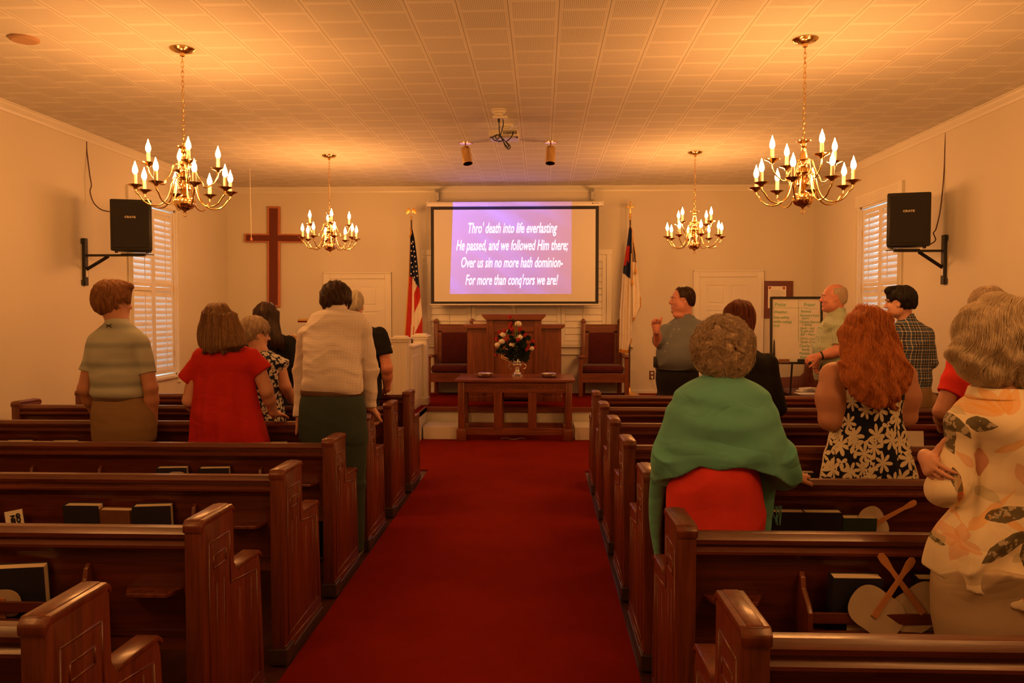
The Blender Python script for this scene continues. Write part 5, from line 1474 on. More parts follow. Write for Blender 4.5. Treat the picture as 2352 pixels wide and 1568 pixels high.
# ---- cloth patterns
def m_stripe_polo():
    m, nt, b = new_mat('striped polo knit'); q = N(nt); o = q.obj(); x, y, z = q.xyz(o)
    zz_ = q.m('ADD', z, q.m('MULTIPLY', q.noise(o, 4, 2)[0], .012))
    fine = q.m('GREATER_THAN', q.m('FRACT', q.m('MULTIPLY', zz_, 95)), .62)
    wide = q.m('SINE', q.m('MULTIPLY_ADD', zz_, 50, .8)); wide = q.m('MULTIPLY', q.m('GREATER_THAN', wide, .0), q.m('POWER', q.m('ABSOLUTE', wide), 1.4))
    c = q.mix(q.m('MULTIPLY', fine, .22), (.46, .50, .44), (.30, .34, .32)); c = q.mix(q.m('MULTIPLY', wide, .55), c, (.17, .20, .21))
    q.link(c, b.inputs['Base Color']); setp(b, rough=.8, spec=.2); crumple(q, b, .35); return m
def m_check(name, base, line, period=.017, w_=.10, amt=.4, horiz=True):
    m, nt, b = new_mat(name); q = N(nt); o = q.obj(); n = q.noise(o, 5, 2)[1]
    nd = q.n('ShaderNodeVectorMath', operation='SCALE'); q.link(n, nd.inputs[0]); nd.inputs['Scale'].default_value = .012
    ad = q.n('ShaderNodeVectorMath', operation='ADD'); q.link(o, ad.inputs[0]); q.link(nd.outputs[0], ad.inputs[1])
    x, y, z = q.xyz(ad.outputs[0])
    a = q.m('LESS_THAN', q.m('FRACT', q.m('DIVIDE', x, period)), w_); b2 = q.m('LESS_THAN', q.m('FRACT', q.m('DIVIDE', z, period)), w_)
    f = q.m('MULTIPLY', q.m('ADD', a, b2, clamp=True), amt)
    q.link(q.mix(f, base, line), b.inputs['Base Color']); setp(b, rough=.75, spec=.25); crumple(q, b, .6); return m
def m_plaid():
    m, nt, b = new_mat('navy plaid flannel'); q = N(nt); o = q.obj(); x, y, z = q.xyz(o)
    u = q.m('ADD', x, q.m('MULTIPLY', y, .5)); T_ = .078
    def bands(t, spec):
        f = q.m('FRACT', q.m('DIVIDE', t, T_)); out = None
        for c0, hw in spec:
            g = q.m('LESS_THAN', q.m('ABSOLUTE', q.m('SUBTRACT', f, c0)), hw); out = g if out is None else q.m('MAXIMUM', out, g)
        return out
    thinx, thinz = bands(u, [(.5, .035), (.12, .018), (.88, .018)]), bands(z, [(.5, .035), (.12, .018), (.88, .018)])
    darkx, darkz = bands(u, [(.0, .14), (1, .14)]), bands(z, [(.0, .14), (1, .14)])
    c = q.mix(q.m('MULTIPLY', q.m('ADD', darkx, darkz), .45), (.055, .085, .15), (.006, .007, .012))
    c = q.mix(q.m('MULTIPLY', q.m('ADD', thinx, thinz), .5), c, (.80, .70, .50))
    q.link(c, b.inputs['Base Color']); setp(b, rough=.85, spec=.15); crumple(q, b, .4); return m
def cyl_uv(q, o, R=.2, cx=0, cy=0):
    x, y, z = q.xyz(o); th = q.m('ARCTAN2', q.m('SUBTRACT', x, cx), q.m('MULTIPLY', q.m('SUBTRACT', y, cy), -1))
    return q.m('MULTIPLY', th, R), z
def petals(q, u, v, scale, n, seed, size=.42, rnd=1.0, sharp=.45):
    """flower / leaf blobs scattered on a jittered grid; returns mask, voronoi colour"""
    vo = q.n('ShaderNodeTexVoronoi', voronoi_dimensions='2D'); vo.inputs['Scale'].default_value = scale; vo.inputs['Randomness'].default_value = rnd
    P = q.comb(q.m('ADD', u, seed), q.m('ADD', v, seed*.7), 0); q.link(P, vo.inputs['Vector'])
    sub = q.n('ShaderNodeVectorMath', operation='SUBTRACT'); q.link(P, sub.inputs[0]); 
    q.link(vo.outputs['Position'], sub.inputs[1])
    dx, dy, _ = q.xyz(sub.outputs[0]); ang = q.m('ARCTAN2', dy, dx); r = q.m('MULTIPLY', q.m('SQRT', q.m('ADD', q.m('MULTIPLY', dx, dx), q.m('MULTIPLY', dy, dy))), scale)
    cr, cg, cb = q.xyz(vo.outputs['Color'])
    w_ = q.m('ABSOLUTE', q.m('COSINE', q.m('MULTIPLY_ADD', ang, n/2, q.m('MULTIPLY', cr, 6.28))))
    lim = q.m('MULTIPLY_ADD', q.m('POWER', w_, sharp), q.m('MULTIPLY_ADD', cb, .18, size-.08), .04)
    return q.m('LESS_THAN', r, lim), q.m('MULTIPLY', q.m('GREATER_THAN', r, .04), q.m('LESS_THAN', w_, .25)), cg
def m_tropical(name, bg, fg, scale, n=6, size=.44, R=.2, second=True):
    m, nt, b = new_mat(name); q = N(nt); o = q.obj(); u, v = cyl_uv(q, o, R)
    mk, vein, cg = petals(q, u, v, scale, n, 3.3, size, 1.0, .85 if second else .45)
    c = q.mix(mk, bg, fg)
    if second:
        mk2, _, _ = petals(q, u, v, scale*1.35, 3, 9.1, .46, 1, 1.6); mk3 = q.m('MULTIPLY', mk2, q.m('LESS_THAN', q.noise(o, 9, 1)[0], .55))
        c = q.mix(mk3, c, fg); c = q.mix(q.m('MULTIPLY', q.m('MULTIPLY', mk, q.m('SUBTRACT', 1, mk3)), q.m('MULTIPLY', vein, .0)), c, bg)
    q.link(c, b.inputs['Base Color']); setp(b, rough=.75, spec=.2); crumple(q, b, .35); return m
def m_blouse():
    m, nt, b = new_mat('cream floral blouse'); q = N(nt); o = q.obj()
    X0, l = frame_of(2305, 2.53)
    n = q.noise(o, 9, 3, .6)[1]; nd = q.n('ShaderNodeVectorMath', operation='MULTIPLY_ADD'); q.link(n, nd.inputs[0]); nd.inputs[1].default_value = (.030, 0, .030); q.link(o, nd.inputs[2])
    x, y, z = q.xyz(nd.outputs[0]); x = q.m('SUBTRACT', x, .015); z = q.m('SUBTRACT', z, .015)
    mott = q.noise(o, 45, 3)[0]
    base = q.mix(q.noise(o, 3, 2)[0], (.82, .73, .53), (.88, .80, .64))
    c = base
    wash = q.noise(q.mapp(o, (1, 1, .5), rot=(0, .6, 0)), 6, 3, .6, .9)[0]
    c = q.mix(q.m('MULTIPLY', q.m('MULTIPLY', q.m('SUBTRACT', wash, .55, clamp=True), 7, clamp=True), .35), c, (.78, .45, .16))
    def leaf(c, x0, y0, x1, y1, w_, col, amt=.9, dots=False):
        A, B = l(x0, y0, -.10), l(x1, y1, -.10); ax, az, bx, bz = A[0], A[2], B[0], B[2]; L2 = (bx-ax)**2+(bz-az)**2; L = math.sqrt(L2); W = w_*.00138
        ux, uz = (bx-ax)/L, (bz-az)/L
        dx, dz = q.m('SUBTRACT', x, ax), q.m('SUBTRACT', z, az)
        t = q.m('MULTIPLY_ADD', dx, ux/L, q.m('MULTIPLY', dz, uz/L)); s_ = q.m('ABSOLUTE', q.m('MULTIPLY_ADD', dx, -uz, q.m('MULTIPLY', dz, ux)))
        prof = q.m('MULTIPLY', q.m('SINE', q.m('MULTIPLY', q.m('POWER', q.m('MAXIMUM', q.m('MINIMUM', t, 1), 0), .75), PI)), W)
        k = q.m('MULTIPLY', q.m('LESS_THAN', s_, prof), amt)
        if dots: k = q.m('MULTIPLY', k, q.m('MULTIPLY_ADD', q.m('GREATER_THAN', mott, .53), -.45, 1.0))
        return q.mix(k, c, col)
    OR, PK, OL, DK, RD = (.82, .42, .10), (.74, .38, .20), (.48, .46, .28), (.085, .070, .035), (.50, .12, .04)
    for p_ in ((2300, 948, 2278, 884, 13), (2304, 948, 2330, 882, 13), (2306, 950, 2356, 893, 13), (2298, 950, 2235, 900, 12), (2296, 952, 2215, 935, 12), (2212, 1085, 2232, 1217, 7), (2300, 1180, 2345, 1225, 9), (2232, 1225, 2330, 1120, 8), (2290, 1040, 2352, 1000, 9)): c = leaf(c, *p_, OR, .62)
    for p_ in ((2219, 1250, 2187, 1208, 11), (2219, 1250, 2198, 1296, 11), (2219, 1250, 2246, 1268, 11), (2219, 1250, 2232, 1208, 10), (2219, 1250, 2183, 1250, 10), (2255, 1080, 2215, 1040, 11), (2330, 1060, 2352, 1120, 12)): c = leaf(c, *p_, PK, .6)
    for p_ in ((2215, 925, 2245, 958, 15), (2170, 1090, 2150, 1060, 9), (2180, 1180, 2210, 1160, 10), (2268, 1130, 2300, 1155, 12), (2175, 1262, 2200, 1248, 9), (2320, 1290, 2350, 1260, 10)): c = leaf(c, *p_, OL, .6)
    for p_ in ((2187, 942, 2168, 1032, 15), (2190, 962, 2214, 1050, 17), (2184, 938, 2246, 1010, 17), (2238, 976, 2286, 978, 15), (2262, 1192, 2370, 1162, 17), (2242, 1288, 2375, 1200, 17), (2204, 1078, 2219, 1152, 11), (2312, 1336, 2372, 1352, 17), (2150, 1235, 2170, 1205, 7), (2175, 1255, 2196, 1262, 5), (2345, 1230, 2352, 1320, 13), (2285, 868, 2312, 888, 12)): c = leaf(c, *p_, DK, .92, True)
    for p_ in ((2274, 1332, 2314, 1370, 17), (2216, 1132, 2221, 1158, 8), (2330, 1350, 2352, 1372, 12)): c = leaf(c, *p_, RD, .85, True)
    q.link(c, b.inputs['Base Color']); setp(b, rough=.7, spec=.25)
    crumple(q, b, .6); return m
M_POLO = m_stripe_polo(); M_KHAKI = cloth('khaki twill', (.26, .165, .085), .85); M_BELTB = plain('brown belt leather', (.10, .05, .028), .5)
M_CORAL = cloth('coral red linen', (.52, .022, .016), .85, 700, .1, .4); M_RSHIRT = cloth('red jersey', (.70, .040, .030), .85)
M_BLKC = cloth('black knit', (.012, .012, .013), .9); M_BLKC2 = cloth('black trousers', (.016, .014, .014), .8)
M_OXF = m_check('white checked shirting', (.72, .66, .66), (.34, .36, .42), .0175, .09, .45)
M_TEALP = cloth('dark teal trousers', (.040, .062, .058), .8); M_BLUES = cloth('slate blue shirting', (.165, .19, .225), .75)
M_GREENC = m_check('green checked shirting', (.46, .54, .40), (.22, .30, .22), .014, .22, .5)
M_SHAWL = cloth('teal woven shawl', (.135, .44, .39), .88, 500, .12, .6, .1)
M_SKIRT = cloth('coral skirt', (.70, .050, .035), .8); M_PLAID = m_plaid(); M_BLOUSE = m_blouse()
M_TROP = m_tropical('navy dress with cream flowers', (.010, .013, .030), (.80, .74, .58), 10.5, 7, .56, .22)
M_NAVYP = m_tropical('navy dress with small white print', (.018, .024, .06), (.70, .68, .62), 30, 3, .46, .16, False)
M_REDDOT = m_tropical('red dotted dress', (.55, .04, .03), (.85, .6, .5), 60, 2, .12, .16, False)
M_LIGHTK = cloth('stone trousers', (.52, .42, .30), .75)
H_BROWN = hair_mat('light brown hair', (.20, .08, .03), (.42, .19, .08), (.62, .34, .16)); H_LONGB = hair_mat('dark blond hair', (.14, .065, .028), (.34, .18, .085), (.60, .36, .18))
H_DARK = hair_mat('dark brown hair', (.020, .010, .008), (.05, .022, .014), (.11, .045, .028)); H_BLACK = hair_mat('black hair', (.008, .006, .006), (.02, .014, .012), (.05, .03, .025))
H_WHITE = hair_mat('white hair', (.52, .46, .36), (.72, .66, .54), (.82, .77, .66)); H_GREYB = hair_mat('greying brown hair', (.32, .24, .17), (.58, .45, .33), (.82, .68, .52))
H_RED = hair_mat('long red hair', (.40, .10, .022), (.74, .25, .07), (.95, .47, .17)); H_AUB = hair_mat('auburn hair', (.10, .022, .010), (.24, .06, .02), (.42, .13, .05))
H_BLOND = hair_mat('grey blond hair', (.55, .42, .28), (.86, .74, .55), (.95, .88, .72)); H_GREY = hair_mat('grey hair', (.16, .12, .09), (.30, .24, .18), (.45, .38, .3)); H_DKBR = hair_mat('thick dark brown hair', (.03, .012, .007), (.075, .032, .018), (.15, .07, .04))
H_BALD = hair_mat('cropped white hair', (.40, .30, .22), (.52, .42, .32), (.62, .54, .44))
H_FAIR = hair_mat('fair hair', (.3, .17, .08), (.5, .3, .15), (.62, .42, .24))
def belt(l, rows, mat, parent, grow=.006):
    S_ = [(z, cx, cy, a+grow, b+grow) for z, cx, cy, a, b in secs_px(l, rows, 0)]
    zc = [q[0] for q in S_]; F = Field((-.35, -.3, min(zc)-.03), (.35, .45, max(zc)+.03), .006); F.loft(S_, .002); return F.build('belt', mat, parent)

# ---------------------------------------------------------------- 1 young man in striped polo
def p1():
    Y = 5.12; X, l = frame_of(275, Y); R = rotm(-.62, -.05); C = l(262, 694, .02)
    F = Field((-.40, -.30, 0), (.42, .42, 1.90), .0075)
    body_core(F, l, l(285, 950), l(272, 800), l(268, 735), C, R, .060, cx=.03)
    head(F, C, R, 1.03)
    shL, elL, wrL = l(222, 784), l(194, 893, -.02), l(222, 955, .13); shR, elR, wrR = l(322, 787), l(346, 890, -.02), l(351, 965, .03)
    arm(F, shL, elL, wrL, (.055, .042, .042, .028)); arm(F, shR, elR, wrR, (.055, .044, .044, .029))
    hand(F, wrR, (-.02, .15, -1), (-1, 0, 0), 1, .25); hand(F, wrL, (.3, .3, -1), (1, .2, 0), -1, .3)
    o = person_root('young man in a pale striped polo shirt standing by the left window', X, Y, F, SK2)
    S_ = Field((-.40, -.25, .98), (.42, .3, 1.66), .0065)
    rows = [(912, 217, 331, .108, 0), (905, 212, 334, .125, 0), (885, 212, 333, .125, 0), (850, 208, 333, .130, 0), (820, 205, 326, .135, 0), (790, 206, 332, .13, .0), (768, 213, 326, .105, 0), (752, 230, 308, .085, 0), (738, 246, 292, .068, 0), (728, 249, 289, .06, 0)]
    S_.loft(secs_px(l, rows, 0), .02)
    for sh, el, t in ((shL, elL, .62), (shR, elR, .70)):
        m = sh+(el-sh)*t; S_.cap(sh, sh+(m-sh)*.5, .054, .056, .020); S_.cyl(sh, m, .054, .060, .008)
    f = folds(3, .007, 7, 10, .9); S_.disp(f)
    S_.cyl(l(268, 748, -.005), l(267, 728, .008), .076, .064, .012); S_.cyl(l(268, 740, .0), l(267, 724, .012), .056, .058, .004, 'sub')
    s_ = S_.build('polo_shirt', M_POLO, o)
    e = MB(); c = l(250, 748, -.115); 
    for sg in (-1, 1):
        e.tube([c+np.array((-.017, 0, sg*.010)), c+np.array((-.008, -.002, sg*.003)), c+np.array((.008, -.002, sg*.003)), c+np.array((.017, 0, sg*.010))], .0028, 5)
    e.build('chest_emblem', M_BLKC, s_)
    trousers(l, [(908, 217, 331, .112, 0), (940, 213, 352, .130, 0), (975, 213, 357, .135, 0), (1010, 214, 356, .125, 0)], 'trousers', M_KHAKI, o, r=(.098, .08, .07), v=.009, fold=folds(5, .003, 6, 12))
    belt(l, [(919, 217, 333, .114, 0), (907, 217, 332, .114, 0)], M_BELTB, o, .004); shoes(o, .03)
    H, p = short_hair(C, R, .015, 1.03, lo=-.11, vol=(.006, .004, .006), noise=.002)
    # swept fringe on top
    H.ell(p(.02, .045, .105), (.060, .060, .030), R, .02); H.ell(p(-.03, .0, .11), (.055, .08, .025), R, .02)
    hair_pair(H, p, R, H_BROWN, o, 1500, 9, .011, .0013, .35, .25, .004)
p1()

# ---------------------------------------------------------------- 2 woman in coral red top
def p2():
    Y = 5.12; X, l = frame_of(512, Y); R = rotm(-.25, -.25); C = l(504, 742, .03)
    F = Field((-.38, -.30, 0), (.42, .42, 1.74), .0075)
    body_core(F, l, l(518, 950), l(514, 850), l(508, 798), C, R, .050)
    head(F, C, R, .95)
    F.loft(secs_px(l, [(850, 470, 565, .08, 0), (815, 465, 565, .07, 0), (800, 470, 552, .055, 0), (790, 485, 530, .05, 0)], 0), .03)
    shL, elL, wrL = l(452, 830), l(434, 920, -.02), l(455, 950, .14); shR, elR, wrR = l(585, 825), l(612, 897, .02), l(629, 948, .14)
    arm(F, shL, elL, wrL, (.048, .040, .038, .026)); arm(F, shR, elR, wrR, (.050, .043, .040, .026))
    hand(F, wrR, (.25, .6, -.18), (0, .1, -1), 1, .12, .92); hand(F, wrL, (.5, .4, -.2), (.2, .3, -1), -1, .3, .92)
    o = person_root('woman with straight dark blond hair in a coral red short-sleeved top', X, Y, F, SK1)
    S_ = Field((-.40, -.26, .68), (.42, .3, 1.45), .0065)
    rows = [(1045, 432, 632, .150, 0), (1015, 439, 622, .150, 0), (950, 445, 602, .155, 0), (900, 449, 588, .14, 0), (860, 449, 584, .13, 0), (825, 447, 590, .125, 0), (808, 448, 588, .105, 0), (797, 463, 572, .08, 0), (794, 468, 560, .07, 0)]
    S_.loft(secs_px(l, rows, 0), .02)
    S_.cyl(l(470, 815), l(427, 872, -.01), .055, .058, .03); S_.cyl(l(570, 812), l(603, 853, .01), .06, .068, .03)
    S_.disp(vfolds(4, .012, 7, 0, 0, .70, 1.35)); S_.disp(folds(6, .005, 4, 7))
    S_.ell(l(508, 783, -.02), (.115, .12, .050), None, .006, 'sub')
    S_.build('top', M_CORAL, o)
    trousers(l, [(960, 455, 580, .12, 0), (1040, 450, 585, .12, 0)], 'trousers', M_BLKC2, o, v=.012); shoes(o, 0)
    H = Field(C-np.array((.22, .25, .28)), C+np.array((.24, .2, .2)), .0055); p = lambda x, y, z: C+R @ np.array((x, y, z))
    H.ell(p(0, -.02, .035), (.082, .104, .094), R, .01)
    q = secs_px(l, [(806, 470, 512, .022, -.11), (796, 464, 556, .045, -.095), (778, 458, 560, .07, -.06), (750, 460, 551, .10, -.01), (722, 470, 538, .105, .01)], 0); H.loft(q, .03)
    H.ell(p(0, .12, -.05), (.07, .09, .12), R, .01, 'sub')
    rn = lambda X, Y, Z: .004*np.sin(X*75+np.sin(Z*14)*1.5)+.0025*np.sin(X*160+Y*60+Z*8); H.disp(rn)
    hair_pair(H, p, R, H_LONGB, o, 2200, 22, .012, .0014, 2.2, 0, .005, .12, 2)
p2()

# ---------------------------------------------------------------- 3 older woman in navy print
def p3():
    Y = 6.0; X, l = frame_of(603, Y); R = rotm(-.95, -.15); C = l(588, 766, .02)
    F = Field((-.36, -.30, 0), (.36, .40, 1.60), .008)
    body_core(F, l, l(605, 945), l(605, 860), l(598, 808), C, R, .048)
    head(F, C, R, .97, .6)
    shR, elR, wrR = l(642, 842), l(655, 888, -.02), l(671, 920, .12); shL, elL, wrL = l(568, 832), l(562, 900), l(585, 925, .14)
    arm(F, shR, elR, wrR, (.048, .043, .040, .027)); arm(F, shL, elL, wrL, (.05, .043, .04, .027))
    hand(F, wrR, (.5, .5, -.35), (.1, .1, -1), 1, .3, .9); hand(F, wrL, (.3, .6, -.2), (0, 0, -1), -1, .2, .9)
    o = person_root('short older woman with grey brown cropped hair in a navy and white print dress', X, Y, F, SK1)
    S_ = Field((-.36, -.26, .45), (.36, .3, 1.42), .008)
    S_.loft(secs_px(l, [(1050, 560, 662, .17, 0), (960, 568, 652, .15, 0), (900, 573, 648, .135, 0), (850, 568, 650, .13, 0), (825, 564, 652, .11, 0), (812, 580, 632, .075, 0), (805, 588, 620, .06, 0)], 0), .02)
    S_.cyl(l(632, 828), l(656, 842, -.01), .052, .058, .02); S_.cyl(l(580, 828), l(558, 842, -.01), .052, .058, .02)
    S_.disp(vfolds(9, .007, 8, 0, 0, .6, 1.3)); S_.build('dress', M_NAVYP, o); shoes(o, 0)
    H, p = short_hair(C, R, .013, .97, lo=-.075, vol=(.006, .006, .004), ear=True, face=(.155, -.03, .105), seed=4)
    hair_pair(H, p, R, H_GREYB, o, 1000, 7, .012, .0015, .6, 0, .003, .3, 3)
    g = MB(); a, b = p(.078, -.01, .012), p(.07, .085, .01); g.tube([a, (a+b)/2+R @ np.array((.006, 0, 0)), b], .0018, 5)
    for s_ in (-1, 1): g.tube([p(s_*.032+.022*math.cos(t), .099, .004+.018*math.sin(t)) for t in np.linspace(0, 2*PI, 15)[:-1]], .0015, 5, closed=True)
    g.build('glasses', M_BLACK, o)
p3()

# ---------------------------------------------------------------- 4 woman with long dark hair, black top
def p4():
    Y = 6.86; X, l = frame_of(625, Y); R = rotm(-.15, -.1); C = l(613, 727, .02)
    F = Field((-.36, -.30, 0), (.40, .36, 1.76), .009)
    body_core(F, l, l(625, 900), l(624, 810), l(618, 765), C, R, .048); head(F, C, R, .97)
    for sh, el, wr, sd in ((l(583, 785), l(572, 850, -.02), l(590, 880, .14), -1), (l(664, 785), l(682, 850, -.02), l(672, 890, .12), 1)):
        arm(F, sh, el, wr, (.045, .038, .036, .025)); hand(F, wr, (-.2*sd, .8, -.1), (0, 0, -1), sd, .25, .9)
    o = person_root('woman with long straight dark hair in a black long-sleeved top', X, Y, F, SK1)
    S_ = Field((-.38, -.26, .72), (.42, .36, 1.50), .008)
    S_.loft(secs_px(l, [(930, 575, 680, .14, 0), (880, 583, 672, .13, 0), (840, 582, 672, .125, 0), (800, 577, 675, .12, 0), (780, 577, 672, .11, 0), (768, 595, 650, .075, 0), (762, 605, 632, .055, 0)], 0), .02)
    for sh, el, wr in ((l(583, 785), l(572, 850, -.02), l(590, 880, .14)), (l(664, 785), l(682, 850, -.02), l(674, 888, .12))):
        S_.cap(sh, el, .060, .052, .015); S_.cyl(el, wr, .050, .040, .02)
    S_.disp(folds(12, .004, 8, 12)); S_.build('sweater', M_BLKC, o)
    trousers(l, [(910, 583, 672, .12, 0), (960, 583, 672, .12, 0)], 'trousers', M_BLKC2, o, v=.014); shoes(o, 0)
    H = Field(C-np.array((.2, .25, .34)), C+np.array((.22, .2, .2)), .006); p = lambda x, y, z: C+R @ np.array((x, y, z))
    H.ell(p(0, -.02, .03), (.090, .108, .100), R, .01); H.loft(secs_px(l, [(800, 628, 650, .02, -.12), (785, 606, 652, .035, -.12), (765, 588, 645, .05, -.10), (735, 583, 640, .09, -.02), (715, 585, 638, .09, 0)], 0), .03)
    H.ell(p(0, .12, -.05), (.07, .09, .12), R, .01, 'sub'); H.disp(lambda X, Y, Z: .003*np.sin(X*90+np.sin(Z*14)*1.5)+.002*np.sin(X*170+Y*60))
    hair_pair(H, p, R, H_DARK, o, 1500, 20, .014, .0015, 2.4, 0, .003, .08, 5)
p4()

# ---------------------------------------------------------------- 4b child in red
def p4b():
    Y = 7.7; X, l = frame_of(672, Y); R = rotm(-.2, -.1); C = l(674, 795, .0)
    F = Field((-.26, -.24, 0), (.26, .26, 1.40), .010)
    body_core(F, l, l(672, 905), l(672, 860), l(672, 828), C, R, .038, legs=((-.07, 0), (.07, 0))); head(F, C, R, .85)
    for sd in (-1, 1): arm(F, l(672+sd*22, 842), l(672+sd*29, 880), l(672+sd*26, 915, .06), (.035, .030, .028, .02)); hand(F, l(672+sd*26, 915, .06), (0, .3, -1), (-sd, 0, 0), sd, .3, .75)
    o = person_root('fair-haired child in a red dotted dress, mostly hidden beside the white shirt', X, Y, F, SK1)
    S_ = Field((-.26, -.24, .4), (.26, .26, 1.22), .009)
    S_.loft(secs_px(l, [(1000, 640, 705, .14, 0), (900, 652, 693, .10, 0), (860, 652, 693, .09, 0), (840, 652, 693, .08, 0), (832, 662, 683, .05, 0)], 0), .02)
    for sd in (-1, 1): S_.cyl(l(672+sd*16, 845), l(672+sd*27, 862), .042, .045, .02)
    S_.build('dress', M_REDDOT, o); shoes(o, 0, ((-.07, 0), (.07, 0)))
    H, p = short_hair(C, R, .014, .85, lo=-.11, ear=False, v=.006); hair_pair(H, p, R, H_FAIR, o, 600, 10, .012, .0014, 1.2)
p4b()

# ---------------------------------------------------------------- 5 man in white checked shirt
def p5():
    Y = 5.12; X, l = frame_of(765, Y); R = rotm(-.05, -.55); C = l(771, 697, .24)
    F = Field((-.36, -.32, 0), (.46, .52, 1.86), .0075)
    body_core(F, l, l(765, 945), l(765, 800, .10), l(770, 722, .18), C, R, .058)
    head(F, C, R, 1.03)
    shL, elL, wrL = l(706, 768, .15), l(693, 850, .18), l(690, 955, .10); shR, elR, wrR = l(832, 756, .15), l(850, 850, .14), l(849, 934, .14)
    arm(F, shL, elL, wrL, (.055, .044, .042, .030)); arm(F, shR, elR, wrR, (.055, .044, .042, .030))
    hand(F, wrR+np.array((0, 0, -.0)), (.22, .50, -.42), (-.25, -.1, -1), -1, .62, 1.05, .10); hand(F, wrL, (-.15, .4, -.7), (.2, .3, -1), 1, .9, 1.0)
    o = person_root('dark-haired man in a white checked shirt leaning his hand on the end of a pew', X, Y, F, SK1)
    S_ = Field((-.36, -.30, .82), (.46, .42, 1.72), .0065)
    rows = [(900, 694, 830, .125, .0), (890, 692, 833, .135, .0), (860, 696, 831, .15, .02), (820, 698, 829, .15, .06), (780, 698, 832, .145, .10), (750, 702, 838, .13, .13), (730, 712, 840, .11, .15), (716, 728, 822, .09, .165), (710, 747, 797, .068, .18), (705, 750, 793, .062, .185)]
    S_.loft(secs_px(l, rows, 0), .02)
    for sh, el, wr in ((shL, elL, wrL), (shR, elR, wrR)):
        S_.cap(sh, el, .062, .056, .012); S_.cyl(el, wr, .056, .044, .02); S_.cyl(wr+(el-wr)*.22, wr, .040, .041, .004)
    S_.disp(folds(21, .010, 6, 10, 1.0)); S_.disp(folds(22, .005, 10, 20, .5))
    S_.cyl(l(771, 720, .17), l(772, 697, .21), .074, .064, .010); S_.cyl(l(771, 712, .20), l(771, 690, .23), .054, .058, .004, 'sub')
    s_ = S_.build('dress_shirt', M_OXF, o)
    b = MB(); c_ = l(862, 918, .105); b.lathe([(0, 0), (.006, 0), (.006, .002), (0, .002)], seg=10).xf(T(*c_) @ Matrix.Rotation(PI/2, 4, 'X')).build('cuff_button', M_BEIGE, s_)
    trousers(l, [(897, 694, 829, .122, 0), (925, 690, 838, .140, 0), (965, 686, 842, .150, 0), (1010, 690, 842, .135, 0)], 'trousers', M_TEALP, o, legs=((-.10, 0), (.115, 0)), r=(.108, .085, .072), v=.009, fold=folds(7, .003, 6, 12))
    belt(l, [(907, 693, 831, .124, 0), (894, 693, 831, .124, 0)], M_BELTB, o, .006); shoes(o, 0, ((-.10, 0), (.115, 0)))
    H, p = short_hair(C, R, .014, 1.06, lo=-.12, seed=6, vol=(.004, .0, .002))
    hair_pair(H, p, R, H_DKBR, o, 1300, 7, .010, .0013, .5, 0, .003, .2, 6)
p5()

# ---------------------------------------------------------------- 6 white haired man in black t-shirt
def p6():
    Y = 6.86; X, l = frame_of(822, Y); R = rotm(.15, -.2); C = l(812, 701, .06)
    F = Field((-.36, -.30, 0), (.46, .40, 1.86), .008)
    body_core(F, l, l(820, 900), l(821, 810), l(817, 742, .02), C, R, .058); head(F, C, R, 1.03)
    shL, elL, wrL = l(772, 768), l(762, 840), l(775, 890, .14); shR, elR, wrR = l(872, 768), l(889, 845, -.02), l(889, 893, .10)
    arm(F, shL, elL, wrL, (.055, .046, .044, .030)); arm(F, shR, elR, wrR, (.055, .048, .046, .031))
    hand(F, wrR, (-.35, .5, -.25), (0, 0, -1), 1, .35, 1.05); hand(F, wrL, (.3, .6, -.1), (0, 0, -1), -1, .3)
    o = person_root('white-haired man in a black short-sleeved t-shirt behind the leaning man', X, Y, F, SK3)
    S_ = Field((-.38, -.28, .76), (.44, .32, 1.60), .008)
    S_.loft(secs_px(l, [(915, 768, 876, .15, 0), (870, 768, 876, .15, 0), (820, 770, 874, .145, 0), (785, 768, 878, .135, 0), (765, 772, 872, .12, 0), (750, 785, 855, .09, 0), (740, 800, 836, .06, .0)], 0), .02)
    for sh, el, t in ((shL, elL, .62), (shR, elR, .60)): S_.cap(sh, sh+(el-sh)*.3, .068, .068, .03); S_.cyl(sh, sh+(el-sh)*t, .066, .078, .02)
    S_.disp(folds(31, .004, 8, 12)); S_.build('t_shirt', M_BLKC, o)
    trousers(l, [(905, 772, 872, .14, 0), (960, 772, 872, .14, 0)], 'trousers', M_BLKC2, o, v=.014); shoes(o, 0)
    H, p = short_hair(C, R, .008, 1.03, lo=-.06, noise=.0012); hair_pair(H, p, R, H_WHITE, o, 900, 7, .011, .0013, .5, 0, .002, .15, 7)
    wt = MB(); wt.tube([wrR+np.array((.032*math.cos(t), .032*math.sin(t)*.8, .02)) for t in np.linspace(0, 2*PI, 16)[:-1]], .006, 6, closed=True); wt.build('wristwatch', M_SILVER, o, True)
p6()

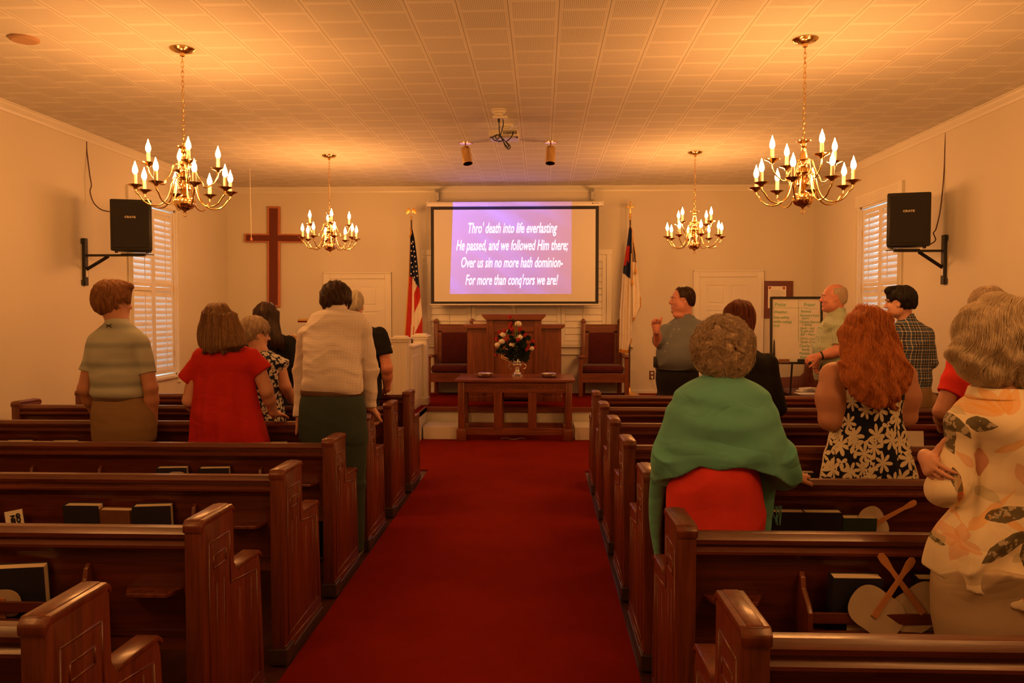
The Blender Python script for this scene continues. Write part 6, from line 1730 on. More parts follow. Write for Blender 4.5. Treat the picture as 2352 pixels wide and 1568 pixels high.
# ---------------------------------------------------------------- 7 man speaking in blue shirt
def eyes(o, p, mat_w, sc=1.0):
    for s_ in (-1, 1):
        m = MB(); c = p(s_*.030, .0812, .004); m.ball(c, .0118*sc, 14, 10); e = m.build('eye', mat_w, o, True)
        n_ = p(s_*.030, 1.0, .004)-p(s_*.030, 0, .004); n_ /= np.linalg.norm(n_)
        k = MB(); k.ball(c+n_*.0085*sc, .0052*sc, 10, 6); k.build('iris', M_BLACK, e, True)
M_EYE = plain('eye white', (.7, .62, .55), .3, 0)
def brows(o, p, mat, sc=1.0, name='eyebrow'):
    for s_ in (-1, 1):
        m = MB(); m.tube([p(s_*.016, .1, .024), p(s_*.030, .098, .029), p(s_*.047, .086, .024)], [.003, .0042, .002], 6); m.build(name, mat, o, True)
def p7():
    Y = 8.0; X, l = frame_of(1570, Y); R = rotm(1.72, .02); C = l(1566, 689, 0); ty = 2.55
    F = Field((-.46, -.62, 0), (.42, .36, 1.92), .0070)
    body_core(F, l, l(1560, 890), l(1568, 790), l(1573, 733), C, R, .070); p = head(F, C, R, 1.10, 1.4, nose=1.15)
    F.ell(l(1560, 724, -.03), (.06, .06, .035), None, .03)
    shA, elA, wrA = l(1530, 760, -.08), l(1512, 785, -.20), l(1507, 757, -.34)
    F.cap(F.core, shA, .07, .05, .03); F.cap(shA, elA, .055, .048, .02); F.cap(elA, wrA, .048, .030, .02)
    hand(F, wrA, (-.10, -.1, 1), (.15, -.9, .0), 1, 1.45, 1.08, .1, thumb_dir=(.35, .1, 1))
    shB, elB, wrB = l(1628, 765, .02), l(1645, 840, .05), l(1640, 895, .0); arm(F, shB, elB, wrB, (.055, .046, .044, .030)); hand(F, wrB, (0, -.1, -1), (-1, 0, 0), 1, .4)
    o = person_root('stocky man in a slate blue button shirt speaking at the front with his thumb up', X, Y, F, SK3, None)
    S_ = Field((-.42, -.42, 1.0), (.42, .36, 1.64), .0065)
    rows = [(845, 1508, 1604, .20, -.02), (836, 1506, 1608, .215, -.03), (820, 1508, 1612, .225, -.04), (790, 1512, 1622, .215, -.04), (765, 1516, 1636, .18, -.02), (750, 1524, 1634, .14, 0), (738, 1540, 1615, .10, 0), (730, 1552, 1596, .075, 0), (726, 1556, 1592, .07, 0)]
    S_.loft(secs_px(l, rows, 0), .03)
    S_.ell(l(1552, 812, -.14), (.17, .13, .16), None, .08)
    S_.cap(shA, shA+(elA-shA)*.9, .072, .066, .04); S_.cyl(elA+(shA-elA)*.3, elA+(wrA-elA)*.30, .066, .058, .02)
    S_.cap(shB, elB, .074, .062, .04); S_.cyl(elB, elB+(wrB-elB)*.5, .060, .055, .02)
    S_.disp(folds(41, .008, 6, 9, .7))
    S_.cyl(l(1573, 738, -.01), l(1571, 722, -.005), .082, .074, .006); S_.cyl(l(1573, 732, .0), l(1571, 714, .0), .066, .070, .004, 'sub')
    # open placket below the chin
    S_.ell(l(1557, 736, -.14), (.028, .05, .035), None, .006, 'sub')
    s_ = S_.build('button_shirt', M_BLUES, o)
    bt = [(1553, 739), (1548, 756), (1541, 772), (1533, 788), (1528, 806)]
    for k, (px, py) in enumerate(bt):
        for t_ in range(260):
            P0 = l(px, py, -.41+.003*t_)
            if S_.sample(P0[None])[0] < 0: break
        MB().ball(P0, (.0055, .003, .0055), 10, 6).build('button', M_PAPER, s_, True)
    for t_ in range(260):
        P0 = l(1559, 757, -.41+.003*t_)
        if S_.sample(P0[None])[0] < 0: break
    MB().tube([P0+np.array((.004, 0, -.03)), P0+np.array((-.003, 0, .012))], .003, 6).tube([P0+np.array((0.012, 0.002, -.03)), P0+np.array((.009, 0.002, .012))], .0016, 5).build('pen', M_PAPER, s_)
    trousers(l, [(842, 1508, 1603, .195, -.02), (870, 1506, 1605, .19, -.01), (900, 1510, 1602, .16, 0), (925, 1512, 1600, .15, 0)], 'trousers', M_BLKC2, o, legs=((-.10, 0), (.10, 0)), r=(.115, .088, .075), v=.010)
    belt(l, [(849, 1507, 1605, .20, -.02), (838, 1507, 1605, .20, -.02)], M_BLACK, o, .006)
    MB().box(-.03, .03, -.03, .02, -.06, .05, .008).xf(T(*l(1508, 830, -.10))).build('phone_holster', M_BLACK, o, 40)
    for lx in (-.105, .105):
        MB().ball((lx, -.06, .04), (.05, .135, .045), 14, 8).box(lx-.046, lx+.046, -.18, .07, 0, .02, .008).build('shoe', M_BLACK, o, True)
    H, pp_ = short_hair(C, R, .006, 1.10, lo=-.05, noise=.001, face=(.135, .012, .112))
    hair_pair(H, pp_, R, H_DKBR, o, 900, 6, .010, .0012, .3, -.6, .002, .15, 8)
    eyes(o, p, M_EYE, 1.1); brows(o, p, H_GREY)
    Bd = Field(C-.16, C+.18, .0045); Bd.ell(p(0, .074, -.104), (.027, .024, .024), R, .01); Bd.ell(p(0, .088, -.052), (.026, .010, .006), R, .006); Bd.ell(p(0, .100, -.066), (.022, .020, .012), R, .003, 'sub')
    Bd.build('goatee', H_GREY, o)
p7()
# ---------------------------------------------------------------- 8 woman in teal shawl
def p8():
    Y = 3.39; X, l = frame_of(1655, Y); R = rotm(.05, -.12); C = l(1657, 800, .05)
    F = Field((-.34, -.36, 0), (.44, .42, 1.66), .0065)
    body_core(F, l, l(1645, 1130), l(1655, 990), l(1657, 880), C, R, .052); head(F, C, R, .96)
    shR, elR, wrR = l(1745, 925), l(1798, 1060, -.03), l(1815, 1092, .16); shL, elL, wrL = l(1570, 925), l(1528, 1070, -.05), l(1560, 1090, .18)
    arm(F, shR*.9+np.array((0, 0, .1))*shR[2]-np.array((0,0,.03)), elR*np.array((.93, 1, 1)), wrR, (.03, .028, .034, .027)); arm(F, shL*.9+np.array((0, 0, .1))*shL[2]-np.array((0,0,.03)), elL*np.array((.82, 1, 1)), wrL, (.03, .028, .034, .027))
    hand(F, wrR+np.array((.0, 0, .0)), (.85, .45, -.10), (.05, .0, -1), -1, .22, .98, .14, .5); hand(F, wrL, (.4, .7, -.1), (0, 0, -1), -1, .3)
    o = person_root('woman with curly grey brown hair in a teal shawl and coral skirt', X, Y, F, SK1)
    rg = MB(); c = wrR+np.array((.085, .045, -.010)); rg.tube([c+np.array((.004*math.cos(t), .011*math.sin(t), .011*math.cos(t))) for t in np.linspace(0, 2*PI, 14)[:-1]], .0018, 5, closed=True); rg.build('ring', M_SILVER, o, True)
    # skirt
    K = Field((-.34, -.28, .42), (.34, .3, 1.12), .0065)
    K.loft(secs_px(l, [(1420, 1548, 1722, .165, 0), (1300, 1540, 1735, .15, 0), (1232, 1530, 1750, .15, 0), (1160, 1530, 1752, .15, 0), (1090, 1542, 1742, .16, 0), (1030, 1560, 1728, .14, 0)], 0), .02)
    K.disp(folds(51, .007, 4, 7, .3)); K.disp(vfolds(52, .010, 7, 0, 0, .4, 1.0)); kk = K.build('skirt', M_SKIRT, o)
    for sd in (-1, 1): MB().ball((sd*.09, .05, .04), (.042, .12, .04), 14, 8).build('shoe', M_BLACK, o, True)
    # shawl: outer drape minus inner cut at the hem
    S_ = Field((-.40, -.34, .42), (.46, .42, 1.45), .006)
    rows = [(1115, 1503, 1828, .155, .02), (1085, 1500, 1830, .16, .01), (1040, 1505, 1815, .17, 0), (1000, 1514, 1802, .17, 0), (960, 1526, 1790, .165, 0), (920, 1541, 1776, .15, 0), (895, 1556, 1760, .13, 0), (878, 1580, 1735, .11, .01), (865, 1608, 1706, .09, .02), (852, 1628, 1688, .07, .03)]
    S_.loft(secs_px(l, rows, 0), .02)
    rn = np.random.RandomState(5)
    def drapef(X_, Y_, Z_):
        t = np.clip((1.34-Z_)/.5, 0, 1)
        side = np.abs(X_)/.28
        return .022*np.sin((X_*1.0+np.sign(X_)*(Z_-1.3)*.28)*40+1.2)*np.clip(side, .3, 1)*t + .010*np.sin(Z_*46+np.cos(X_*7)*2.4)*np.exp(-((Z_-1.12)/.14)**2)*np.clip(1-side, 0, 1) + .003*np.sin(Z_*70+X_*16)*np.exp(-((Z_-1.25)/.06)**2)
    S_.disp(drapef)
    # back hem at 1060, arched; sides hang lower
    zb = l(1655, 1060)[2]; Xg, Yg, Zg = S_.grid(tuple(slice(0, q) for q in S_.n))
    hem = zb - .055*np.clip(np.abs(Xg-.0)/.18-.62, 0, 1)*1.6 + .006*np.sin(Xg*40)
    S_.F = np.maximum(S_.F, (hem-Zg)*1.0).astype(np.float32)
    # hanging ends in front, left narrow strip and right strip
    S_.loft([(z, l(px, 900)[0], dy, a, .022) for z, px, dy, a in ((l(0, 1285, .0)[2], 1522, .10, .012), (l(0, 1200)[2], 1516, .10, .028), (l(0, 1110)[2], 1520, .09, .036), (l(0, 1040)[2], 1530, .05, .04))], .02)
    S_.loft([(z, l(px, 900)[0], dy, a, .020) for z, px, dy, a in ((l(0, 1228)[2], 1770, .07, .026), (l(0, 1150)[2], 1773, .08, .038), (l(0, 1060)[2], 1775, .05, .045))], .02)
    S_.cyl(l(1785, 1040, -.02), l(1800, 1108, .05), .075, .055, .04); S_.cyl(l(1535, 1040, -.04), l(1528, 1100, .04), .06, .05, .04)
    sw = S_.build('shawl', M_SHAWL, o, keep=2)
    fr = MB(); rr = random.Random(4)
    for k in range(13):
        x = 1754+k*3.4; p0 = l(x, 1225-rr.random()*3, .055+.02*math.sin(k)); L = rr.uniform(.055, .085)
        if k > 6: p0 = l(x, 1160+rr.random()*6, .075)
        fr.tube([p0, p0+np.array((rr.uniform(-.006, .006), 0, -L*.5)), p0+np.array((rr.uniform(-.010, .010), 0, -L))], [.0022, .0018, .0030], 5)
    fr.build('fringe', M_SHAWL, sw)
    # curly hair
    H = Field(C-.2, C+.21, .0045); p = lambda x, y, z: C+R @ np.array((x, y, z))
    H.ell(p(0, -.02, .022), (.112, .115, .112), R, .02); H.ell(p(0, -.06, -.06), (.098, .075, .07), R, .03)
    for sd in (-1, 1): H.ell(p(sd*.074, -.02, -.02), (.045, .072, .072), R, .03)
    H.ell(p(0, .15, -.045), (.078, .112, .115), R, .01, 'sub')
    rq = np.random.RandomState(8)
    dirs = rq.randn(170, 3); dirs /= np.linalg.norm(dirs, axis=1)[:, None]
    for d in dirs:
        q_ = p(*(d*np.array((.107, .110, .106))+np.array((0, -.025, .005))))
        if (R.T @ (q_-C))[1] > .045: continue
        H.ell(q_, (.021, .021, .021), None, .008)
    H.disp(lambda X_, Y_, Z_: .0035*(np.sin(X_*140+np.sin(Z_*90)*2)*np.sin(Z_*150+np.sin(Y_*100)*2)+.7*np.sin(Y_*200+X_*90)))
    ho = H.build('hair', H_GREYB, o)
    s_ = seeds_on(H, 3600, lambda P: (P-C) @ R[:, 1] < .035, 9)
    cent = dirs*.118
    def curl(P):
        q_ = P-C; ph = np.sin(q_[:, 0]*70+2*np.sin(q_[:, 2]*40)); ps = np.sin(q_[:, 2]*75+2*np.sin(q_[:, 1]*45+q_[:, 0]*30))
        d = np.stack([ps*1.3+q_[:, 0]*3, ph*1.0, -.75+ph*ps*1.2], 1); return d
    strands(H, s_, curl, 10, .0065, .0011, .007, .35, 10, H_GREYB, ho)
p8()

# ---------------------------------------------------------------- 9 woman in black, auburn bob
def p9():
    Y = 5.1; X, l = frame_of(1712, Y); R = rotm(-.35, -.45); C = l(1699, 738, .10)
    F = Field((-.34, -.28, 0), (.40, .42, 1.74), .008)
    body_core(F, l, l(1712, 950), l(1714, 860), l(1706, 795), C, R, .050); head(F, C, R, .97)
    shR, elR, wrR = l(1762, 835), l(1783, 935, -.02), l(1765, 955, .16); shL, elL, wrL = l(1660, 835), l(1645, 935), l(1665, 955, .16)
    arm(F, shR, elR, wrR, (.05, .044, .040, .027)); arm(F, shL, elL, wrL, (.05, .044, .040, .027))
    hand(F, wrR, (-.6, .6, .1), (0, .2, -1), 1, .4, .92); hand(F, wrL, (.6, .6, .1), (0, .2, -1), -1, .4, .92)
    o = person_root('woman in a black cardigan with auburn hair, head bowed behind the shawl', X, Y, F, SK1)
    S_ = Field((-.36, -.26, .72), (.42, .42, 1.48), .0065)
    S_.loft(secs_px(l, [(1040, 1645, 1785, .16, 0), (960, 1650, 1775, .15, 0), (900, 1650, 1778, .145, 0), (860, 1648, 1776, .14, 0), (830, 1652, 1770, .125, 0), (808, 1672, 1745, .09, 0), (795, 1685, 1728, .06, 0)], 0), .02)
    S_.cap(shR, elR, .066, .060, .03); S_.cyl(elR, wrR, .058, .045, .02); S_.cap(shL, elL, .066, .060, .03); S_.cyl(elL, wrL, .058, .045, .02)
    S_.disp(folds(61, .005, 7, 10)); S_.build('cardigan', M_BLKC, o)
    trousers(l, [(960, 1650, 1775, .15, 0), (1050, 1655, 1770, .15, 0)], 'trousers', M_BLKC2, o, v=.014); shoes(o, 0)
    H = Field(C-np.array((.2, .22, .22)), C+.2, .005); p = lambda x, y, z: C+R @ np.array((x, y, z))
    H.ell(p(0, -.022, .03), (.094, .112, .098), R, .01); H.ell(p(0, -.04, -.05), (.088, .085, .09), R, .03); H.ell(p(0, .13, -.04), (.07, .09, .12), R, .01, 'sub')
    H.disp(lambda X_, Y_, Z_: .0035*np.sin(X_*80+np.sin(Z_*20)*1.5)+.002*np.sin(X_*170+Y_*60))
    ho = hair_pair(H, p, R, H_AUB, o, 1800, 12, .012, .0014, 1.2, 0, .005, .2, 12)
    b = MB(); b.tube([p(.098*math.sin(t), -.01+.0*t, .03+.098*math.cos(t)) for t in np.linspace(-1.3, 1.3, 14)], .004, 6).build('hair_band', M_BROWNL, ho, True)
p9()

# ---------------------------------------------------------------- 10 bald man in green checked shirt
def p10():
    Y = 7.75; X, l = frame_of(1914, Y); R = rotm(1.42, .0); C = l(1914, 683, 0)
    F = Field((-.42, -.36, 0), (.36, .36, 1.94), .0065)
    body_core(F, l, l(1912, 860), l(1915, 790), l(1922, 728), C, R, .066, legs=((-.05, .09), (.05, -.09))); p = head(F, C, R, 1.08, 1.2, nose=1.0)
    F.ell(p(0, .03, -.10), (.05, .05, .03), R, .03)
    sh, el, wr = l(1938, 752, -.17), l(1926, 806, -.20), l(1880, 818, -.20); arm(F, sh, el, wr, (.058, .050, .048, .032))
    hand(F, wr, (-.9, .25, -.25), (0, .7, -.7), 1, .7, 1.06, .12)
    sh2, el2, wr2 = l(1926, 752, .18), l(1915, 815, .20), l(1880, 828, -.06); F.cap(F.core, sh2, .07, .05, .03); F.cap(sh2, el2, .055, .048, .02); F.cap(el2, wr2, .046, .031, .02)
    hand(F, wr2, (-.5, -.3, -.8), (.3, -.7, 0), -1, .6, 1.06, .1)
    o = person_root('bald man in a green checked short-sleeved shirt standing sideways by the whiteboard', X, Y, F, SK3, None)
    S_ = Field((-.34, -.34, .84), (.38, .36, 1.66), .0065); ty = 0
    rows = [(872, 1874, 1958, .17, 0), (840, 1868, 1960, .19, 0), (810, 1868, 1960, .20, 0), (785, 1873, 1960, .20, 0), (760, 1880, 1960, .20, 0), (742, 1890, 1956, .19, 0), (726, 1902, 1948, .13, 0), (716, 1908, 1941, .085, 0), (708, 1911, 1938, .07, 0)]
    S_.loft(secs_px(l, rows, 0), .03)
    for a_, b_, t in ((sh, el, .78), (sh2, el2, .7)): m = a_+(b_-a_)*t; S_.cap(a_, a_+(m-a_)*.5, .072, .072, .04); S_.cyl(a_, m, .070, .076, .03)
    S_.disp(folds(71, .008, 7, 11)); S_.cyl(l(1921, 726, 0), l(1923, 706, .0), .085, .076, .006); S_.cyl(l(1921, 722, .0), l(1923, 700, .0), .068, .070, .004, 'sub')
    S_.ell(l(1893, 716, -.02), (.03, .05, .03), None, .006, 'sub')
    s_ = S_.build('camp_shirt', M_GREENC, o)
    MB().box(-.035, .045, -.004, .004, -.028, .012, .003).xf(T(*l(1900, 745, -.205)) @ Matrix.Rotation(.35, 4, 'Y')).build('pocket_flap', M_GREENC, s_)
    trousers(l, [(858, 1878, 1955, .16, 0), (890, 1880, 1953, .16, 0), (925, 1882, 1950, .15, 0)], 'trousers', M_BLKC2, o, legs=((-.03, .09), (.03, -.09)), r=(.10, .085, .07), v=.012)
    for ly in (-.09, .09): MB().ball((-.06, ly, .04), (.13, .048, .042), 14, 8).build('shoe', M_BLACK, o, True)
    wc = MB(); c = wr+(el-wr)*.14; ax = unit(el-wr); u = unit(np.cross(ax, (0, 0, 1))); v = np.cross(ax, u)
    wc.tube([c+.036*(u*math.cos(t)+v*math.sin(t)) for t in np.linspace(0, 2*PI, 18)[:-1]], .009, 6, closed=True); wc.ball(tuple(c-u*.036), (.02, .008, .02), 10, 6); wc.build('wristwatch', M_BLACK, o, True)
    H, pp_ = short_hair(C, R, .0035, 1.08, lo=-.055, noise=.0006, face=(.11, .02, .125), v=.004)
    H.ell(pp_(0, .01, .12), (.085, .13, .062), R, .012, 'sub'); H.build('hair', H_BALD, o, keep=2)
    eyes(o, p, M_EYE, 1.08); brows(o, p, H_BALD)
    t = MB(); q_ = l(1884, 850, -.16); t.tube([q_, q_+np.array((.01, -.01, .07))], .008, 8).build('marker_pen', M_BLACK, None, True); ob = bpy.data.objects['marker_pen']; ob.location = (X, Y, 0)
    tag(ob, 'dark marker held by the bald man in the checked shirt', 'marker')
p10()

# ---------------------------------------------------------------- 11 red haired woman in floral dress
def p11():
    Y = 4.25; X, l = frame_of(1992, Y); R = rotm(.15, -.08); C = l(1994, 765, .02)
    F = Field((-.40, -.30, 0), (.40, .42, 1.70), .0065)
    body_core(F, l, l(1992, 1050), l(1992, 900), l(1994, 822), C, R, .056, legs=((-.11, 0), (.11, 0))); head(F, C, R, .98)
    F.loft(secs_px(l, [(1000, 1925, 2060, .13, 0), (930, 1920, 2066, .145, 0), (880, 1915, 2072, .14, 0), (850, 1918, 2070, .125, 0), (832, 1940, 2045, .09, 0)], 0), .04)
    shL, elL, wrL = l(1917, 865), l(1908, 962, -.03), l(1925, 990, .20); shR, elR, wrR = l(2070, 865), l(2078, 955), l(2062, 985, .20)
    for sh, el, wr, sd in ((shL, elL, wrL, -1), (shR, elR, wrR, 1)):
        F.cap(F.core, sh, .09, .07, .04); F.cap(sh, sh*.5+el*.5, .072, .084, .03); F.cap(sh*.5+el*.5, el, .084, .062, .03); F.cap(el, wr, .058, .034, .02)
        hand(F, wr, (-sd*.5, .7, 0), (0, 0, -1), sd, .3, .95)
    o = person_root('woman with very long wavy red hair in a navy dress with cream flowers', X, Y, F, SK2)
    S_ = Field((-.34, -.30, .40), (.36, .32, 1.45), .0065)
    rows = [(1250, 1870, 2118, .16, 0), (1100, 1889, 2105, .16, 0), (1040, 1900, 2092, .16, 0), (990, 1911, 2075, .16, 0), (950, 1916, 2066, .16, 0), (900, 1912, 2072, .165, 0), (870, 1918, 2070, .150, 0), (848, 1932, 2054, .12, 0), (836, 1945, 2040, .095, 0)]
    S_.loft(secs_px(l, rows, 0), .02); S_.disp(vfolds(81, .014, 9, 0, 0, .55, 1.1)); S_.disp(folds(82, .004, 7, 14))
    for sd, px in ((-1, 1937), (1, 2050)): S_.cap(l(px, 828, -.02), l(px-sd*-4, 850, -.10), .024, .026, .02)
    S_.ell(l(1907, 868, 0), (.055, .12, .055), None, .01, 'sub'); S_.ell(l(2082, 868, 0), (.055, .12, .055), None, .01, 'sub')
    S_.build('dress', M_TROP, o); shoes(o, 0, ((-.11, 0), (.11, 0)), M_BLACK)
    H = Field(C-np.array((.30, .32, .58)), C+np.array((.32, .2, .2)), .0065); p = lambda x, y, z: C+R @ np.array((x, y, z))
    H.ell(p(-.01, -.02, .03), (.094, .118, .112), R, .02)
    H.loft(secs_px(l, [(928, 1985, 2045, .03, -.205), (905, 1960, 2068, .05, -.19), (875, 1943, 2086, .065, -.165), (845, 1936, 2086, .08, -.13), (815, 1932, 2073, .095, -.09), (785, 1932, 2058, .11, -.04), (755, 1938, 2044, .12, -.01), (730, 1952, 2030, .10, .0)], 0), .04)
    H.ell(p(0, .15, -.05), (.075, .115, .135), R, .01, 'sub')
    wav = lambda X_, Y_, Z_: .007*np.sin(X_*62+1.6*np.sin(Z_*42)+Y_*20)+.004*np.sin(X_*120+1.8*np.sin(Z_*60+1)+Z_*10)+.006*np.sin(Z_*30+X_*18)*.5
    H.disp(wav); ho = H.build('hair', H_RED, o)
    s_ = seeds_on(H, 4200, lambda P: P[:, 1] < .05, 13)
    c0 = p(0, -.02, .16)
    def fl(P):
        d = P-c0; n_ = np.linalg.norm(d, axis=1)[:, None]; top = np.exp(-((n_/.16)**2))
        z = P[:, 2]; wv = np.stack([.62*np.sin(z*58+P[:, 0]*26), 0*z, 0*z], 1)
        spread = np.stack([np.sign(P[:, 0]-C[0])*.18, 0*z-.08, 0*z-1.0], 1)
        return d/(n_+1e-6)*top*2+(wv+spread)*(1-top*.6)
    strands(H, s_, fl, 26, .0115, .0013, .007, .16, 14, H_RED, ho, tip=.3)
p11()

# ---------------------------------------------------------------- 12 young man in plaid
def p12():
    Y = 6.86; X, l = frame_of(2095, Y); R = rotm(1.02, -.08); C = l(2066, 694, 0)
    F = Field((-.36, -.34, 0), (.36, .36, 1.88), .0065)
    body_core(F, l, l(2108, 915), l(2096, 810), l(2082, 738), C, R, .056, cx=.04); p = head(F, C, R, 1.04)
    shR, elR, wrR = l(2128, 765, -.02), l(2136, 832, -.04), l(2105, 850, .16); shL, elL, wrL = l(2058, 762, .06), l(2046, 830, .08), l(2070, 850, .22)
    for sh, el, wr, sd in ((shR, elR, wrR, 1), (shL, elL, wrL, -1)): arm(F, sh, el, wr, (.052, .042, .04, .028)); hand(F, wr, (-.6, .6, .1), (0, 0, -1), sd, .4)
    o = person_root('young man with thick black hair in a navy plaid shirt by the right window', X, Y, F, SK1)
    S_ = Field((-.34, -.28, .86), (.36, .42, 1.62), .0065)
    rows = [(895, 2067, 2137, .115, 0), (860, 2062, 2138, .12, 0), (820, 2054, 2138, .125, 0), (785, 2048, 2142, .125, 0), (762, 2046, 2136, .115, 0), (745, 2056, 2122, .09, 0), (732, 2066, 2102, .068, 0), (726, 2068, 2100, .064, 0)]
    S_.loft(secs_px(l, rows, 0), .02)
    for sh, el, wr in ((shR, elR, wrR), (shL, elL, wrL)): S_.cap(sh, el, .060, .056, .014); S_.cyl(el, wr, .054, .044, .02)
    S_.disp(folds(91, .008, 7, 12)); S_.cyl(l(2083, 742, 0), l(2080, 721, .0), .070, .064, .006); S_.cyl(l(2083, 738, .0), l(2080, 716, .0), .055, .057, .004, 'sub')
    S_.build('plaid_shirt', M_PLAID, o)
    trousers(l, [(888, 2074, 2136, .115, 0), (910, 2073, 2138, .125, 0), (935, 2072, 2138, .125, 0)], 'trousers', M_KHAKI, o, r=(.095, .075, .065), v=.011); shoes(o, .04)
    H, pp_ = short_hair(C, R, .014, 1.04, lo=-.055, noise=.0022, face=(.165, -.04, .105), seed=9)
    H.ell(pp_(0, .055, .100), (.072, .050, .034), R, .02)
    hair_pair(H, pp_, R, H_BLACK, o, 1400, 7, .010, .0014, .3, .2, .003, .2, 15); eyes(o, p, M_EYE, 1.04); brows(o, p, H_BLACK)
p12()

# ---------------------------------------------------------------- 13 person in red shirt
def p13():
    Y = 5.1; X, l = frame_of(2262, Y); R = rotm(-.3, -.25); C = l(2268, 712, .04)
    F = Field((-.42, -.34, 0), (.36, .42, 1.78), .0075)
    body_core(F, l, l(2262, 980), l(2262, 870), l(2266, 780), C, R, .060); head(F, C, R, 1.02)
    shL, elL, wrL = l(2205, 842), l(2162, 945, -.04), l(2165, 985, .16); shR, elR, wrR = l(2325, 842), l(2355, 940), l(2335, 975, .16)
    for sh, el, wr, sd in ((shL, elL, wrL, -1), (shR, elR, wrR, 1)): arm(F, sh, el, wr, (.058, .048, .045, .03)); hand(F, wr, (-sd*.3, .8, -.1), (0, 0, -1), sd, .3)
    o = person_root('person with short brown hair in a bright red short-sleeved shirt, half hidden', X, Y, F, SK2)
    S_ = Field((-.36, -.28, .72), (.38, .32, 1.56), .0065)
    S_.loft(secs_px(l, [(1010, 2192, 2335, .15, 0), (940, 2194, 2335, .15, 0), (880, 2192, 2338, .15, 0), (850, 2192, 2338, .145, 0), (825, 2200, 2330, .13, 0), (800, 2225, 2308, .10, 0), (785, 2242, 2290, .07, 0)], 0), .03)
    for sh, el in ((shL, elL), (shR, elR)): m = sh+(el-sh)*.60; S_.cap(sh, sh+(m-sh)*.5, .068, .07, .03); S_.cyl(sh, m, .066, .072, .02)
    S_.disp(folds(101, .010, 7, 10)); S_.build('t_shirt', M_RSHIRT, o)
    trousers(l, [(995, 2198, 2330, .14, 0), (1060, 2200, 2328, .14, 0)], 'trousers', M_BLKC2, o, v=.014); shoes(o, 0)
    H, p = short_hair(C, R, .014, 1.02, lo=-.09, seed=11, vol=(.008, .0, .006)); hair_pair(H, p, R, H_GREYB, o, 1000, 7, .011, .0015, .4, 0, .005, .3, 16)
p13()

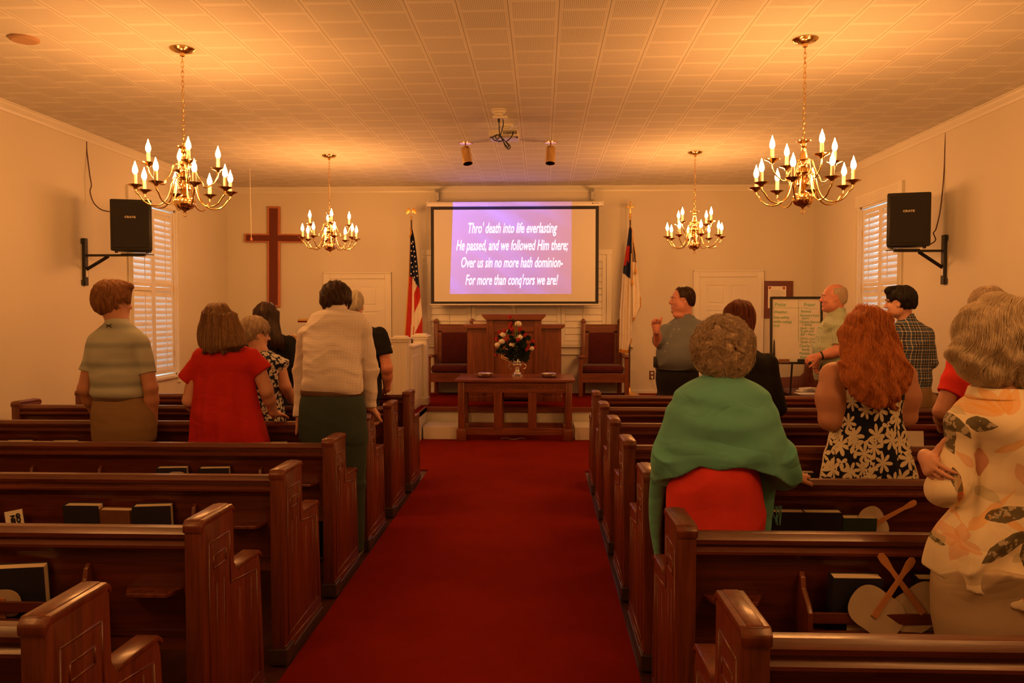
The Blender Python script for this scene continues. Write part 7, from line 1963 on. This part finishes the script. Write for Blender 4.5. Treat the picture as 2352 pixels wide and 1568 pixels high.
# ---------------------------------------------------------------- 14 woman in cream floral blouse, near right
def p14():
    Y = 2.53; X, l = frame_of(2305, Y); R = rotm(.12, -.05); C = l(2296, 785, .03)
    F = Field((-.36, -.34, 0), (.36, .36, 1.72), .005)
    body_core(F, l, l(2290, 1350), l(2300, 1050), l(2298, 905), C, R, .052); head(F, C, R, .98)
    shL, elL = l(2222, 985), l(2184, 1112, -.015); wrL = l(2285, 1125, .20)
    shR, elR, wrR = l(2388, 985), l(2425, 1140, .0), l(2165, 1105, .15)
    arm(F, shL, elL, wrL, (.05, .042, .038, .026)); F.cap(F.core, shR, .07, .05, .03); F.cap(shR, elR, .05, .042, .02); F.cap(elR, wrR, .040, .027, .02)
    # right hand wraps round the outside of the left upper arm
    hw = l(2128, 1052, .035); F.cap(wrR, hw, .024, .021, .02)
    hand(F, hw, (-.22, -.93, -.30), (.86, -.24, -.46), 1, .42, .86, .05, .9, curls=((1.05, .35, .2), (1.0, .38, .25), (.98, .42, .25), (.95, .45, .3)), thumb_dir=(.45, -.1, .8))
    hand(F, wrL, (.9, .2, .3), (0, -.9, .3), -1, .4)
    o = person_root('woman with short grey blond hair in a cream floral blouse, arms folded, nearest the camera', X, Y, F, SK1)
    S_ = Field((-.36, -.30, .72), (.36, .32, 1.52), .005)
    z = lambda py: l(2300, py)[2]
    def row(py, x0, x1, b, dy=0): return (py, x0, x1, b, dy)
    rows = [row(1395, 2142, 2448, .125), row(1340, 2140, 2450, .130), row(1280, 2145, 2446, .130), row(1220, 2165, 2438, .125), row(1160, 2200, 2424, .125), row(1100, 2222, 2416, .125), row(1040, 2226, 2414, .142), row(990, 2212, 2412, .135), row(950, 2204, 2400, .118), row(920, 2220, 2376, .10), row(900, 2245, 2352, .085), row(885, 2258, 2340, .07)]
    S_.loft(secs_px(l, rows, 0), .02)
    S_.cap(shL, elL, .058, .060, .014); S_.cap(shL, l(2250, 975), .055, .07, .03); S_.cyl(elL+(shL-elL)*.05, elL+(wrL-elL)*.35, .056, .058, .02); S_.cap(shR, elR, .060, .058, .04); S_.cap(elR, elR+(wrR-elR)*.4, .056, .055, .03)
    S_.ell(elL+np.array((-.012, 0, -.022)), (.046, .055, .038), None, .03)
    S_.disp(folds(111, .016, 5, 8, .9)); S_.disp(vfolds(112, .012, 7, 0, 0, .78, 1.25))
    Xg, Yg, Zg = S_.grid(tuple(slice(0, q) for q in S_.n)); hem = l(2300, 1368)[2]+.10*np.clip((-.03-Xg)/.2, 0, 1)-.012*np.sin(Xg*26); S_.F = np.maximum(S_.F, hem-Zg).astype(np.float32)
    S_.ell(l(2298, 872, .0), (.085, .10, .045), None, .008, 'sub')
    s_ = S_.build('blouse', M_BLOUSE, o)
    cl = MB(); pts = [np.array((.0, 0, 0))]; 
    cl = Field(l(2298, 895)-np.array((.16, .16, .07)), l(2298, 895)+np.array((.16, .16, .07)), .004)
    cl.loft([(l(0, 905)[2], l(2298, 900)[0], .0, .100, .098), (l(0, 880)[2], l(2298, 900)[0], .01, .084, .082)], .004); cl.loft([(l(0, 912)[2], l(2298, 900)[0], .0, .088, .086), (l(0, 874)[2], l(2298, 900)[0], .01, .071, .069)], .002, mode='sub')
    cl.ell(l(2298, 890, .13), (.06, .08, .06), None, .01, 'sub'); cl.build('collar', M_BLOUSE, s_)
    zz0 = l(0, 950)[2]
    trousers(l, [(1290, 2158, 2435, .15, 0), (1350, 2146, 2446, .13, 0), (1420, 2146, 2446, .13, 0), (1480, 2152, 2440, .125, 0), (1530, 2156, 2436, .12, 0)], 'trousers', M_LIGHTK, o, legs=((-.10, 0), (.10, 0)), r=(.098, .09, .085), v=.0065, fold=folds(113, .012, 5, 7, .6)); shoes(o, 0, ((-.10, 0), (.10, 0)), M_SHOE)
    H = Field(C-np.array((.22, .24, .23)), C+.22, .0042); p = lambda x, y, z: C+R @ np.array((x, y, z))
    H.ell(p(0, -.015, .03), (.122, .125, .112), R, .02); H.ell(p(0, -.03, -.055), (.112, .098, .088), R, .04)
    for sd in (-1, 1): H.ell(p(sd*.080, .0, -.02), (.050, .08, .095), R, .03)
    H.ell(p(-.115, -.01, -.035), (.030, .05, .045), R, .03); H.ell(p(.0, -.075, .02), (.07, .07, .07), R, .03)
    H.ell(p(0, .16, -.04), (.078, .120, .125), R, .01, 'sub')
    H.disp(lambda X_, Y_, Z_: .006*np.sin(X_*52+Z_*38+1.5*np.sin(Z_*30))+.004*np.sin(Z_*70-X_*42+Y_*40)+.0022*np.sin(X_*190+Z_*90+Y_*60))
    ho = H.build('hair', H_BLOND, o)
    s_ = seeds_on(H, 6500, lambda P: (P-C) @ R[:, 1] < .04, 17); c0 = p(.02, .0, .14)
    def fl(P):
        d = P-c0; d = d/(np.linalg.norm(d, axis=1)[:, None]+1e-6); q_ = P-C
        sw = np.stack([.55*np.sin(q_[:, 2]*34+q_[:, 0]*9)-.25*(q_[:, 0] < 0), 0*q_[:, 2], -.75+.55*np.sin(q_[:, 0]*30+q_[:, 2]*16)], 1); return d*.8+sw
    strands(H, s_, fl, 15, .0085, .00085, .008, .14, 18, H_BLOND, ho, tip=.25)
p14()
